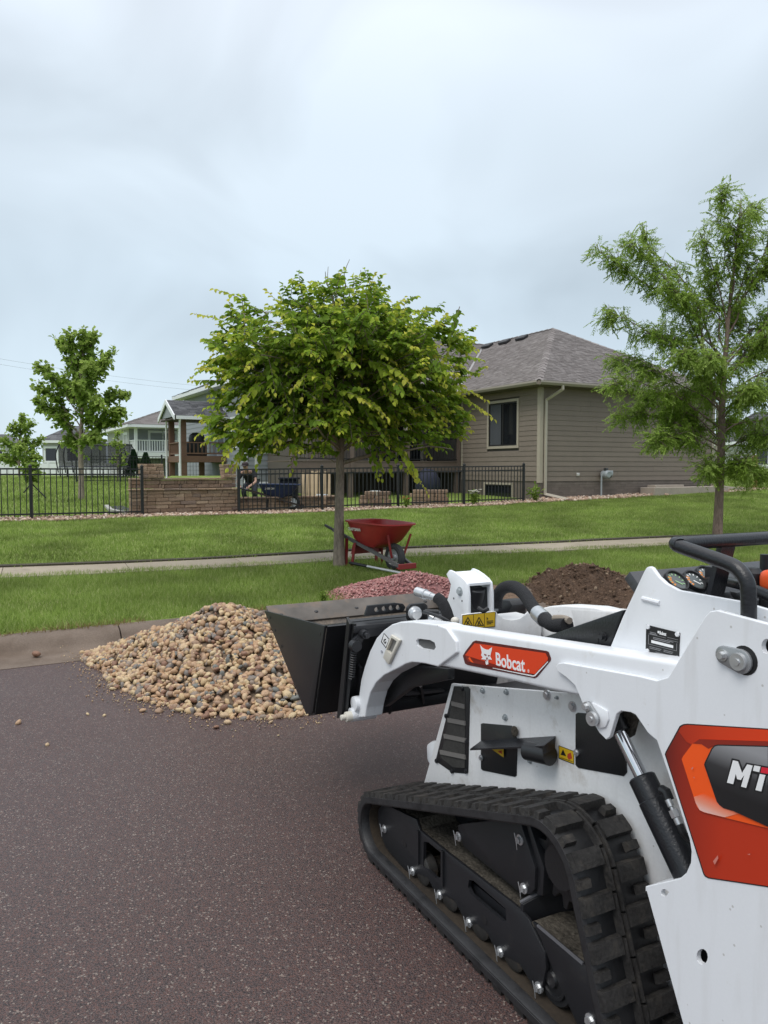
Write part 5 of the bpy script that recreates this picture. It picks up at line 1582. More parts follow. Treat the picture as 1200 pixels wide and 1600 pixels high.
# dark conifers
M_con = mat('leaf_conifer', (.02, .05, .02), rough=.7, attr=('age', [(0, (.012, .035, .014)), (1, (.03, .075, .028))]), isl=.25, trans=.15)
for px, y0, y1, lab in ((209, 704, 738, 'dark pointed conifer next to the slender young tree'), (228, 709, 738, 'dark pointed conifer beside the white downspout')):
    Yc = 39.0; b0 = PY(px, y1, Yc); b0.z = zfun(b0.x, b0.y); hh = (PY(px, y0, Yc) - b0).z
    t = thing('conifer', lab, 'conifer', b0)
    m = MB(); m.cyl((0, 0, -.05), (0, 0, hh * .5), .05, .02, 8); m.build('trunk', M_bark, t)
    lv = Leaves()
    for k in range(900):
        u = rnd.random() ** .8; a_ = rnd.uniform(0, 6.283); r_ = (.42 * (1 - u) + .02) * rnd.uniform(.6, 1.05)
        lv.add(Vector((math.cos(a_) * r_, math.sin(a_) * r_, .05 + u * (hh - .1))), Vector((math.cos(a_) * .5, math.sin(a_) * .5, .8)), Vector((math.cos(a_), math.sin(a_), .2)) + rv(.3), .16, .07, rnd.random())
    lv.build('crown', M_con, t)
# staked sapling tied to the fence post
sp0 = PG(48, 809); sp0 = XY(at_s(51, FD + .35), FD + .35); sp0.z = zfun(sp0.x, sp0.y)
def relp(px, py): return PY(px, py, sp0.y) - sp0
t = thing('sapling', 'thin staked sapling with a loose tuft of leaves behind the fence', 'sapling', sp0)
m = MB(); m.tube([Vector((0, 0, -.05)), relp(50, 780), relp(51, 745), relp(50, 730)], [.02, .018, .013, .006], 8, 2); m.build('trunk', M_bark, t)
for a_, b_ in (((50, 754), (37, 770)), ((50, 756), (72, 778))):
    m = MB(); m.tube([relp(*a_), relp(*b_)], .014, 6); m.build('brace_strap', M_blk, t)
m = MB(); m.tube([relp(48, 752) + Vector((-.0, .05, 0)), relp(48, 812) + Vector((0, .05, 0))], .028, 8); m.build('stake', M_blk, t)
lv = Leaves(); fn = broad_fn(.10)
for k in range(26):
    q = relp(50 + rnd.uniform(-4, 4), rnd.uniform(732, 748)); dd = (rv(.6) + Vector((0, 0, .25))).normalized(); fn(lv, q, q + dd * rnd.uniform(.12, .26), dd, rnd.random())
lv.build('crown', M_leafC, t)

def small_plant(px, py, Y, h_, n, lab, mleaf, cat='plant', flowers=None, name='plant'):
    p = PY(px, py, Y); p.z = zfun(p.x, p.y)
    t = thing(name, lab, cat, p); lv = Leaves(); st = MB()
    for k in range(n):
        a_ = rnd.uniform(0, 6.283); e = Vector((math.cos(a_) * h_ * rnd.uniform(.05, .45), math.sin(a_) * h_ * rnd.uniform(.05, .45), h_ * rnd.uniform(.5, 1)))
        st.tube([(0, 0, -.03), e * .5 + Vector((0, 0, h_ * .1)), e], [.006, .005, .003], 4, caps=False)
        for j in range(7):
            q = e * (.25 + .75 * j / 6); dd = (rv(.7) + Vector((0, 0, .35))).normalized()
            lv.add(q, dd, UP + rv(.6), h_ * rnd.uniform(.18, .3), h_ * .09, rnd.random())
    st.build('stems', M_leafC, t, smooth=0); lv.build('leaves', mleaf, t)
    if flowers:
        fl = MB()
        for k in range(flowers[1]):
            a_ = rnd.uniform(0, 6.283); c_ = Vector((math.cos(a_) * h_ * rnd.uniform(0, .5), math.sin(a_) * h_ * rnd.uniform(0, .5), h_ * rnd.uniform(.75, 1.05)))
            for j in range(6):
                b_ = j * 1.047; d_ = Vector((math.cos(b_), math.sin(b_), .45)) * h_ * .16; s2 = Vector((-math.sin(b_), math.cos(b_), 0)) * h_ * .06
                fl.poly([c_, c_ + d_ * .6 + s2, c_ + d_, c_ + d_ * .6 - s2])
        fl.build('flowers', flowers[0], t, smooth=0)
M_petw = mat('petal_white', (.78, .77, .70), rough=.6, trans=.2)
M_peto = mat('petal_orange', (.55, .18, .08), rough=.6, trans=.2)
fy = XY(at_s(740, FD), FD).y
small_plant(740, 782, fy - .1, .42, 16, 'small plant topped with white blooms at the fence', M_leafC, 'flower', (M_petw, 12), 'flower')
fy2 = XY(at_s(634, FD - .2), FD - .2).y
small_plant(634, 790, fy2, .30, 14, 'low plant with faded orange blooms in front of the fence', M_leafC, 'flower', (M_peto, 7), 'flower')
fy3 = XY(at_s(836, FD - .1), FD - .1).y
small_plant(836, 785, fy3, .55, 14, 'tall green weed at the house corner beside the fence end post', M_leafC, 'plant')
# weed tuft at kerb by the pink pile
small_plant(505, 944, PZ(505, 944, .15).y, .13, 18, 'yellowish tuft of weeds at the lawn edge beside the pink gravel', M_leafC, 'plant')

# ================================================================== WHEELBARROWS
def wheelbarrow(name, label, loc, rz, m_tray, m_frame, m_handle, m_hub, word, sc=1.0, m_word=None, wheel_face=False):
    t = thing(name, label, 'wheelbarrow', loc, rz); t.scale = (sc, sc, sc)
    # tray: loops from the outside bottom up over the rim and down inside
    def loop(x0, x1, w0, w1, z0, z1, n=28):
        L_ = []
        for k in range(n):
            a_ = 2 * math.pi * k / n
            cx, sx = math.cos(a_), math.sin(a_)
            ex = math.copysign(abs(cx) ** .5, cx); ey = math.copysign(abs(sx) ** .5, sx)
            u = (ex + 1) / 2
            L_.append(Vector((x0 + (x1 - x0) * u, ey * (w0 + (w1 - w0) * u) / 2, z0 + (z1 - z0) * u)))
        return L_
    mb = MB()
    rings = [loop(-.62, -.22, .38, .34, .345, .315), loop(-.74, -.02, .50, .44, .42, .42), loop(-.86, .20, .66, .56, .67, .655), loop(-.885, .225, .70, .60, .685, .668), loop(-.885, .225, .70, .60, .665, .648),
             ]
    inner = [loop(-.875, .212, .675, .575, .684, .667), loop(-.85, .185, .64, .54, .66, .645), loop(-.73, -.03, .48, .42, .43, .43), loop(-.61, -.23, .36, .32, .36, .33)]
    seq = rings[:3] + [rings[4], rings[3]] + inner
    RV = [[mb.bm.verts.new(p) for p in lp] for lp in seq]
    for a_, b_ in zip(RV, RV[1:]):
        for k in range(28): mb.bm.faces.new((a_[k], a_[(k + 1) % 28], b_[(k + 1) % 28], b_[k]))
    mb.bm.faces.new(list(reversed(RV[0]))); mb.bm.faces.new(RV[-1])
    tray = mb.build('tray', m_tray, t, smooth=45)
    for s_ in (1, -1):
        y0, y1 = .105 * s_, .29 * s_
        def hp(x): return Vector((x, y0 + (y1 - y0) * (.26 - x) / 1.56, .10 + (.26 - x) / 1.56 * .47))
        m = MB(); m.bar(hp(.26), hp(-1.14), .038, .045); m.build('handle', m_handle, t, smooth=0)
        m = MB(); m.tube([hp(-1.12), hp(-1.32)], .021, 10); m.build('grip', M_blk, t)
        # leg: plate and foot
        m = MB(); a_, b_ = hp(-.62), hp(-.80)
        m.bar(a_ + Vector((0, .03 * s_, .0)), Vector((-.66, .27 * s_, .02)), .03, .035); m.bar(b_ + Vector((0, .03 * s_, .0)), Vector((-.80, .27 * s_, .02)), .03, .035); m.bar(Vector((-.62, .27 * s_, .015)), Vector((-.84, .27 * s_, .015)), .035, .02)
        m.build('leg', m_frame, t, smooth=0)
        m = MB(); m.bar(Vector((.06, .10 * s_, .20)), Vector((.10, .20 * s_, .52)), .03, .012, up=(1, 0, 0)); m.build('tray_brace', m_frame, t, smooth=0)
        m = MB(); m.box((.0, .085 * s_, .195), (.07, .02, .07)); m.build('axle_bracket', m_hub, t, smooth=0)
    m = MB(); m.plate([(-.66, -.27, .20), (-.66, .27, .20), (-.66, .24, .34), (-.66, -.24, .34)], (-.02, 0, 0)); m.build('leg_brace', m_frame, t, smooth=0)
    m = MB(); m.box((.275, 0, .10), (.03, .30, .075)); m.box((.24, 0, .075), (.09, .26, .02)); m.bevel(.006, 1); m.build('nose_guard', m_frame, t, smooth=0)
    wh = MB(); wh.lathe([(.115, -.035), (.15, -.048), (.185, -.036), (.197, 0), (.185, .036), (.15, .048), (.115, .035)], (0, 0, .195), (0, 1, 0), 28)
    wheel = wh.build('wheel', mat('rubber', (.03, .031, .032), rough=.85, var=.25, vscale=14), t)
    wh = MB(); wh.lathe([(0, -.03), (.04, -.045), (.045, -.015), (.10, -.02), (.118, -.038), (.118, .038), (.10, .02), (.045, .015), (.04, .045), (0, .03)], (0, 0, .195), (0, 1, 0), 24); wh.build('rim', m_hub, wheel)
    if word:
        for s_ in (1, -1):
            mt = frame_mtx((-.70 if s_ < 0 else -.40, s_ * .298, .545), (1 if s_ < 0 else -1, .0, 0), (0, s_ * .32, .95))
            text_mesh('brand_lettering', word, .062, m_word, t, mt, .002, .85)
    return t
M_red = mat('red_paint', (.34, .024, .024), rough=.42, var=.15, vscale=5, dirt=((.2, .09, .07), .25, 5))
M_redf = mat('red_frame', (.22, .018, .018), rough=.5, var=.15, vscale=8)
M_hgrey = mat('grey_handle', (.105, .10, .098), rough=.7, var=.15, vscale=8)
M_steel = mat('dull_steel', (.45, .46, .47), rough=.35, metal=.7, var=.1, vscale=10)
M_print = mat('white_print', (.72, .70, .66), rough=.6)
pw = PG(617, 893)
wheelbarrow('wheelbarrow', 'red steel wheelbarrow with grey handles beside the street tree trunk', (pw.x, pw.y, pw.z + .0), math.atan2(-.80, .60), M_red, M_redf, M_hgrey, M_steel, 'CRAFTSMAN', .95, M_print)
M_blue = mat('blue_tray', (.012, .028, .085), rough=.45, var=.1, vscale=5)
pb = XY(at_s(457, FD + .62), FD + .62)
zb = zfun(pb.x, pb.y)
wheelbarrow('wheelbarrow', 'dark blue wheelbarrow with white hubbed wheel behind the black fence', (pb.x, pb.y, zb), math.atan2(S.y, S.x) - .35, M_blue, M_blk, mat('dark_handle', (.035, .025, .02), rough=.7), M_white, 'JACKSON', 1.02, M_print)
# long tool on the grass
a_, b_ = PG(546, 886), PG(660, 909)
a_.z += .06; b_.z += .055
tl_ = thing('long_tool', 'long steel pole with black grip lying on the grass by the red wheelbarrow', 'garden tool', a_)
d_ = b_ - a_; d_ = d_ * 1.18
m = MB(); m.tube([d_ * .22, d_], .017, 10); m.build('shaft', mat('pole_steel', (.55, .56, .57), rough=.35, metal=.5), tl_)
m = MB(); m.tube([(0, 0, 0), d_ * .02, d_ * .2, d_ * .225], [.016, .021, .021, .017], 10); m.build('grip', M_blk, tl_)

# ================================================================== PERSON stooping behind the fence
def skin_figure(name, joints, bones, mtl, parent, sub=2):
    me = bpy.data.meshes.new(name)
    keys = list(joints); me.from_pydata([joints[k][0] for k in keys], [(keys.index(a_), keys.index(b_)) for a_, b_ in bones], [])
    o = bpy.data.objects.new(name, me); COL.objects.link(o)
    md = o.modifiers.new('s', 'SKIN'); md.use_smooth_shade = True
    for k, v in zip(keys, me.skin_vertices[0].data):
        r_ = joints[k][1]; v.radius = r_ if isinstance(r_, tuple) else (r_, r_)
    me.skin_vertices[0].data[0].use_root = True
    s2 = o.modifiers.new('u', 'SUBSURF'); s2.levels = sub; s2.render_levels = sub
    dg = bpy.context.evaluated_depsgraph_get()
    nm = bpy.data.meshes.new_from_object(o.evaluated_get(dg))
    bpy.data.objects.remove(o); nm.name = name; nm.materials.clear(); nm.materials.append(mtl)
    nm.polygons.foreach_set('use_smooth', [True] * len(nm.polygons))
    return link(bpy.data.objects.new(name, nm), parent)
M_skin = mat('skin', (.42, .25, .185), rough=.6, var=.05)
M_shirt = mat('dark_shirt', (.022, .022, .026), rough=.85, var=.15, vscale=10)
M_jean = mat('dark_trousers', (.035, .04, .055), rough=.85)
pY = 21.6
pp0 = Vector((PX(390, pY), pY, zfun(PX(390, pY), pY)))
man = thing('person', 'person in a dark shirt and dark cap stooping over behind the fence', 'person', pp0, R(-8))
# faces the camera: forward is -y
J = {'pelvis': ((0, .22, .66), .13), 'waist': ((0, .10, .76), .125), 'chest': ((0, -.10, .88), (.16, .12)), 'neck': ((0, -.26, .97), .055), 'head0': ((0, -.31, 1.02), .06), 'head': ((0, -.37, 1.09), (.078, .095)), 'crown': ((0, -.36, 1.17), (.07, .085)),
     'shl': ((-.19, -.14, .92), .06), 'ell': ((-.25, -.28, .67), .042), 'wrl': ((-.13, -.46, .55), .030), 'hal': ((-.10, -.52, .52), (.040, .022)),
     'shr': ((.19, -.14, .92), .06), 'elr': ((.27, -.24, .68), .042), 'wrr': ((.17, -.44, .56), .030), 'har': ((.13, -.50, .53), (.040, .022)),
     'hil': ((-.10, .20, .62), .09), 'knl': ((-.15, -.10, .40), .062), 'anl': ((-.14, .14, .07), .042), 'tol': ((-.14, -.06, .03), .035),
     'hir': ((.10, .20, .62), .09), 'knr': ((.15, -.08, .40), .062), 'anr': ((.14, .16, .07), .042), 'tor': ((.14, -.04, .03), .035)}
Bn = [('pelvis', 'waist'), ('waist', 'chest'), ('chest', 'neck'), ('neck', 'head0'), ('head0', 'head'), ('head', 'crown'), ('chest', 'shl'), ('shl', 'ell'), ('ell', 'wrl'), ('wrl', 'hal'), ('chest', 'shr'), ('shr', 'elr'), ('elr', 'wrr'), ('wrr', 'har'),
      ('pelvis', 'hil'), ('hil', 'knl'), ('knl', 'anl'), ('anl', 'tol'), ('pelvis', 'hir'), ('hir', 'knr'), ('knr', 'anr'), ('anr', 'tor')]
for sgn, sfx in ((-1, 'l'), (1, 'r')):
    hc = Vector(J['ha' + sfx][0])
    for i, (dx, ln) in enumerate(((-.03, .07), (-.011, .08), (.011, .075), (.03, .06))):
        k1, k2 = f'f{i}a{sfx}', f'f{i}b{sfx}'
        J[k1] = (tuple(hc + Vector((dx, -.045, -.01))), .010); J[k2] = (tuple(hc + Vector((dx * 1.1, -.045 - ln * .6, -.05))), .008)
        Bn += [('ha' + sfx, k1), (k1, k2)]
    k1 = f'th{sfx}'; J[k1] = (tuple(hc + Vector((-sgn * .055, -.02, -.025))), .010); Bn.append(('ha' + sfx, k1))
skin_figure('body', J, Bn, M_skin, man)
JS = {k: (J[k][0], tuple(x + .018 for x in (J[k][1] if isinstance(J[k][1], tuple) else (J[k][1],) * 2))) for k in ('pelvis', 'waist', 'chest', 'shl', 'shr')}
for sfx in 'lr':
    a_, b_ = Vector(J['sh' + sfx][0]), Vector(J['el' + sfx][0]); JS['sl' + sfx] = (tuple(a_.lerp(b_, .7)), (.068, .068))
JS['collar'] = (tuple(Vector(J['chest'][0]).lerp(Vector(J['neck'][0]), .7)), (.075, .07))
skin_figure('shirt', JS, [('pelvis', 'waist'), ('waist', 'chest'), ('chest', 'shl'), ('chest', 'shr'), ('shl', 'sll'), ('shr', 'slr'), ('chest', 'collar')], M_shirt, man)
JT = {k: (J[k][0], tuple(x + .02 for x in (J[k][1] if isinstance(J[k][1], tuple) else (J[k][1],) * 2))) for k in ('pelvis', 'hil', 'knl', 'anl', 'hir', 'knr', 'anr')}
skin_figure('trousers', JT, [('pelvis', 'hil'), ('hil', 'knl'), ('knl', 'anl'), ('pelvis', 'hir'), ('hir', 'knr'), ('knr', 'anr')], M_jean, man)
m = MB(); m.lathe([(.095, 0), (.098, .03), (.085, .075), (.045, .105), (0, .112)], (0, -.36, 1.115), (0, -.15, 1), 18)
m.plate([(-.075, -.44, 1.12), (.075, -.44, 1.12), (.055, -.53, 1.10), (0, -.555, 1.095), (-.055, -.53, 1.10)], (0, 0, .012)); m.build('cap', mat('cap_cloth', (.03, .018, .02), rough=.8), man)
m = MB()
for sx in (-.032, .032): m.sphere((sx, -.452, 1.095), .011, 8)
m.build('eyes', mat('eye_dark', (.03, .025, .02), rough=.3), man)
m = MB(); m.sphere((0, -.462, 1.06), .017, 8, (.8, 1, 1.3)); m.build('nose', M_skin, man)
for s_ in (-1, 1):
    m = MB(); m.plate([(s_ * .14 - .04, .21, .0), (s_ * .14 + .04, .21, .0), (s_ * .14 + .045, -.06, .0), (s_ * .14, -.11, .0), (s_ * .14 - .045, -.06, .0)], (0, 0, .07), bevel=.015); m.build('boot', M_blk, man)
# ================================================================== COMPACT TRACK LOADER (x forward, y to its left, z up)
FW = Vector((-.46035948, .88773259, 0)); RT = Vector((.88773259, .46035948, 0)); LA = Vector((.39529, 2.07295, 0))
ld = thing('track_loader', 'white and red compact track loader with black bucket parked on the road', 'track loader', LA, math.atan2(FW.y, FW.x))
def toL(wp):
    q = wp - LA
    return Vector((q.dot(FW), -q.dot(RT), wp.z))
def L(px, py, r):
    """point of the plane r metres inboard of the outer track face"""
    q = ray(px, py); o = O - LA
    t = (r - o.dot(RT)) / q.dot(RT)
    return toL(O + q * t)
def LF(px, py, f):
    q = ray(px, py); o = O - LA
    t = (f - o.dot(FW)) / q.dot(FW)
    return toL(O + q * t)
def Lpl(px, py, p, n):
    """point on a plane given in loader coordinates"""
    q = ray(px, py); o = toL(O); d = toL(O + q) - o
    return o + d * ((p - o).dot(n) / d.dot(n))
IN = Vector((0, -1, 0))          # inboard (seen from the near side)
W_ = 1.0
M_wp = mat('white_paint', (.76, .775, .80), rough=.38, var=.025, vscale=3, coat=.25, dirt=((.58, .555, .51), .17, 11), fine=.012, fscale=150)
M_wpd = mat('white_paint_dusty', (.76, .76, .76), rough=.5, var=.04, vscale=4, coat=.1, dirt=((.40, .35, .29), .30, 5), fine=.04, fscale=90)
def wear(m):
    """run marks of dried rain and small dark specks on the paint"""
    t = m.node_tree; b = t.nodes['Principled BSDF']; src = b.inputs['Base Color'].links[0].from_socket
    tcn = t.nodes.new('ShaderNodeTexCoord'); mpn = t.nodes.new('ShaderNodeMapping'); mpn.inputs['Scale'].default_value = (26, 26, 3.0)
    t.links.new(tcn.outputs['Object'], mpn.inputs[0])
    n = t.nodes.new('ShaderNodeTexNoise'); n.inputs['Scale'].default_value = 1.0; n.inputs['Detail'].default_value = 5; t.links.new(mpn.outputs[0], n.inputs['Vector'])
    a = t.nodes.new('ShaderNodeMapRange'); a.inputs['From Min'].default_value = .56; a.inputs['From Max'].default_value = .78; a.inputs['To Max'].default_value = .22; t.links.new(n.outputs[0], a.inputs[0])
    x = t.nodes.new('ShaderNodeMix'); x.data_type = 'RGBA'; x.inputs[7].default_value = (.42, .40, .37, 1); t.links.new(a.outputs[0], x.inputs[0]); t.links.new(src, x.inputs[6])
    v = t.nodes.new('ShaderNodeTexVoronoi'); v.inputs['Scale'].default_value = 22; t.links.new(tcn.outputs['Object'], v.inputs['Vector'])
    d = t.nodes.new('ShaderNodeMapRange'); d.inputs['From Min'].default_value = .075; d.inputs['From Max'].default_value = .045; d.inputs['To Max'].default_value = .55; t.links.new(v.outputs['Distance'], d.inputs[0])
    y = t.nodes.new('ShaderNodeMix'); y.data_type = 'RGBA'; y.inputs[7].default_value = (.33, .30, .26, 1); t.links.new(d.outputs[0], y.inputs[0]); t.links.new(x.outputs[2], y.inputs[6])
    t.links.new(y.outputs[2], b.inputs['Base Color'])
    r = t.nodes.new('ShaderNodeMapRange'); r.inputs['To Min'].default_value = .30; r.inputs['To Max'].default_value = .52; t.links.new(n.outputs[0], r.inputs[0]); t.links.new(r.outputs[0], b.inputs['Roughness'])
wear(M_wp); wear(M_wpd)
M_bkp = mat('black_paint', (.0125, .013, .0145), rough=.40, var=.2, vscale=7, dirt=((.036, .031, .027), .22, 8), bump=.06, bscale=120)
M_bks = mat('black_satin', (.0125, .013, .0155), rough=.46, var=.2, vscale=5, dirt=((.035, .032, .029), .25, 6))
M_bkr = mat('black_drops', (.010, .0105, .013), rough=.32, var=.2, vscale=30, bump=.35, bscale=160, bdist=.003)
M_dust = mat('dusty_ledge', (.070, .061, .049), rough=.95, var=.5, vscale=18, fine=.5, fscale=110, bump=1.0, bscale=90, bdist=.006, spec=.2)
M_zinc = mat('zinc_bolt', (.58, .59, .60), rough=.32, metal=.75, var=.12, vscale=40)
M_chr = mat('chrome_rod', (.70, .71, .73), rough=.10, metal=1.0)
M_rub = mat('track_rubber', (.006, .006, .0068), rough=.42, var=.25, vscale=14, fine=.2, fscale=90, bump=.3, bscale=70, bdist=.003)
M_lug = mat('lug_rubber', (.026, .0245, .0235), rough=.62, var=.45, vscale=20, fine=.35, fscale=120, dirt=((.062, .055, .047), .40, 18), bump=.8, bscale=70, bdist=.004, spec=.3)
M_belt = mat('belt_side_rubber', (.020, .0195, .021), rough=.55, var=.25, vscale=10, fine=.15, fscale=100, dirt=((.005, .005, .006), .45, 14), bump=.15, bscale=40)
M_rust = mat('belt_inner', (.030, .021, .013), rough=.9, var=.35, vscale=8, fine=.3, fscale=80)
M_yel = mat('sticker_yellow', (.66, .42, .015), rough=.45)
M_blkp = mat('print_black', (.012, .012, .013), rough=.45)
M_orr = mat('print_red', (.72, .052, .008), rough=.35, coat=.3)
M_ord = mat('print_dark_red', (.26, .022, .010), rough=.35, coat=.3)
M_orm = mat('print_mid_red', (.42, .030, .010), rough=.35, coat=.3)
M_orb = mat('print_orange', (.90, .10, .010), rough=.35, coat=.3)
M_wht = mat('print_white', (.82, .82, .82), rough=.4)
M_pnk = mat('print_pale_red', (.80, .42, .34), rough=.35)
M_gry = mat('print_grey', (.14, .14, .145), rough=.4)
M_gry2 = mat('slot_grey', (.10, .10, .10), rough=.6)
M_red2 = mat('print_crimson', (.65, .02, .04), rough=.4)
M_orp = mat('orange_plastic', (.75, .10, .02), rough=.4)
def px_poly(pts, r): return [L(x, y, r) for x, y in pts]
def part(name, m, mb, parent=None, smooth=35): return mb.build(name, m, parent or ld, smooth)
def prism(name, pts, r, th, m, bevel=.004, holes=(), parent=None, extra=(), smooth=35):
    mb = MB()
    pp = px_poly(pts, r) + [Vector((f, -r, z)) for f, z in extra]
    mb.plate(pp, IN * th, [px_poly(h, r) for h in holes], bevel=bevel)
    return part(name, m, mb, parent, smooth)
def bolt_at(p, rad=.011, parent=None, m=None, ln=.012, ax=(0, 1, 0), name='bolt', pin=False):
    mb = MB(); a = Vector(ax)
    mb.cyl(p - a * .004, p + a * .003, rad * 1.5, rad * 1.5, 14)
    mb.cyl(p + a * .003, p + a * ln, rad, rad * .95, 6)
    if pin:
        mb.tube([p + a * ln + Vector((0, 0, -.028)), p + a * (ln + .004), p + a * (ln + .006) + Vector((.006, 0, .022))], .0014, 5)
    return part(name, m or M_zinc, mb, parent, 30)

# ------------------------------------------------------------------ tracks
LUGH = .020
def hull(circs, n=96):
    P = []
    for cx, cz, r_ in circs:
        for k in range(n):
            a_ = 2 * math.pi * k / n; P.append((cx + r_ * math.cos(a_), cz + r_ * math.sin(a_)))
    P = sorted(set(P))
    def half(Q):
        h = []
        for p in Q:
            while len(h) >= 2 and (h[-1][0] - h[-2][0]) * (p[1] - h[-2][1]) - (h[-1][1] - h[-2][1]) * (p[0] - h[-2][0]) <= 0: h.pop()
            h.append(p)
        return h
    lo = half(P); hi = half(P[::-1])
    return lo[:-1] + hi[:-1]
CIR = [(.962, .143, .143 - LUGH), (-.052, .452, .170 - LUGH), (-.195, .143, .143 - LUGH)]
H_ = hull(CIR)
seg = [Vector((a[0], 0, a[1])) for a in H_]
cum = [0.0]
for i in range(len(seg)):
    cum.append(cum[-1] + (seg[(i + 1) % len(seg)] - seg[i]).length)
PER = cum[-1]
import bisect
def path(s_):
    s_ %= PER
    i = min(bisect.bisect_right(cum, s_) - 1, len(seg) - 1)
    a, b = seg[i], seg[(i + 1) % len(seg)]
    t = (s_ - cum[i]) / max(1e-9, cum[i + 1] - cum[i])
    return a.lerp(b, t)
def pnorm(s_):
    d = path(s_ + .012) - path(s_ - .012); d.normalize()
    return Vector((d.z, 0, -d.x))          # outward for a counter-clockwise loop
def pmap(s_, r, h):
    p = path(s_) + pnorm(s_) * h
    return Vector((p.x, -r, p.z))
TW = .23; BT = .026
def make_track(r0, lugs=True):
    mb = MB(); n = 150
    prof = [(0, -BT), (0, -.004), (.006, 0), (TW - .006, 0), (TW, -.004), (TW, -BT)]
    RG = [[mb.bm.verts.new(pmap(PER * k / n, r0 + a, h)) for a, h in prof] for k in range(n)]
    for k in range(n):
        A_, B_ = RG[k], RG[(k + 1) % n]
        for j in range(len(prof) - 1): mb.bm.faces.new((A_[j], A_[j + 1], B_[j + 1], B_[j]))
    tr = part('track', M_rub, mb, smooth=50)
    mb = MB()
    prof = [(.036, -BT), (.036, -BT - .004), (TW - .036, -BT - .004), (TW - .036, -BT)]
    RG = [[mb.bm.verts.new(pmap(PER * k / n, r0 + a, h)) for a, h in prof] for k in range(n)]
    for k in range(n):
        A_, B_ = RG[k], RG[(k + 1) % n]
        for j in range(3): mb.bm.faces.new((A_[j], A_[j + 1], B_[j + 1], B_[j]))
    part('inner_band', M_rust, mb, tr, 50)
    mb = MB()          # smooth outer edge strip of the belt
    prof = [(.036, -BT - .002), (.006, -BT - .002), (-.0015, -BT + .004), (-.0015, -.001), (.012, .0015)]
    RG = [[mb.bm.verts.new(pmap(PER * k / n, r0 + a, h)) for a, h in prof] for k in range(n)]
    for k in range(n):
        A_, B_ = RG[k], RG[(k + 1) % n]
        for j in range(4): mb.bm.faces.new((A_[j], A_[j + 1], B_[j + 1], B_[j]))
    part('belt_edge', M_belt, mb, tr, 50)
    NP = 32; P_ = PER / NP
    def patch(mb, s0, s1, a, b, h, ns, taper=.004):
        top, bot = [], []
        for k in range(ns + 1):
            s_ = s0 + (s1 - s0) * k / ns; e = taper if k in (0, ns) else 0
            st = s_ + (taper if k == 0 else (-taper if k == ns else 0))
            top.append((mb.bm.verts.new(pmap(st, r0 + a + taper, h)), mb.bm.verts.new(pmap(st, r0 + b - taper, h))))
            bot.append((mb.bm.verts.new(pmap(s_, r0 + a, -.002)), mb.bm.verts.new(pmap(s_, r0 + b, -.002))))
        for k in range(ns):
            mb.bm.faces.new((top[k][0], top[k][1], top[k + 1][1], top[k + 1][0]))
            mb.bm.faces.new((bot[k][0], top[k][0], top[k + 1][0], bot[k + 1][0]))
            mb.bm.faces.new((top[k][1], bot[k][1], bot[k + 1][1], top[k + 1][1]))
        mb.bm.faces.new((bot[0][1], top[0][1], top[0][0], bot[0][0])); mb.bm.faces.new((bot[ns][0], top[ns][0], top[ns][1], bot[ns][1]))
    for k in range(NP):
        for row in (0, 1):
            s0 = P_ * (k + (.5 if row else 0))
            sg = (lambda a: a) if row == 0 else (lambda a: TW - a)
            def pt(sa, sb, a, b, h, ns):
                a2, b2 = sorted((sg(a), sg(b))); patch(mb, s0 + sa, s0 + sb, a2, b2, h, ns)
            mb = MB()
            pt(-.025, .025, .0, .100, LUGH, 3)            # bar
            pt(.025 + .014, P_ - .025 - .014, .0, .044, LUGH - .003, 2)   # tongue in the pocket
            pt(-.016, P_ - .016, .098, .114, LUGH - .001, 4)           # edge of the centre groove
            part('lug', M_lug, mb, tr, 0)
    return tr
make_track(0.0)
make_track(W_ - TW)

# ------------------------------------------------------------------ near undercarriage
FR = .052
fr_pts = [(591, 1264), (597, 1258), (609, 1260), (633, 1272), (650, 1280), (655, 1297), (697, 1331), (812, 1421), (825, 1436), (851, 1489), (853, 1513), (846, 1549), (838, 1552), (824, 1527), (812, 1507), (796, 1497), (777, 1491), (760, 1456), (744, 1443), (729, 1445),
          (711, 1409), (697, 1400), (683, 1402), (668, 1371), (654, 1365), (643, 1366), (628, 1355), (603, 1325), (595, 1307), (590, 1280)]
win = [(662, 1315), (669, 1316), (690, 1333), (688, 1373), (680, 1371), (661, 1353)]
slot = [(733, 1375), (740, 1376), (790, 1420), (791, 1440), (786, 1440), (736, 1397), (731, 1386)]
frm = prism('track_frame', fr_pts, FR, .012, M_bks, .003, [win, slot])
mb = MB()
tp_ = [(609, 1260), (633, 1272), (650, 1280), (655, 1297), (697, 1331), (812, 1421)]
for a, b in zip(tp_, tp_[1:]):
    p, q = L(*a, FR + .002), L(*b, FR + .002)
    mb.plate([p, q, q + IN * .16, p + IN * .16], (0, 0, -.012))
part('frame_ledge', M_dust, mb, frm, 0)
mb = MB(); p = L(731, 1376, FR + .02); mb.plate(px_poly([(728, 1370), (795, 1425), (793, 1446), (728, 1392)], FR + .025), IN * .006); part('slot_back', M_bks, mb, frm, 0)
mb = MB(); mb.plate(px_poly([(655, 1305), (697, 1340), (695, 1385), (655, 1355)], FR + .10), IN * .006); part('window_back', M_bkp, mb, frm, 0)
for px in (653.5, 691.5):
    mb = MB(); y0 = 1298 if px < 660 else 1329; y1 = 1350 if px < 660 else 1384
    a, b = L(px, y0, FR - .004), L(px, y1, FR - .004); mb.bar(a, b, .012, .008, up=(0, 1, 0)); part('frame_rib', M_bks, mb, frm, 0)
for x, y in ((601, 1295), (645, 1361), (687, 1398), (733, 1441), (782, 1487), (842, 1543)):
    bolt_at(L(x, y, FR), .0105, frm, pin=True)
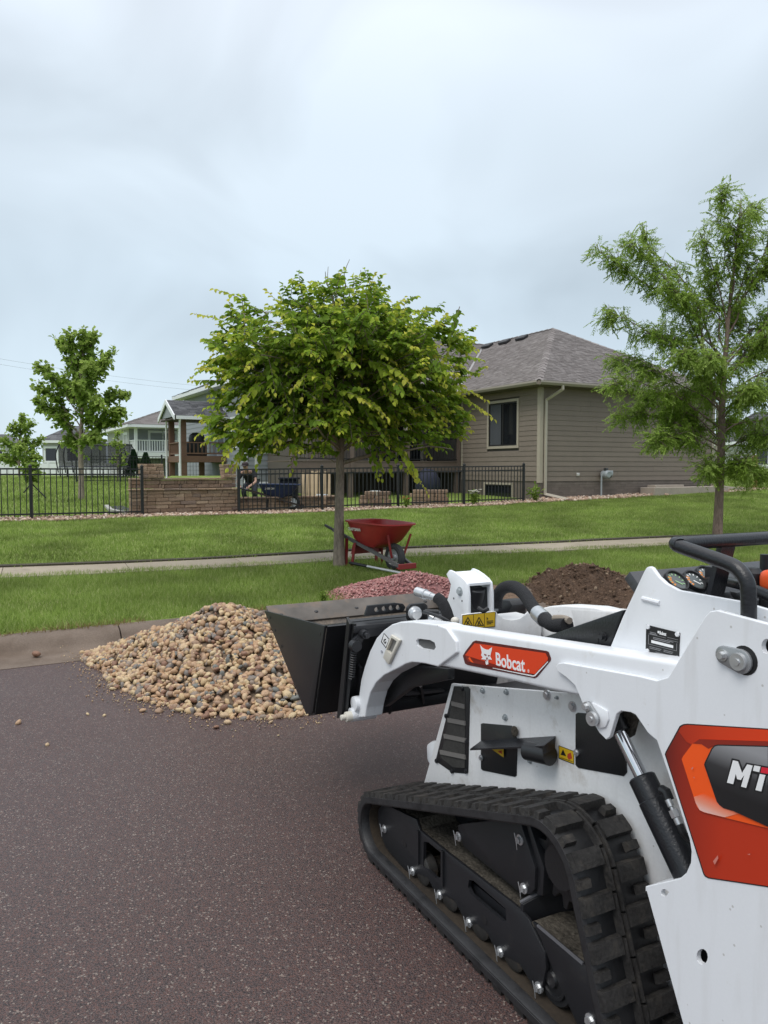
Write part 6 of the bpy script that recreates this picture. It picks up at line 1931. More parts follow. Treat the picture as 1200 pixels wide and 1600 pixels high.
for x, y, rr in ((632, 1318, .014), (757, 1437, .014)):
    p = L(x, y, FR - .0005); mb = MB(); mb.cyl(p + Vector((0, .001, 0)), p - Vector((0, .01, 0)), rr, rr, 14); part('frame_hole', M_blkp, mb, frm)
zB = BT + LUGH + .005
for f_ in (.712, .530, .350, .176):
    mb = MB(); mb.lathe([(0, 0), (.046, 0), (.056, .006), (.056, .04), (.03, .045), (.03, .10), (.056, .105), (.056, .14), (0, .145)], (f_ - .035, -(FR + .003), zB + .054), (0, -1, 0), 24)
    part('road_roller', mat('roller_steel', (.04, .038, .036), rough=.5, metal=.3, var=.3, vscale=30, dirt=((.11, .085, .06), .35, 18)), mb)
mb = MB(); mb.lathe([(0, -.004), (.020, -.004), (.024, .004), (.044, .006), (.046, .0), (.054, .0), (.056, .008), (.070, .006), (.074, .012), (.074, .06), (.05, .065), (.05, .1), (.074, .105), (.074, .15), (0, .15)], (-.035, -(FR + .012), zB + .074), (0, -1, 0), 32)
part('rear_roller', M_bkp, mb)
mb = MB(); mb.lathe([(0, 0), (.05, .0), (.075, .012), (.086, .012), (.088, .02), (.088, .10), (.07, .12), (0, .12)], (.962, -(FR + .02), .143), (0, -1, 0), 32); part('front_idler', M_bkp, mb)
mb = MB(); mb.lathe([(0, 0), (.05, .0), (.075, .012), (.086, .012), (.088, .02), (.088, .10), (.07, .12), (0, .12)], (-.195, -(FR + .03), .143), (0, -1, 0), 32); part('rear_idler', M_bkp, mb)
# motor cover
cv = prism('motor_cover', [(715, 1289), (722, 1287), (806, 1277), (811, 1279), (836, 1357), (835, 1390), (829, 1397), (816, 1399), (724, 1323), (715, 1296)], .075, .11, M_bks, .004)
for x, y in ((717, 1307), (813, 1312), (819, 1388)): bolt_at(L(x, y, .075), .0105, cv, pin=True)
prism('cover_plate', [(818, 1276), (824, 1278), (850, 1357), (848, 1400), (838, 1399), (840, 1357)], .085, .09, M_bks, .003)
# drive sprocket
mb = MB(); nt_ = 15; pts = []
for k in range(nt_ * 4):
    a_ = 2 * math.pi * k / (nt_ * 4); rr = .128 if k % 4 in (1, 2) else .098
    pts.append(Vector((-.052 + rr * math.cos(a_), -.10, .452 + rr * math.sin(a_))))
mb.plate(pts, IN * .03, bevel=.003); mb.cyl((-.052, -.07, .452), (-.052, -.13, .452), .06, .06, 20); part('drive_sprocket', M_bkp, mb)
# rear swing arm
ra = prism('rear_arm', [(831, 1440), (912, 1507), (937, 1545), (948, 1600), (951, 1625), (915, 1640), (901, 1600), (867, 1524), (853, 1489), (845, 1468)], .056, .012, M_bks, .003)
mb = MB()
for a, b in (((831, 1440), (912, 1507)), ((912, 1507), (937, 1545))):
    p, q = L(*a, .058), L(*b, .058); mb.plate([p, q, q + IN * .15, p + IN * .15], (0, 0, -.01))
part('arm_top', M_dust, mb, ra, 0)
mb = MB(); mb.bar(L(840, 1446, .055), L(911, 1506, .055), .006, .006); part('arm_edge', mat('pale_edge', (.12, .12, .13), rough=.45), mb, ra, 0)  # bar in a paler tone along the arm's upper edge
bolt_at(L(923, 1595, .056), .0125, ra)
mb = MB(); p0, p1 = L(813, 1412, FR), L(893, 1368, .20)
mb.plate([p0, p1, p1 - Vector((0, 0, .10)), p0 - Vector((0, 0, .06))], (-.010, -.003, .0)); part('strut_plate', M_bks, mb, smooth=0)
mb = MB(); mb.bar(p0 + Vector((0, 0, .0035)), p1 + Vector((0, 0, .0035)), .010, .006); part('strut_edge', mat('pale_edge', (.12, .12, .13)), mb, smooth=0)  # pale bar painted on as the highlight along the strut's edge
# inner chassis
mb = MB(); mb.plate([Vector((f, -.265, z)) for f, z in ((.90, .20), (.93, .30), (.80, .70), (-.40, .90), (-.78, .90), (-.78, .18))], IN * (W_ - .53)); part('chassis', M_bkp, mb, smooth=0)
mb = MB(); mb.bar((.55, -.22, .27), (.55, -.27, .27), .5, .14); part('track_mount', M_bkp, mb, smooth=0)
for x, y in ((690, 1254), (751, 1264)):
    p = L(x, y, .235); mb = MB(); mb.cyl(p + Vector((0, .02, 0)), p - Vector((0, .03, 0)), .016, .016, 10); mb.cyl(p + Vector((0, .024, 0)), p, .026, .026, 16); part('chassis_bolt', M_bks, mb)

# ------------------------------------------------------------------ white lower body
RB_ = .245
grille_out = [(709, 1072), (731, 1073), (734, 1077), (731, 1207), (728, 1209), (706, 1207), (680, 1189)]
body = prism('body_side', [(705, 1068), (901, 1084.5)], RB_, .016, M_wpd, .004, extra=[(-.42, .955), (-.62, .955), (-.62, .20), (.93, .20), (.985, .265)])
mb = MB(); mb.plate([Vector((f, -(W_ - RB_), z)) for f, z in ((.785, .735), (.09, .876), (-.42, .955), (-.62, .955), (-.62, .20), (.93, .20), (.985, .265))], IN * -.016, bevel=.004); part('body_side', M_wpd, mb)
gr = prism('vent_grille', grille_out, RB_ - .003, .006, M_bkp, .002)
gl = px_poly(grille_out, RB_ - .008)
mb = MB()
inner = [(712, 1079), (727, 1080), (726, 1200), (708, 1199), (688, 1184)]
mb.plate(px_poly(inner, RB_ - .0045), IN * .003); part('mesh', mat('grille_mesh', (.035, .033, .030), rough=.75, var=.3, vscale=60, fine=.5, fscale=300), mb, gr, 0)
for (xa, ya), (xb, yb) in (((706, 1099), (726, 1104)), ((700, 1125), (727, 1130)), ((694, 1150), (728, 1157)), ((688, 1175), (727, 1183))):
    mb = MB(); mb.bar(L(xa, ya, RB_ - .006), L(xb, yb, RB_ - .006), .006, .016); part('bar', mat('grille_bar', (.16, .15, .14), rough=.6), mb, gr, 0)
for x, y in ((722, 1076), (729, 1159), (728, 1205), (706, 1205), (682, 1189), (697, 1119)): bolt_at(L(x, y, RB_ - .004), .006, gr, M_bks, .006)
p1_ = prism('access_panel', [(751, 1131), (754, 1130), (799, 1134), (803, 1140), (808, 1158), (806.5, 1212), (804, 1214), (754, 1204), (751, 1201)], RB_ - .003, .005, M_bkp, .0015)
p2_ = prism('access_panel', [(899, 1116), (902, 1113.5), (960, 1119), (976, 1150), (979, 1207), (974, 1213), (903, 1200), (898.5, 1195)], RB_ - .003, .005, M_bkp, .0015)
bolt_at(L(752, 1184, RB_ - .004), .007, p1_, ln=.008); bolt_at(L(901, 1176, RB_ - .004), .007, p2_, ln=.008)
for x, y, rr in ((755, 1079, .0075), (792, 1081, .0075), (855, 1086, .011), (895, 1104, .011), (790, 1121, .008), (829, 1189, .006), (871, 1090, .004)):
    bolt_at(L(x, y, RB_), rr, body, M_gm if rr < .009 else M_zinc, .010)
# exhaust with heat shield
mb = MB(); a0 = L(752, 1158, RB_ - .006); a1 = L(812, 1154, RB_ - .004); a2 = L(868, 1153, RB_ - .004)
b0_, b1_, b2_ = L(757, 1160, RB_ - .085), L(815, 1157.5, RB_ - .085), L(866, 1156, RB_ - .085)
mb.plate([L(752, 1157, RB_ - .004), L(868, 1150, RB_ - .004), L(868, 1150, RB_ - .004) + Vector((-.006, .052, -.020)), L(752, 1157, RB_ - .004) + Vector((-.006, .052, -.020))], (0, 0, -.005))
q = L(866, 1151, RB_ - .02); mb.plate([q, q + Vector((-.0, .045, -.02)), q + Vector((0, .045, -.045)), q + Vector((0, 0, -.040))], (-.005, 0, 0))
part('heat_shield', M_bkr, mb, smooth=0)
e0, e1 = L(824, 1173, RB_ - .045), L(860, 1181, RB_ - .035)
mb = MB(); mb.lathe([(0, .03), (.024, .03), (.025, 0), (.029, 0), (.030, (e1 - e0).length), (0, (e1 - e0).length)], e0, e1 - e0, 22); part('exhaust_pipe', M_bkp, mb)
for x0, y0, x1, y1 in ((800, 1136, 809, 1152),):
    mb = MB(); p = L(804, 1143, RB_ - .012); mb.sphere(p, .016, 10, (1, .6, 1.2)); part('wiring_plug', M_dust, mb)
mb = MB(); mb.plate(px_poly([(665, 1163), (672, 1158.5), (682, 1158), (678, 1200), (672, 1198), (666, 1188)], RB_ + .03), IN * .06, bevel=.012); part('front_step', M_wp, mb)

# ------------------------------------------------------------------ tower side plate and lift arm
RP = .092
tow = [(868, 1041), (872, 1036.5), (880, 1035.5), (1000, 1057), (1026, 1063.5), (1044, 1058), (1057, 1037), (1101, 964), (1109, 955.5), (1120, 953.5), (1200, 975)]
tow2 = [(1067, 1600), (1008, 1385), (1062, 1372.5), (1072, 1364), (1079, 1348), (1080, 1330), (1077, 1311), (1046, 1215), (1026, 1157), (1021, 1153), (1012, 1145), (993, 1117), (985, 1113), (970, 1111), (963, 1116), (952, 1152), (947, 1156), (936, 1145), (914, 1108), (898, 1071), (884, 1058), (871, 1049)]
def ell(px, py, rx, ry, n=14, tilt=0): return [(px + rx * math.cos(2 * math.pi * k / n), py + ry * math.sin(2 * math.pi * k / n)) for k in range(n)]
mb = MB()
zb_ = L(1067, 1600, RP)
pp = px_poly(tow, RP) + [Vector((-.86, -RP, 1.20)), Vector((-.90, -RP, 1.10)), Vector((-.90, -RP, .24)), Vector((-.86, -RP, .20)), Vector((zb_.x + .0, -RP, .20))] + px_poly(tow2, RP)
holes = [px_poly(ell(1097, 1495, 9, 12.5), RP), px_poly(ell(1198, 1010, 8.5, 12), RP), px_poly(ell(1038, 1395, 5.5, 6), RP)]
mb.plate(pp, IN * .014, holes, bevel=.0035, segs=3)
part('tower_plate', M_wp, mb, smooth=0)
mb = MB(); mb.plate([Vector((v.x, -(W_ - RP), v.z)) for v in pp], IN * -.014, bevel=0); part('tower_plate', M_wp, mb)
# flange shelf at the notch and inner box of the tower
mb = MB(); a, b = L(1009, 1385, RP + .012), L(1062, 1373, RP + .012); mb.plate([a, b, b + IN * .13, a + IN * .13], (0, 0, -.012)); part('tower_flange', M_wp, mb, smooth=0)
mb = MB(); mb.plate([Vector((f, -(RP + .016), z)) for f, z in ((-.60, 1.17), (-.895, 1.17), (-.895, .26), (-.60, .26))], IN * (W_ - 2 * RP - .032)); part('rear_housing', M_wpd, mb, smooth=0)
mb = MB()
for q in (L(1097, 1495, RP + .03), L(1198, 1010, RP + .03)): mb.cyl(q, q + IN * .004, .05, .05, 16)
part('tower_liner', M_bkp, mb)
# inner shield
mb = MB(); pp2_ = px_poly([(950, 1019), (973, 963), (1007, 891), (1010, 886.5), (1014, 885), (1018, 887), (1028, 901), (1040, 912), (1060, 922.5), (1100, 930), (1157, 940), (1200, 953)], .178) + [Vector((-.86, -.178, 1.22)), Vector((-.86, -.178, .95)), Vector((-.1, -.178, .95))]
mb.plate(pp2_, IN * .014, bevel=.003); sh_ = part('control_shield', M_wp, mb)
mb = MB(); mb.plate([Vector((v.x, -(W_ - .178), v.z)) for v in pp2_], IN * -.014, bevel=0); part('control_shield', M_wp, mb)
mb = MB(); a, b = L(1004, 935, .1775), L(1031, 942, .1775); mb.tube([a, b], .006, 8); part('weld_bead', M_wp, mb, sh_)
# lift arm beam and front claw
RA = .106
beam = [(655, 974), (683, 976.5), (800, 993.5), (930, 1013.5), (1062, 1035), (1064, 1075), (1000, 1100), (905, 1088), (860, 1079), (800, 1064.5), (697, 1043), (668, 1039)]
mb = MB(); bp = px_poly(beam, RA); mb.plate(bp, IN * .075, bevel=.012, segs=4); arm = part('lift_arm', M_wp, mb, smooth=60)
claw = [(560, 1092), (564, 1062), (570, 1040), (578, 1017), (588, 997), (600, 984), (612, 975.5), (625, 971.5), (645, 971), (683, 976), (697, 981), (712, 1002), (713.5, 1020), (684, 1042), (664, 1037), (652, 1035.5), (643, 1035), (634, 1037.5), (620, 1045), (600, 1055), (587, 1067), (578, 1083), (572, 1106), (570, 1121), (556, 1121)]
shole = [(653, 997.5), (672, 1000), (679, 1004), (681, 1011), (678, 1016), (672, 1015.5), (658, 1013), (651, 1008), (650, 1001)]
mb = MB(); cp_ = px_poly(claw, .094); mb.plate(cp_, IN * .085, [px_poly(shole, .094)], bevel=.007, segs=3); claw_o = part('arm_claw', M_wp, mb, arm, 0)
mb = MB(); mb.plate(px_poly([(646, 994), (684, 998), (686, 1020), (646, 1012)], .1052), IN * .0005); part('slot_back', M_gry2, mb, arm, 0)  # grey plate added over the white beam as the dark inside of the slot
# far arm: the same arm on the other side
mb = MB(); mb.plate([Vector((v.x, -(W_ - RA), v.z)) for v in bp], IN * -.075, bevel=.012, segs=2); arm2 = part('lift_arm', M_wpd, mb, smooth=60)
mb = MB(); mb.plate([Vector((v.x, -(W_ - .094), v.z)) for v in cp_], IN * -.085, bevel=.007); part('arm_claw', M_wpd, mb, arm2, 60)
mb = MB(); mb.plate([Vector((v.x, -(W_ - RA - .03), v.z + .0)) for v in px_poly([(850, 1001), (905, 990), (960, 1000), (1020, 1030), (1020, 1060), (850, 1050)], RA)], IN * -.03, bevel=.01); part('arm_gusset', M_wpd, mb, arm2, 60)
# latch cup on the claw
mb = MB(); mb.plate(px_poly([(614.5, 991), (628.5, 1000), (610.5, 1038), (602, 1027)], .0925), Vector((0, .012, 0)), [px_poly([(616, 996), (624, 1001.5), (615, 1022), (608, 1015)], .0925)], bevel=.003); part('latch_cup', mat('cream_plastic', (.60, .57, .50), rough=.5), mb, arm)
mb = MB(); mb.plate(px_poly([(615.5, 995.5), (624.5, 1001), (615, 1022.5), (607.5, 1015)], .0930), Vector((0, .001, 0))); part('latch_inside', mat('latch_grey', (.18, .175, .165), rough=.6), mb, arm, 0)
mb = MB(); mb.plate(px_poly([(600, 989), (609, 999), (603.5, 1013), (595.5, 1003)], .0925), Vector((0, .0008, 0))); st = part('lift_point_sticker', M_blkp, mb, arm, 0)
mb = MB(); mb.plate(px_poly([(600.2, 990.8), (607.6, 999.3), (603, 1010.8), (597, 1002.6)], .0913), Vector((0, .0006, 0))); part('sticker_field', M_wht, mb, st, 0)
mb = MB(); mb.tube([L(x, y, .0904) for x, y in ((603, 999), (600.5, 999.5), (600, 1003), (602, 1005), (603.5, 1002.5))], .0025, 6); part('hook_mark', M_blkp, mb, st)
p = L(596.5, 1018, .0925); mb = MB(); mb.cyl(p, p + Vector((0, .002, 0)), .006, .006, 12); part('plug_hole', mat('plug_grey', (.35, .36, .40)), mb, arm)
# pin at the claw foot
mb = MB()
pc = L(558, 1099, .094); mb.cyl(pc + Vector((0, .018, 0)), pc - Vector((0, .09, 0)), .032, .032, 20)
pc2 = L(556, 1116, .094); mb.cyl(pc2 + Vector((0, .026, 0)), pc2 - Vector((0, .09, 0)), .030, .030, 20); mb.bevel(.004)
part('pin_boss', M_wp, mb, arm)
mb = MB(); p = L(549, 1119, .07); mb.cyl(p + Vector((0, .028, 0)), p - Vector((0, .10, 0)), .022, .022, 18); mb.cyl(p + Vector((0, .050, 0)), p, .013, .013, 10); mb.bevel(.003); part('pivot_pin', mat('cream_plastic', (.6, .57, .5)), mb, arm)
# pin lock plates
def pin_lock(pa, pb, r, parent, w0=.020, w1=.026):
    a, b = L(*pa, r), L(*pb, r); x = (b - a).normalized(); y = Vector((-x.z, 0, x.x)); mb = MB(); pts = []
    for k in range(9):
        t = math.pi / 2 + math.pi * k / 8; pts.append(a + x * w0 * math.cos(t) + y * w0 * math.sin(t))
    for k in range(9):
        t = -math.pi / 2 + math.pi * k / 8; pts.append(b + x * w1 * math.cos(t) + y * w1 * math.sin(t))
    mb.plate(pts, Vector((0, .009, 0)), bevel=.002); o = part('pin_lock', mat('lock_grey', (.33, .34, .35), rough=.4, metal=.5, var=.15, vscale=30), mb, parent)
    bolt_at(a + Vector((0, .009, 0)), .0085, o, ln=.012)
    mb = MB(); p = b + Vector((0, .009, 0)); mb.cyl(p, p + Vector((0, .009, 0)), .019, .018, 20); mb.cyl(p, p + Vector((0, .012, 0)), .008, .007, 12); part('pin_end', M_zinc, mb, o)
    return o
pin_lock((1134, 1023), (1160, 1033), RP, ld)
mb = MB(); p = L(1163, 1032, RP - .001); mb.cyl(p, p - Vector((0, .02, 0)), .031, .031, 22); part('pivot_recess', M_bkp, mb)
mb = MB(); p = L(936, 1119, RP); a = p + Vector((0, .0, 0))
mb.plate(px_poly([(926, 1097), (934, 1100), (951, 1110), (953, 1124), (948, 1136), (938, 1138), (931, 1128)], RP), Vector((0, .006, 0)), bevel=.003); part('cylinder_boss', M_wp, mb)
pin_lock((921, 1103), (931, 1122), RP - .006, ld, .013, .017)

# ------------------------------------------------------------------ lift cylinder in the notch
RC = .170
t0, t1, t2 = L(960, 1128, RC), L(1002, 1213, RC), L(1068, 1352, RC)
ax_ = (t2 - t0).normalized(); tb = t1 + (t2 - t1) * 1.25
mb = MB(); mb.cyl(t0 - ax_ * .06, t1 + ax_ * .03, .0175, .0175, 22); cy = part('cylinder_rod', M_chr, mb)
mb = MB(); mb.lathe([(.0, -.02), (.030, -.02), (.030, .012), (.026, .020), (.020, .020)], t0 + ax_ * .01, -ax_, 20); part('rod_collar', M_bkp, mb)
mb = MB(); mb.lathe([(.018, -.002), (.031, 0), (.035, .004), (.035, .06), (.037, .062), (.037, (tb - t1).length), (0, (tb - t1).length)], t1, ax_, 26); part('cylinder_barrel', M_bkr, mb)
mb = MB(); q0, q1 = L(1041, 1237, RC - .02), L(1046, 1250, RC - .02); mb.tube([q0 + Vector((.015, 0, 0)), q0, q1], .012, 10); part('port_elbow', M_bkp, mb)
mb = MB(); q0, q1 = L(1044, 1249, RC - .025), L(1062, 1288, RC - .025); d_ = (q1 - q0)
for a_, b_, rr in ((0, .28, .0085), (.3, .42, .006), (.42, .72, .0115), (.74, 1.0, .0095)): mb.cyl(q0 + d_ * a_, q0 + d_ * b_, rr, rr, 6 if rr > .011 else 12)
part('hose_fitting', M_zinc, mb)
mb = MB(); mb.tube([q1, q1 + d_ * .4, q1 + d_ * .9 + Vector((0, -.02, 0))], .009, 8, 3); part('hose', M_rub, mb)
# dark cavity behind the rod
mb = MB(); mb.plate(px_poly([(961, 1112), (986, 1112), (992, 1120), (984, 1150), (968, 1160)], RP + .10), IN * .02); part('cavity_plate', M_dust, mb, smooth=0)

# ------------------------------------------------------------------ mast for the tilt cylinder, cross tube
R1, R2 = .43, .545
mast = [(697, 897), (702, 890.5), (709, 893.5), (717, 899), (725, 906), (730, 913), (732, 930), (732.5, 990), (703, 985), (703, 962), (697, 942), (702, 926), (704, 913)]
mp_ = px_poly(mast, R1); fz = [(v.x, v.z) for v in mp_]
ms = MB(); ms.plate(mp_, IN * .012, bevel=.003); mso = part('mast_plate', M_wp, ms)
ms = MB(); ms.plate([Vector((f, -R2, z)) for f, z in fz], IN * .012, bevel=.003); part('mast_plate', M_wp, ms)
ms = MB(); a, b, c_ = mp_[1], mp_[3], mp_[5]
ms.plate([a + Vector((-.01, -.012, -.008)), c_ + Vector((0, -.012, .002)), c_ + Vector((0, -(R2 - R1), .002)), a + Vector((-.01, -(R2 - R1), -.008))], (0, 0, -.010)); part('mast_cap', M_wp, ms, smooth=0)
bolt_at(L(719, 924, R1), .013, mso, M_gm)
for x, y in ((709, 935), (722, 939), (705, 961)):
    p = L(x, y, R1 - .0003); mb = MB(); mb.cyl(p, p + Vector((0, .0012, 0)), .0045, .0045, 10); part('mast_hole', M_gry, mb, mso)
rm = (R1 + R2) / 2 + .006
pc = LF(744, 924, mp_[5].x + .03); mb = MB(); d_ = Vector((.30, 0, -.95)).normalized()
mb.lathe([(0, 0), (.036, 0), (.040, .004), (.040, .16), (0, .16)], Vector((pc.x, -rm, pc.z + .015)), d_, 24); part('tilt_cylinder', M_bks, mb)
mb = MB(); q = mp_[6]; mb.plate([Vector((q.x + .035, -(R1 + .012), q.z + .02)), Vector((q.x + .035, -R2, q.z + .02)), Vector((q.x + .02, -R2, q.z - .16)), Vector((q.x + .02, -(R1 + .012), q.z - .16))], (.01, 0, 0)); part('mast_back', M_bkp, mb, smooth=0)
mb = MB(); mb.tube([LF(747, 950, .80), LF(755, 955, .78), LF(762, 951, .78)], .009, 8, 2); part('hose', M_rub, mb)
# crossmember with saddle
fx = mp_[7].x - .002
sad = [(722, 961), (731, 959), (775, 955), (779, 961), (787, 967), (800, 969), (812, 967), (822, 960), (830, 952), (838, 950), (846, 952), (846, 1010), (722, 1003)]
mb = MB(); mb.plate([LF(x, y, fx) for x, y in sad], Vector((.012, 0, 0)), bevel=.003); part('crossmember', M_wpd, mb)
mb = MB(); zc = LF(760, 985, fx).z; mb.plate([Vector((fx + .013, -.18, zc - .05)), Vector((fx + .20, -.18, zc - .05)), Vector((fx + .20, -.18, zc + .02)), Vector((fx + .013, -.18, zc + .02))], IN * (W_ - .36), bevel=.01); part('cross_tube', M_wpd, mb)
stk = MB(); fs = fx - .0015
stk.plate([LF(x, y, fs) for x, y in ((722.2, 961), (774.5, 955.5), (773.5, 979.5), (722.2, 984))], Vector((-.001, 0, 0))); ys = part('warning_sticker', M_blkp, stk, smooth=0)
for q in (((723, 962), (739.3, 960.2), (739.1, 981.3), (723, 982.9)), ((740.3, 960), (756.5, 958.2), (756.2, 979.8), (740.1, 981.2)), ((757.5, 958.1), (773.6, 956.4), (772.8, 978.5), (757.2, 979.7))):
    mb = MB(); mb.plate([LF(x, y, fs - .0014) for x, y in q], Vector((-.0006, 0, 0))); part('sticker_field', M_yel, mb, ys, 0)
for cx in (731, 748.5):
    mb = MB(); T = [LF(x, y, fs - .0026) for x, y in ((cx, 964.5), (cx + 7, 977), (cx - 7, 978.5))]
    for a, b in zip(T, T[1:] + T[:1]): mb.bar(a, b, .003, .0015, up=(1, 0, 0))
    mb.bar(LF(cx - 2, 976.5, fs - .0026), LF(cx + 1.5, 970, fs - .0026), .004, .0015, up=(1, 0, 0)); mb.bar(LF(cx - 2, 971, fs - .0026), LF(cx + 3, 976, fs - .0026), .003, .0015, up=(1, 0, 0))
    part('warning_symbol', M_blkp, mb, ys, 0)
mb = MB(); mb.plate([LF(x, y, fs - .0026) for x, y in ((760.5, 964), (763, 967), (760.8, 968.6))], Vector((-.0006, 0, 0)))
for k in range(3):
    mb.bar(LF(760.5, 970.6 + k * 2.2, fs - .0026), LF(770.5 - (k == 2) * 3, 969.8 + k * 2.2, fs - .0026), .0025, .001, up=(1, 0, 0))
part('warning_symbol', M_blkp, mb, ys, 0)
mb = MB(); p = LF(711, 970, .93); mb.sphere(p, .018, 10, (1, 1, .9)); part('grease_cap', mat('cream_plastic', (.6, .57, .5)), mb)

# ------------------------------------------------------------------ hoses and couplers
def Lh(pts, rr, name='hose', m=None, seg=10, sm=4):
    mb = MB(); mb.tube([L(x, y, r) for x, y, r in pts], rr, seg, sm); return part(name, m or M_rub, mb)
M_slv = mat('hose_sleeve', (.010, .010, .012), rough=.9, var=.3, vscale=60, fine=.4, fscale=300, bump=.5, bscale=200)
Lh([(776, 950, .66), (777, 932, .66), (787, 919, .65), (803, 917, .63), (818, 927, .60), (832, 948, .56), (846, 964, .52), (864, 976, .48), (886, 977, .46)], .026, 'hydraulic_hose', M_slv, 14, 5)
mb = MB(); a, b = L(840, 958, .535), L(851, 968, .51); mb.cyl(a, b, .030, .030, 18); part('hose_clamp', M_zinc, mb)
Lh([(866, 966, .47), (880, 966, .47), (890, 970, .46)], .012, 'hose_strap', mat('strap_tan', (.25, .21, .17), rough=.8))
Lh([(683, 934, .34), (690, 940, .345), (697, 954, .35), (702, 972, .355), (703, 1000, .36)], .0235, 'hydraulic_hose', M_slv, 12, 4)
cpl = MB(); a, b = L(649, 923.5, .30), L(684, 935, .335); d_ = b - a
for s0, s1, r0_, r1_ in ((0, .06, .012, .017), (.06, .40, .020, .020), (.42, .46, .022, .022), (.46, .72, .018, .016), (.72, 1.02, .014, .014)): cpl.cyl(a + d_ * s0, a + d_ * s1, r0_, r1_, 18)
part('quick_coupler', M_zinc, cpl)
mb = MB(); c0 = LF(653, 958, 1.20)
mb.plate([LF(x, y, 1.20) for x, y in ((637, 950), (642, 944), (664, 942), (669, 946), (669, 968), (642, 972), (637, 968))], Vector((.02, 0, 0)), bevel=.006); part('coupler_block', M_bkp, mb)
cpl = MB(); a = LF(648, 957.5, 1.195)
cpl.lathe([(0, 0), (.030, 0), (.030, .012), (.026, .014), (.026, .030), (.018, .034), (.018, .055), (0, .055)], a, (-.9, .35, 0), 22); part('quick_coupler', M_zinc, cpl)
cpl = MB(); a = LF(664, 956, 1.17); cpl.lathe([(.0, 0), (.012, 0), (.012, .05), (.009, .06), (0, .06)], a, (-.6, -.75, .0), 14); part('cable_plug', M_bkp, cpl)
Lh([(662, 956, .27), (676, 960, .28), (690, 965, .30), (704, 973, .33)], .0075, 'cable', M_bkp, 8, 4)
cpl = MB(); a, b = L(672, 965, .30), L(690, 972, .33); d_ = b - a; cpl.cyl(a, a + d_ * .35, .020, .020, 16); cpl.cyl(a + d_ * .35, a + d_ * 1.0, .014, .014, 6); part('hose_fitting', M_zinc, cpl)
Lh([(651, 968, .27), (651.5, 976, .27)], .0028, 'dust_cap_cord', M_wht, 6, 2)
# hose bundle and plates beyond the mast
mb = MB(); mb.plate([L(x, y, .80) for x, y in ((778, 937), (796, 938), (800, 946), (790, 962), (778, 962))], IN * .1, bevel=.005); part('far_coupler', M_bks, mb)

# black hood in front of the tower
hood = prism('engine_hood', [(975, 953), (970, 953.5), (838, 999), (850, 1030), (940, 1045)], .197, .60, M_bkr, .006)
prism('hood_recess', [(937, 990), (905, 1003), (880, 1012), (930, 1020)], .1955, .004, M_blkp, .0, parent=hood)
bolt_at(L(943, 995, .196), .008, hood, M_bks)

# ------------------------------------------------------------------ attachment plate and bucket
RQ = .055
top_p, bot_p = L(545, 972, RQ), L(531, 1121, RQ)
mb = MB(); th = Vector((.022, 0, .006))
mb.plate([top_p, bot_p, bot_p + IN * .90, top_p + IN * .90], th); ap_ = part('attachment_plate', M_bkp, mb, smooth=0)
mb = MB(); mb.plate(px_poly([(541, 964), (546, 975), (533, 1122), (526, 1122), (540.5, 980)], RQ - .012), IN * .012, bevel=.002); mb.plate([top_p, bot_p, bot_p + Vector((-.05, 0, 0)), top_p + Vector((-.05, 0, 0))], IN * .012); part('plate_flange', M_bkp, mb, ap_, 0)
mb = MB(); mb.plate([top_p + Vector((.02, 0, .0)), top_p + Vector((-.055, 0, -.008)), top_p + Vector((-.055, 0, -.040)), top_p + Vector((.02, 0, -.03))], IN * .90, bevel=.004); part('top_rail', M_bks, mb, ap_)
mb = MB(); mb.plate([bot_p + Vector((.0, 0, .05)), bot_p + Vector((-.05, 0, .05)), bot_p + Vector((-.04, 0, 0)), bot_p + Vector((.0, 0, -.01))], IN * .90, bevel=.004); part('bottom_rail', M_bks, mb, ap_)
fh = top_p.x - .01
hl_ = [[LF(x + 3.6 * math.cos(t * math.pi / 5), y + 4.0 * math.sin(t * math.pi / 5), fh) for t in range(10)] for x, y in ((588.5, 952.5), (600, 951), (611, 949.8), (622, 949))]
mb = MB(); mb.plate([LF(x, y, fh) for x, y in ((570, 963), (575, 946.5), (617, 942), (630, 943.5), (634, 949), (630, 956))], Vector((.014, 0, 0)), hl_, bevel=.0015); part('hole_plate', M_bks, mb, ap_)
for x, y, rr in ((567, 990, .020), (553, 1008, .026), (567, 990, .012)):
    p = LF(x, y, top_p.x - .055); mb = MB(); mb.cyl(p, p + Vector((-.03 - (rr < .015) * .02, 0, 0)), rr, rr * .9, 16); part('lever_pivot', M_bks, mb, ap_)
a, b = LF(566, 990, top_p.x - .05), LF(553, 1008, top_p.x - .05); mb = MB(); mb.bar(a, b, .035, .02, up=(1, 0, 0)); mb.bar(LF(566, 990, top_p.x - .05), LF(600, 986, top_p.x - .05), .03, .02, up=(1, 0, 0)); part('lock_lever', M_bks, mb, ap_, 0)
a, b = LF(553, 1018, top_p.x - .04), LF(549, 1060, top_p.x - .02); d_ = b - a; mb = MB(); mb.tube([a + d_ * (k / 80) + Vector((.012 * math.cos(k * .9), .012 * math.sin(k * .9), 0)) for k in range(81)], .0035, 5); part('lock_spring', M_bks, mb, ap_)
for xa, ya, xb, yb in ((562, 1040, 560, 1115), (610, 1060, 607, 1112), (655, 1070, 660, 1100), (630, 1084, 690, 1078)):
    mb = MB(); mb.bar(LF(xa, ya, top_p.x - .01), LF(xb, yb, bot_p.x - .02), .012, .03, up=(1, 0, 0)); part('plate_rib', M_bks, mb, ap_, 0)
mb = MB(); a, b = L(640, 1035, .16), L(640, 1080, .16); mb.plate(px_poly([(590, 1075), (640, 1040), (700, 1045), (700, 1062), (640, 1075), (600, 1105)], .20), IN * .03, bevel=.004); part('tilt_link', M_bkp, mb)
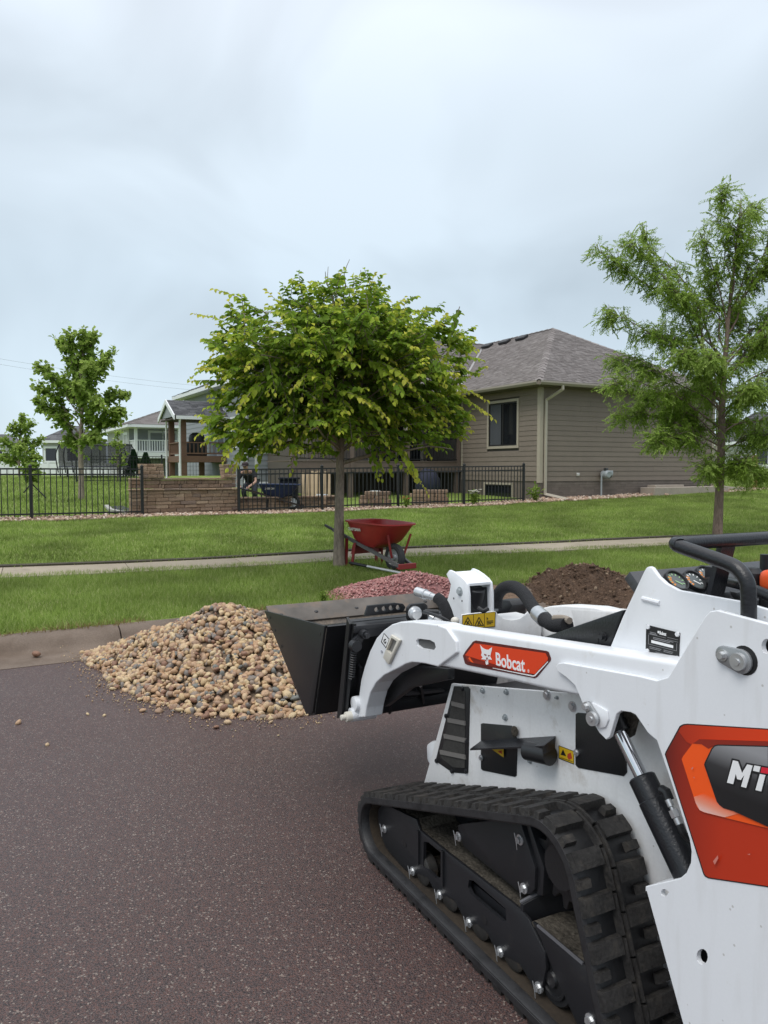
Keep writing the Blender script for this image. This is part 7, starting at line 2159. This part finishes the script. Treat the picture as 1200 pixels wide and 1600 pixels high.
# bucket
RS0, RS1 = -.012, 1.012
bt, bb_, bh, bf = L(507, 978, RS0), L(488, 1114, RS0), L(478, 1116, RS0), L(412.5, 954, RS0)
bk = MB()
def at_r(v, r): return Vector((v.x, -r, v.z))
def sheet(a, b, th_, r0=RS0 + .012, r1=RS1 - .012):
    n = (b - a).cross(IN).normalized()
    return [[at_r(a, r0), at_r(b, r0), at_r(b, r1), at_r(a, r1)], n * th_]
P_, T_ = sheet(bt, bb_, .010); bk.plate(P_, T_); P_, T_ = sheet(bb_, bh, .010); bk.plate(P_, T_)
mb_t = sheet(bt + Vector((.0, 0, .0)), bt + (bf - bt) * .05, .012); bk.plate(*mb_t)
bucket_ = part('bucket', M_bkp, bk, smooth=0)
for r_, s_ in ((RS0, 1), (RS1, -1)):
    mb = MB(); mb.plate([at_r(bt, r_), at_r(bb_, r_), at_r(bh, r_), at_r(bf, r_)], IN * .012 * s_, bevel=.002); part('side_plate', M_bkp, mb, bucket_)
mb = MB(); P_, T_ = sheet(bh, bf, -.010); mb.plate(P_, T_); part('floor', mat('bucket_floor', (.125, .098, .074), rough=.7, var=.45, vscale=7, fine=.35, fscale=60, dirt=((.035, .034, .034), .5, 7), bump=.4, bscale=60), mb, bucket_, 0)
mb = MB(); n = (bf - bh).normalized(); a, b = bf - n * .13, bf + n * .008
P_, T_ = sheet(a + Vector((0, 0, .012)), b + Vector((0, 0, .010)), -.012); mb.plate(P_, T_, bevel=.002); part('cutting_edge', mat('worn_steel', (.10, .085, .072), rough=.6, var=.4, vscale=9, dirt=((.16, .11, .075), .4, 8)), mb, bucket_)
for r_ in (.06, .26, .5, .74, .94):
    p = at_r(bf - n * .075, r_) + Vector((0, 0, .022)); mb = MB(); mb.sphere(p, .013, 8, (1, 1, .6)); part('bolt', M_bks, mb, bucket_)
for x, y in ((430, 985), (440, 1010), (422, 965), (500, 990), (462, 1085)):
    p = L(x, y, RS0 - .0005); mb = MB(); mb.cyl(p, p + Vector((0, .0012, 0)), .008, .008, 10); part('side_hole', M_blkp, mb, bucket_)

# ------------------------------------------------------------------ control panel, rails
pt, pb_ = LF(1075, 885, -.17), LF(1110, 940, -.26)
nP = Vector((0, 1, 0)).cross(Vector((pb_.x - pt.x, 0, pb_.z - pt.z))).normalized()
if nP.z < 0: nP = -nP
rA, rB = .195, .805
mb = MB(); mb.plate([Vector((pt.x, -rA, pt.z)), Vector((pt.x, -rB, pt.z)), Vector((pb_.x, -rB, pb_.z)), Vector((pb_.x, -rA, pb_.z))], -nP * .03, bevel=.004); dash = part('control_panel', mat('panel_grey', (.045, .047, .052), rough=.4, var=.2, vscale=40, bump=.3, bscale=170, bdist=.002), mb)
mb = MB(); mb.plate([Vector((-.52, -.2, 1.20)), Vector((-.84, -.2, 1.20)), Vector((-.84, -.8, 1.20)), Vector((-.52, -.8, 1.20))], (0, 0, -.03)); part('operator_deck', M_bkr, mb, smooth=0)
for k, (x, y) in enumerate(((1055, 910), (1083, 909.5), (1103, 902))):
    c_ = Lpl(x, y, pt, nP); mb = MB()
    mb.lathe([(.030, .012), (.034, .012), (.035, 0), (.035, -.002)], c_, nP, 26); mb.lathe([(.030, .012), (.028, .006)], c_, nP, 26); g = part('gauge', M_blkp, mb, dash)
    mb = MB(); mb.cyl(c_ + nP * .003, c_ + nP * .006, .029, .029, 26); part('dial', mat('dial_face', (.10, .115, .115), rough=.25), mb, g)
    ux = Vector((0, -1, 0)); uy = nP.cross(ux).normalized()
    mb = MB()
    for t in range(9):
        a_ = R(-30 + 30 * t); d_ = ux * math.cos(a_) + uy * math.sin(a_); mb.bar(c_ + nP * .0065 + d_ * .019, c_ + nP * .0065 + d_ * .025, .003, .001, up=nP)
    mb.bar(c_ + nP * .007 - ux * .004, c_ + nP * .007 + (ux * .6 - uy * .7) * .02, .0035, .001, up=nP); part('dial_marks', M_wht if k else mat('dial_green', (.35, .55, .3)), mb, g, 0)
    mb = MB()
    for t in range(4):
        a_ = R(140 + 26 * t); d_ = ux * math.cos(a_) + uy * math.sin(a_); mb.bar(c_ + nP * .0066 + d_ * .015, c_ + nP * .0066 + d_ * .025, .005, .001, up=nP)
    part('dial_zone', mat('dial_orange', (.7, .25, .04)), mb, g, 0)
RR = .0165
rail_pts = [L(1170, 990, .125), L(1170, 955, .125), L(1169.5, 925, .125), L(1168, 912, .125), L(1161, 898, .125), L(1148, 885.5, .125), L(1120, 874, .125), L(1062, 853.5, .125)]
cr = L(1050, 850, .125)
rail = rail_pts + [cr + Vector((-.022, 0, 0)), cr + Vector((-.008, -.004, .001)), cr + Vector((-.002, -.018, .001)), cr + Vector((0, -.05, .0)), cr + Vector((0, -.5, 0)), cr + Vector((0, -.70, 0)), cr + Vector((0, -.735, 0)), cr + Vector((-.015, -.75, 0))] + [Vector((v.x, -(.125 + .75), v.z)) for v in reversed(rail_pts[:-1])]
mb = MB(); mb.tube(rail, RR, 16, 4); part('handrail', M_bkr, mb, smooth=80)
a = LF(1135, 852, cr.x); mb = MB(); mb.bar(a, a + Vector((.04, 0, -.17)), .014, .05, up=(0, 1, 0)); part('rail_stay', M_bkr, mb, smooth=0)
Lh([(1092, 911, .44), (1098, 909, .44), (1130, 908, .40), (1158, 914, .34), (1180, 922, .29), (1210, 935, .24)], .013, 'control_bar', M_bkr, 12, 4)
a = Lpl(1112, 920, pt, nP); mb = MB(); mb.bar(a, a + Vector((0, .0, .06)), .02, .03); part('bar_bracket', M_bks, mb, smooth=0)
mb = MB(); b0 = L(1175, 925, .42); mb.tube([b0 - Vector((0, 0, .08)), b0, b0 + Vector((0, 0, .035))], [.012, .012, .022], 12); mb.lathe([(0, 0), (.020, 0), (.027, .02), (.026, .04), (.015, .052), (0, .054)], b0 + Vector((0, 0, .01)), (0, 0, 1), 18); part('joystick', M_bks, mb)
mb = MB(); c_ = L(1209, 908, .42); mb.box(c_, (.06, .05, .055)); mb.bevel(.018, 3); part('warning_lamp', M_orp, mb, smooth=60)
mb = MB(); c_ = L(1196, 890, .50); mb.cyl(c_ - Vector((0, 0, .10)), c_ + Vector((0, 0, .04)), .014, .014, 12); part('lever', M_bkp, mb)
for x, y in ((1150, 930), (1180, 942), (1195, 940), (1128, 930)):
    p = Lpl(x, y, pb_, nP) + nP * .002; mb = MB(); mb.box(p, (.03, .035, .02)); mb.bevel(.005); part('switch', M_bkp, mb)

# ------------------------------------------------------------------ decals and plates
def gmat(name, axis, stops, rough=.35):
    m = bpy.data.materials.new(name); m.use_nodes = True; t = m.node_tree; b = t.nodes['Principled BSDF']
    tcn = t.nodes.new('ShaderNodeTexCoord'); sp = t.nodes.new('ShaderNodeSeparateXYZ'); t.links.new(tcn.outputs['Object'], sp.inputs[0])
    mr_ = t.nodes.new('ShaderNodeMapRange'); mr_.inputs['From Min'].default_value = stops[0][0]; mr_.inputs['From Max'].default_value = stops[-1][0]
    t.links.new(sp.outputs[axis], mr_.inputs[0]); rp = t.nodes.new('ShaderNodeValToRGB'); e = rp.color_ramp.elements
    f = lambda v: (v - stops[0][0]) / (stops[-1][0] - stops[0][0])
    e[0].position, e[0].color = 0, (*stops[0][1], 1); e[1].position, e[1].color = 1, (*stops[-1][1], 1)
    for v, c in stops[1:-1]:
        q = e.new(f(v)); q.color = (*c, 1)
    t.links.new(mr_.outputs[0], rp.inputs[0]); t.links.new(rp.outputs[0], b.inputs['Base Color']); b.inputs['Roughness'].default_value = rough; b.inputs['Coat Weight'].default_value = .3
    return m
def flat(name, pts, r, m, parent=None, th=.0006):
    mb = MB(); mb.plate(px_poly(pts, r), Vector((0, th, 0))); return part(name, m, mb, parent, 0)
def dec(pts, sc, o): return [(o[0] + x / sc, o[1] + y / sc) for x, y in pts]
S6 = lambda pts: dec(pts, 6.0, (700, 980))
d0 = flat('brand_decal', S6([(140, 268), (165, 225), (235, 135), (262, 124), (925, 222), (945, 232), (966, 290), (964, 312), (838, 465), (815, 478), (185, 355), (160, 340)]), RA - .0008, mat('decal_edge', (.10, .012, .010), rough=.35, coat=.3))
flat('decal_field', S6([(160, 262), (250, 150), (915, 243), (938, 290), (935, 310), (815, 440), (195, 325), (185, 318)]), RA - .0022, M_orr, d0)
flat('decal_shade', S6([(160, 262), (185, 318), (195, 325), (815, 440), (700, 432), (230, 335), (205, 285)]), RA - .0030, M_ord, d0)
flat('decal_line', S6([(935, 320), (940, 326), (818, 460), (796, 463), (420, 385), (420, 380), (798, 452), (812, 448)]), RA - .0030, M_wht, d0)
flat('decal_line', S6([(190, 290), (205, 280), (240, 335), (215, 325)]), RA - .0034, M_orb, d0)
ox, xx, yy = L(774.5, 1039.5, RA - .0030), L(823.5, 1050.5, RA - .0030), L(774.3, 1019.5, RA - .0030)
hgt_ = (yy - ox).length
text_mesh('brand_lettering', 'Bobcat', hgt_ * 1.45, M_wht, d0, frame_mtx(ox, xx - ox, Vector((0, 0, 1))), hgt_ * .028, .90, .0004)
text_mesh('trade_mark', '®', hgt_ * .34, M_wht, d0, frame_mtx(L(824.5, 1051, RA - .003), xx - ox, Vector((0, 0, 1))), 0, .8, .0003)
cat = flat('cat_head_logo', S6([(303, 166), (322, 190), (342, 204), (362, 210), (380, 212), (394, 200), (414, 188), (410, 215), (404, 238), (400, 258), (396, 275), (412, 306), (392, 302), (380, 300), (376, 318), (380, 345), (362, 354), (354, 342), (352, 316), (338, 302), (312, 300), (326, 282), (312, 262), (318, 236), (310, 200)]), RA - .0032, M_wht, d0)
flat('logo_eye', S6([(338, 248), (362, 258), (358, 268), (342, 262)]), RA - .0044, M_ord, cat); flat('logo_eye', S6([(376, 262), (392, 262), (386, 272), (376, 272)]), RA - .0044, M_ord, cat)
flat('logo_nose', S6([(358, 284), (374, 286), (368, 300), (366, 312), (360, 300)]), RA - .0044, M_ord, cat); flat('logo_mouth', S6([(340, 300), (356, 306), (360, 320), (352, 314)]), RA - .0044, M_ord, cat)
S5 = lambda pts: dec(pts, 5.517, (1020, 1110))
tail_top, tail_bot = L(1200, 1139, RP), L(1200, 1386, RP)
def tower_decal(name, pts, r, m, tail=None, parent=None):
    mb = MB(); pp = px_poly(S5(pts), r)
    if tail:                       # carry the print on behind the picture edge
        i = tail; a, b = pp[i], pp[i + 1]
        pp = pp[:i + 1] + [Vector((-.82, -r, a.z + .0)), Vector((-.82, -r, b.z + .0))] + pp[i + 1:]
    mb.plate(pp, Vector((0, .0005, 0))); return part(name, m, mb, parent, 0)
td = tower_decal('model_decal', [(104, 378), (112, 355), (232, 135), (262, 118), (300, 114), (993, 157), (993, 1524), (480, 1448), (450, 1432), (436, 1410)], RP - .0006, M_blkp, 5)
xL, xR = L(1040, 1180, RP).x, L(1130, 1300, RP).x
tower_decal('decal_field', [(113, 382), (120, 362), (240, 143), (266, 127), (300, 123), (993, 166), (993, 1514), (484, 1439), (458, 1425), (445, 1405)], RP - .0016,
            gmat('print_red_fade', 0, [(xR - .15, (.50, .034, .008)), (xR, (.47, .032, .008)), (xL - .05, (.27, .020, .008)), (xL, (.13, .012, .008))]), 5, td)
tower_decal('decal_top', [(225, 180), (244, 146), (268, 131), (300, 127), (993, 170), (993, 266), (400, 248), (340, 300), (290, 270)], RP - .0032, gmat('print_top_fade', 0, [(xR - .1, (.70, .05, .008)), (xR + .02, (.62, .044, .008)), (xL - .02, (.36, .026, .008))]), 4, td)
tower_decal('decal_ring', [(250, 420), (262, 395), (345, 285), (400, 250), (993, 268), (993, 1015), (440, 880), (405, 862), (380, 828)], RP - .0040, M_orb, 4, td)
tower_decal('decal_ring_shade', [(345, 285), (400, 250), (993, 268), (993, 312), (545, 298), (480, 330), (420, 290)], RP - .0048, M_ord, 2, td)
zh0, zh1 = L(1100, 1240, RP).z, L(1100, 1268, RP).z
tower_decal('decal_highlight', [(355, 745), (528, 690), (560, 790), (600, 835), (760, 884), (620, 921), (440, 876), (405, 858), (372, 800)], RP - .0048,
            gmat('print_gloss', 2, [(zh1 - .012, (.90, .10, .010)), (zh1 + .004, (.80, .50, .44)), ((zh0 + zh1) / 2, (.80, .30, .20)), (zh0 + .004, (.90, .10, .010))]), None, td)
ins = tower_decal('decal_inset', [(443, 468), (450, 445), (505, 330), (530, 303), (562, 294), (993, 306), (993, 956), (610, 842), (575, 815), (552, 785)], RP - .0064, M_blkp, 5, td)
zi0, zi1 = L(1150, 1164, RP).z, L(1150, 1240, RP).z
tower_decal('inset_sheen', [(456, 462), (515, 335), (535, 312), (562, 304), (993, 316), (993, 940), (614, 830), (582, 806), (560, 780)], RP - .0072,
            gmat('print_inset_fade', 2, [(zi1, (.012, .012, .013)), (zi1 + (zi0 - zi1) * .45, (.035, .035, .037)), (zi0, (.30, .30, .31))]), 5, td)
def letter(pts, m, o=0.0, parent=None): return tower_decal('model_lettering', pts, RP - .0080 - o, m, None, parent or td)
Mo = [(634, 632), (686, 418), (742, 432), (772, 515), (812, 455), (872, 468), (812, 680), (748, 664), (772, 590), (752, 618), (724, 608), (712, 570), (700, 648)]
letter([(628, 634), (682, 412), (746, 426), (774, 503), (806, 450), (1005, 486), (1005, 560), (985, 560), (946, 712), (872, 694), (905, 552), (860, 540), (818, 690), (742, 672), (762, 612), (730, 616), (716, 590), (702, 652)], M_blkp)
letter([(640, 622), (692, 430), (735, 440), (770, 540), (815, 465), (862, 476), (806, 668), (762, 656), (790, 555), (760, 600), (728, 592), (716, 545), (694, 636)], M_wht, .0008)
letter([(876, 474), (930, 484), (918, 532), (864, 520)], M_wht, .0008); letter([(940, 488), (1010, 500), (1000, 548), (930, 536)], M_red2, .0008); letter([(924, 548), (972, 558), (936, 698), (886, 686)], M_wht, .0008)
for pts in ([(332, 500), (345, 488), (350, 495), (336, 512)], [(350, 580), (358, 570), (360, 585)], [(520, 1300), (560, 1250), (565, 1275), (535, 1330)], [(815, 1240), (840, 1235), (838, 1246)]):
    tower_decal('scuff', pts, RP - .0088, mat('scuff', (.58, .20, .16), rough=.5), None, td)
# identification plate
idp = flat('data_plate', [(1010.5, 976), (1063, 989), (1061, 1031), (1009.5, 1020)], .1775, M_blkp, None, .002)
def idl(u0, v0, u1, v1, m, name='plate_print', h=None):
    q = [(1010.5, 976), (1063, 989), (1061, 1031), (1009.5, 1020)]
    def P(u, v): return (q[0][0] + (q[1][0] - q[0][0]) * u + (q[3][0] - q[0][0]) * v, q[0][1] + (q[1][1] - q[0][1]) * u + (q[3][1] - q[0][1]) * v)
    return flat(name, [P(u0, v0), P(u1, v0), P(u1, v1), P(u0, v1)], .1752, m, idp, .0005)
M_pl = mat('plate_grey', (.30, .30, .31), rough=.5)
idl(.15, .50, .80, .60, M_wht)
for u0, v0, u1, v1 in ((.10, .22, .28, .24), (.10, .27, .32, .29), (.06, .30, .58, .31), (.62, .26, .94, .27), (.62, .34, .94, .35), (.06, .66, .90, .67), (.06, .34, .07, .66), (.90, .40, .91, .67), (.2, .38, .8, .40), (.2, .43, .7, .45), (.1, .74, .45, .755), (.1, .79, .42, .805), (.52, .74, .8, .755), (.52, .79, .78, .805), (.28, .88, .62, .895), (.3, .93, .6, .945)):
    idl(u0, v0, u1, v1, M_pl)
text_mesh('plate_lettering', 'Bobcat', .012, M_wht, idp, frame_mtx(L(1030.5, 991, .1752), L(1045, 994.6, .1752) - L(1030.5, 991, .1752), Vector((0, 0, 1))), .0004, .62, .0003)
idl(.33, .12, .38, .20, M_wht, 'plate_logo')
for x, y in ((1013, 979.5), (1059, 991), (1058.5, 1028.5), (1012, 1017)):
    p = L(x, y, .176); mb = MB(); mb.cyl(p, p + Vector((0, .004, 0)), .0062, .0055, 14); part('rivet', M_wp, mb, idp)
# small warning stickers on the body
s1_ = flat('warning_sticker', [(873, 1164.5), (897, 1173.5), (897, 1194.5), (873, 1185)], RB_ - .0012, M_blkp); flat('sticker_field', [(874, 1166), (896.2, 1174.3), (896.2, 1193), (874, 1184)], RB_ - .0022, M_yel, s1_)
flat('warning_symbol', [(880, 1171), (884.5, 1181.5), (876, 1179)], RB_ - .0030, M_blkp, s1_); flat('warning_symbol', [(887, 1178), (892, 1176), (894, 1185), (889, 1187), (886.5, 1183)], RB_ - .0030, mat('symbol_red', (.45, .05, .02)), s1_)
flat('warning_symbol', [(876, 1183), (895, 1190), (895, 1190.8), (876, 1183.8)], RB_ - .0030, M_blkp, s1_)
s2_ = flat('warning_sticker', [(769, 1171), (787, 1170), (787, 1183.5)], RB_ - .0095, M_yel, p1_); flat('warning_symbol', [(778, 1174), (784, 1172.5), (784.5, 1178), (781, 1176.5)], RB_ - .0105, mat('symbol_red', (.45, .05, .02)), s2_)
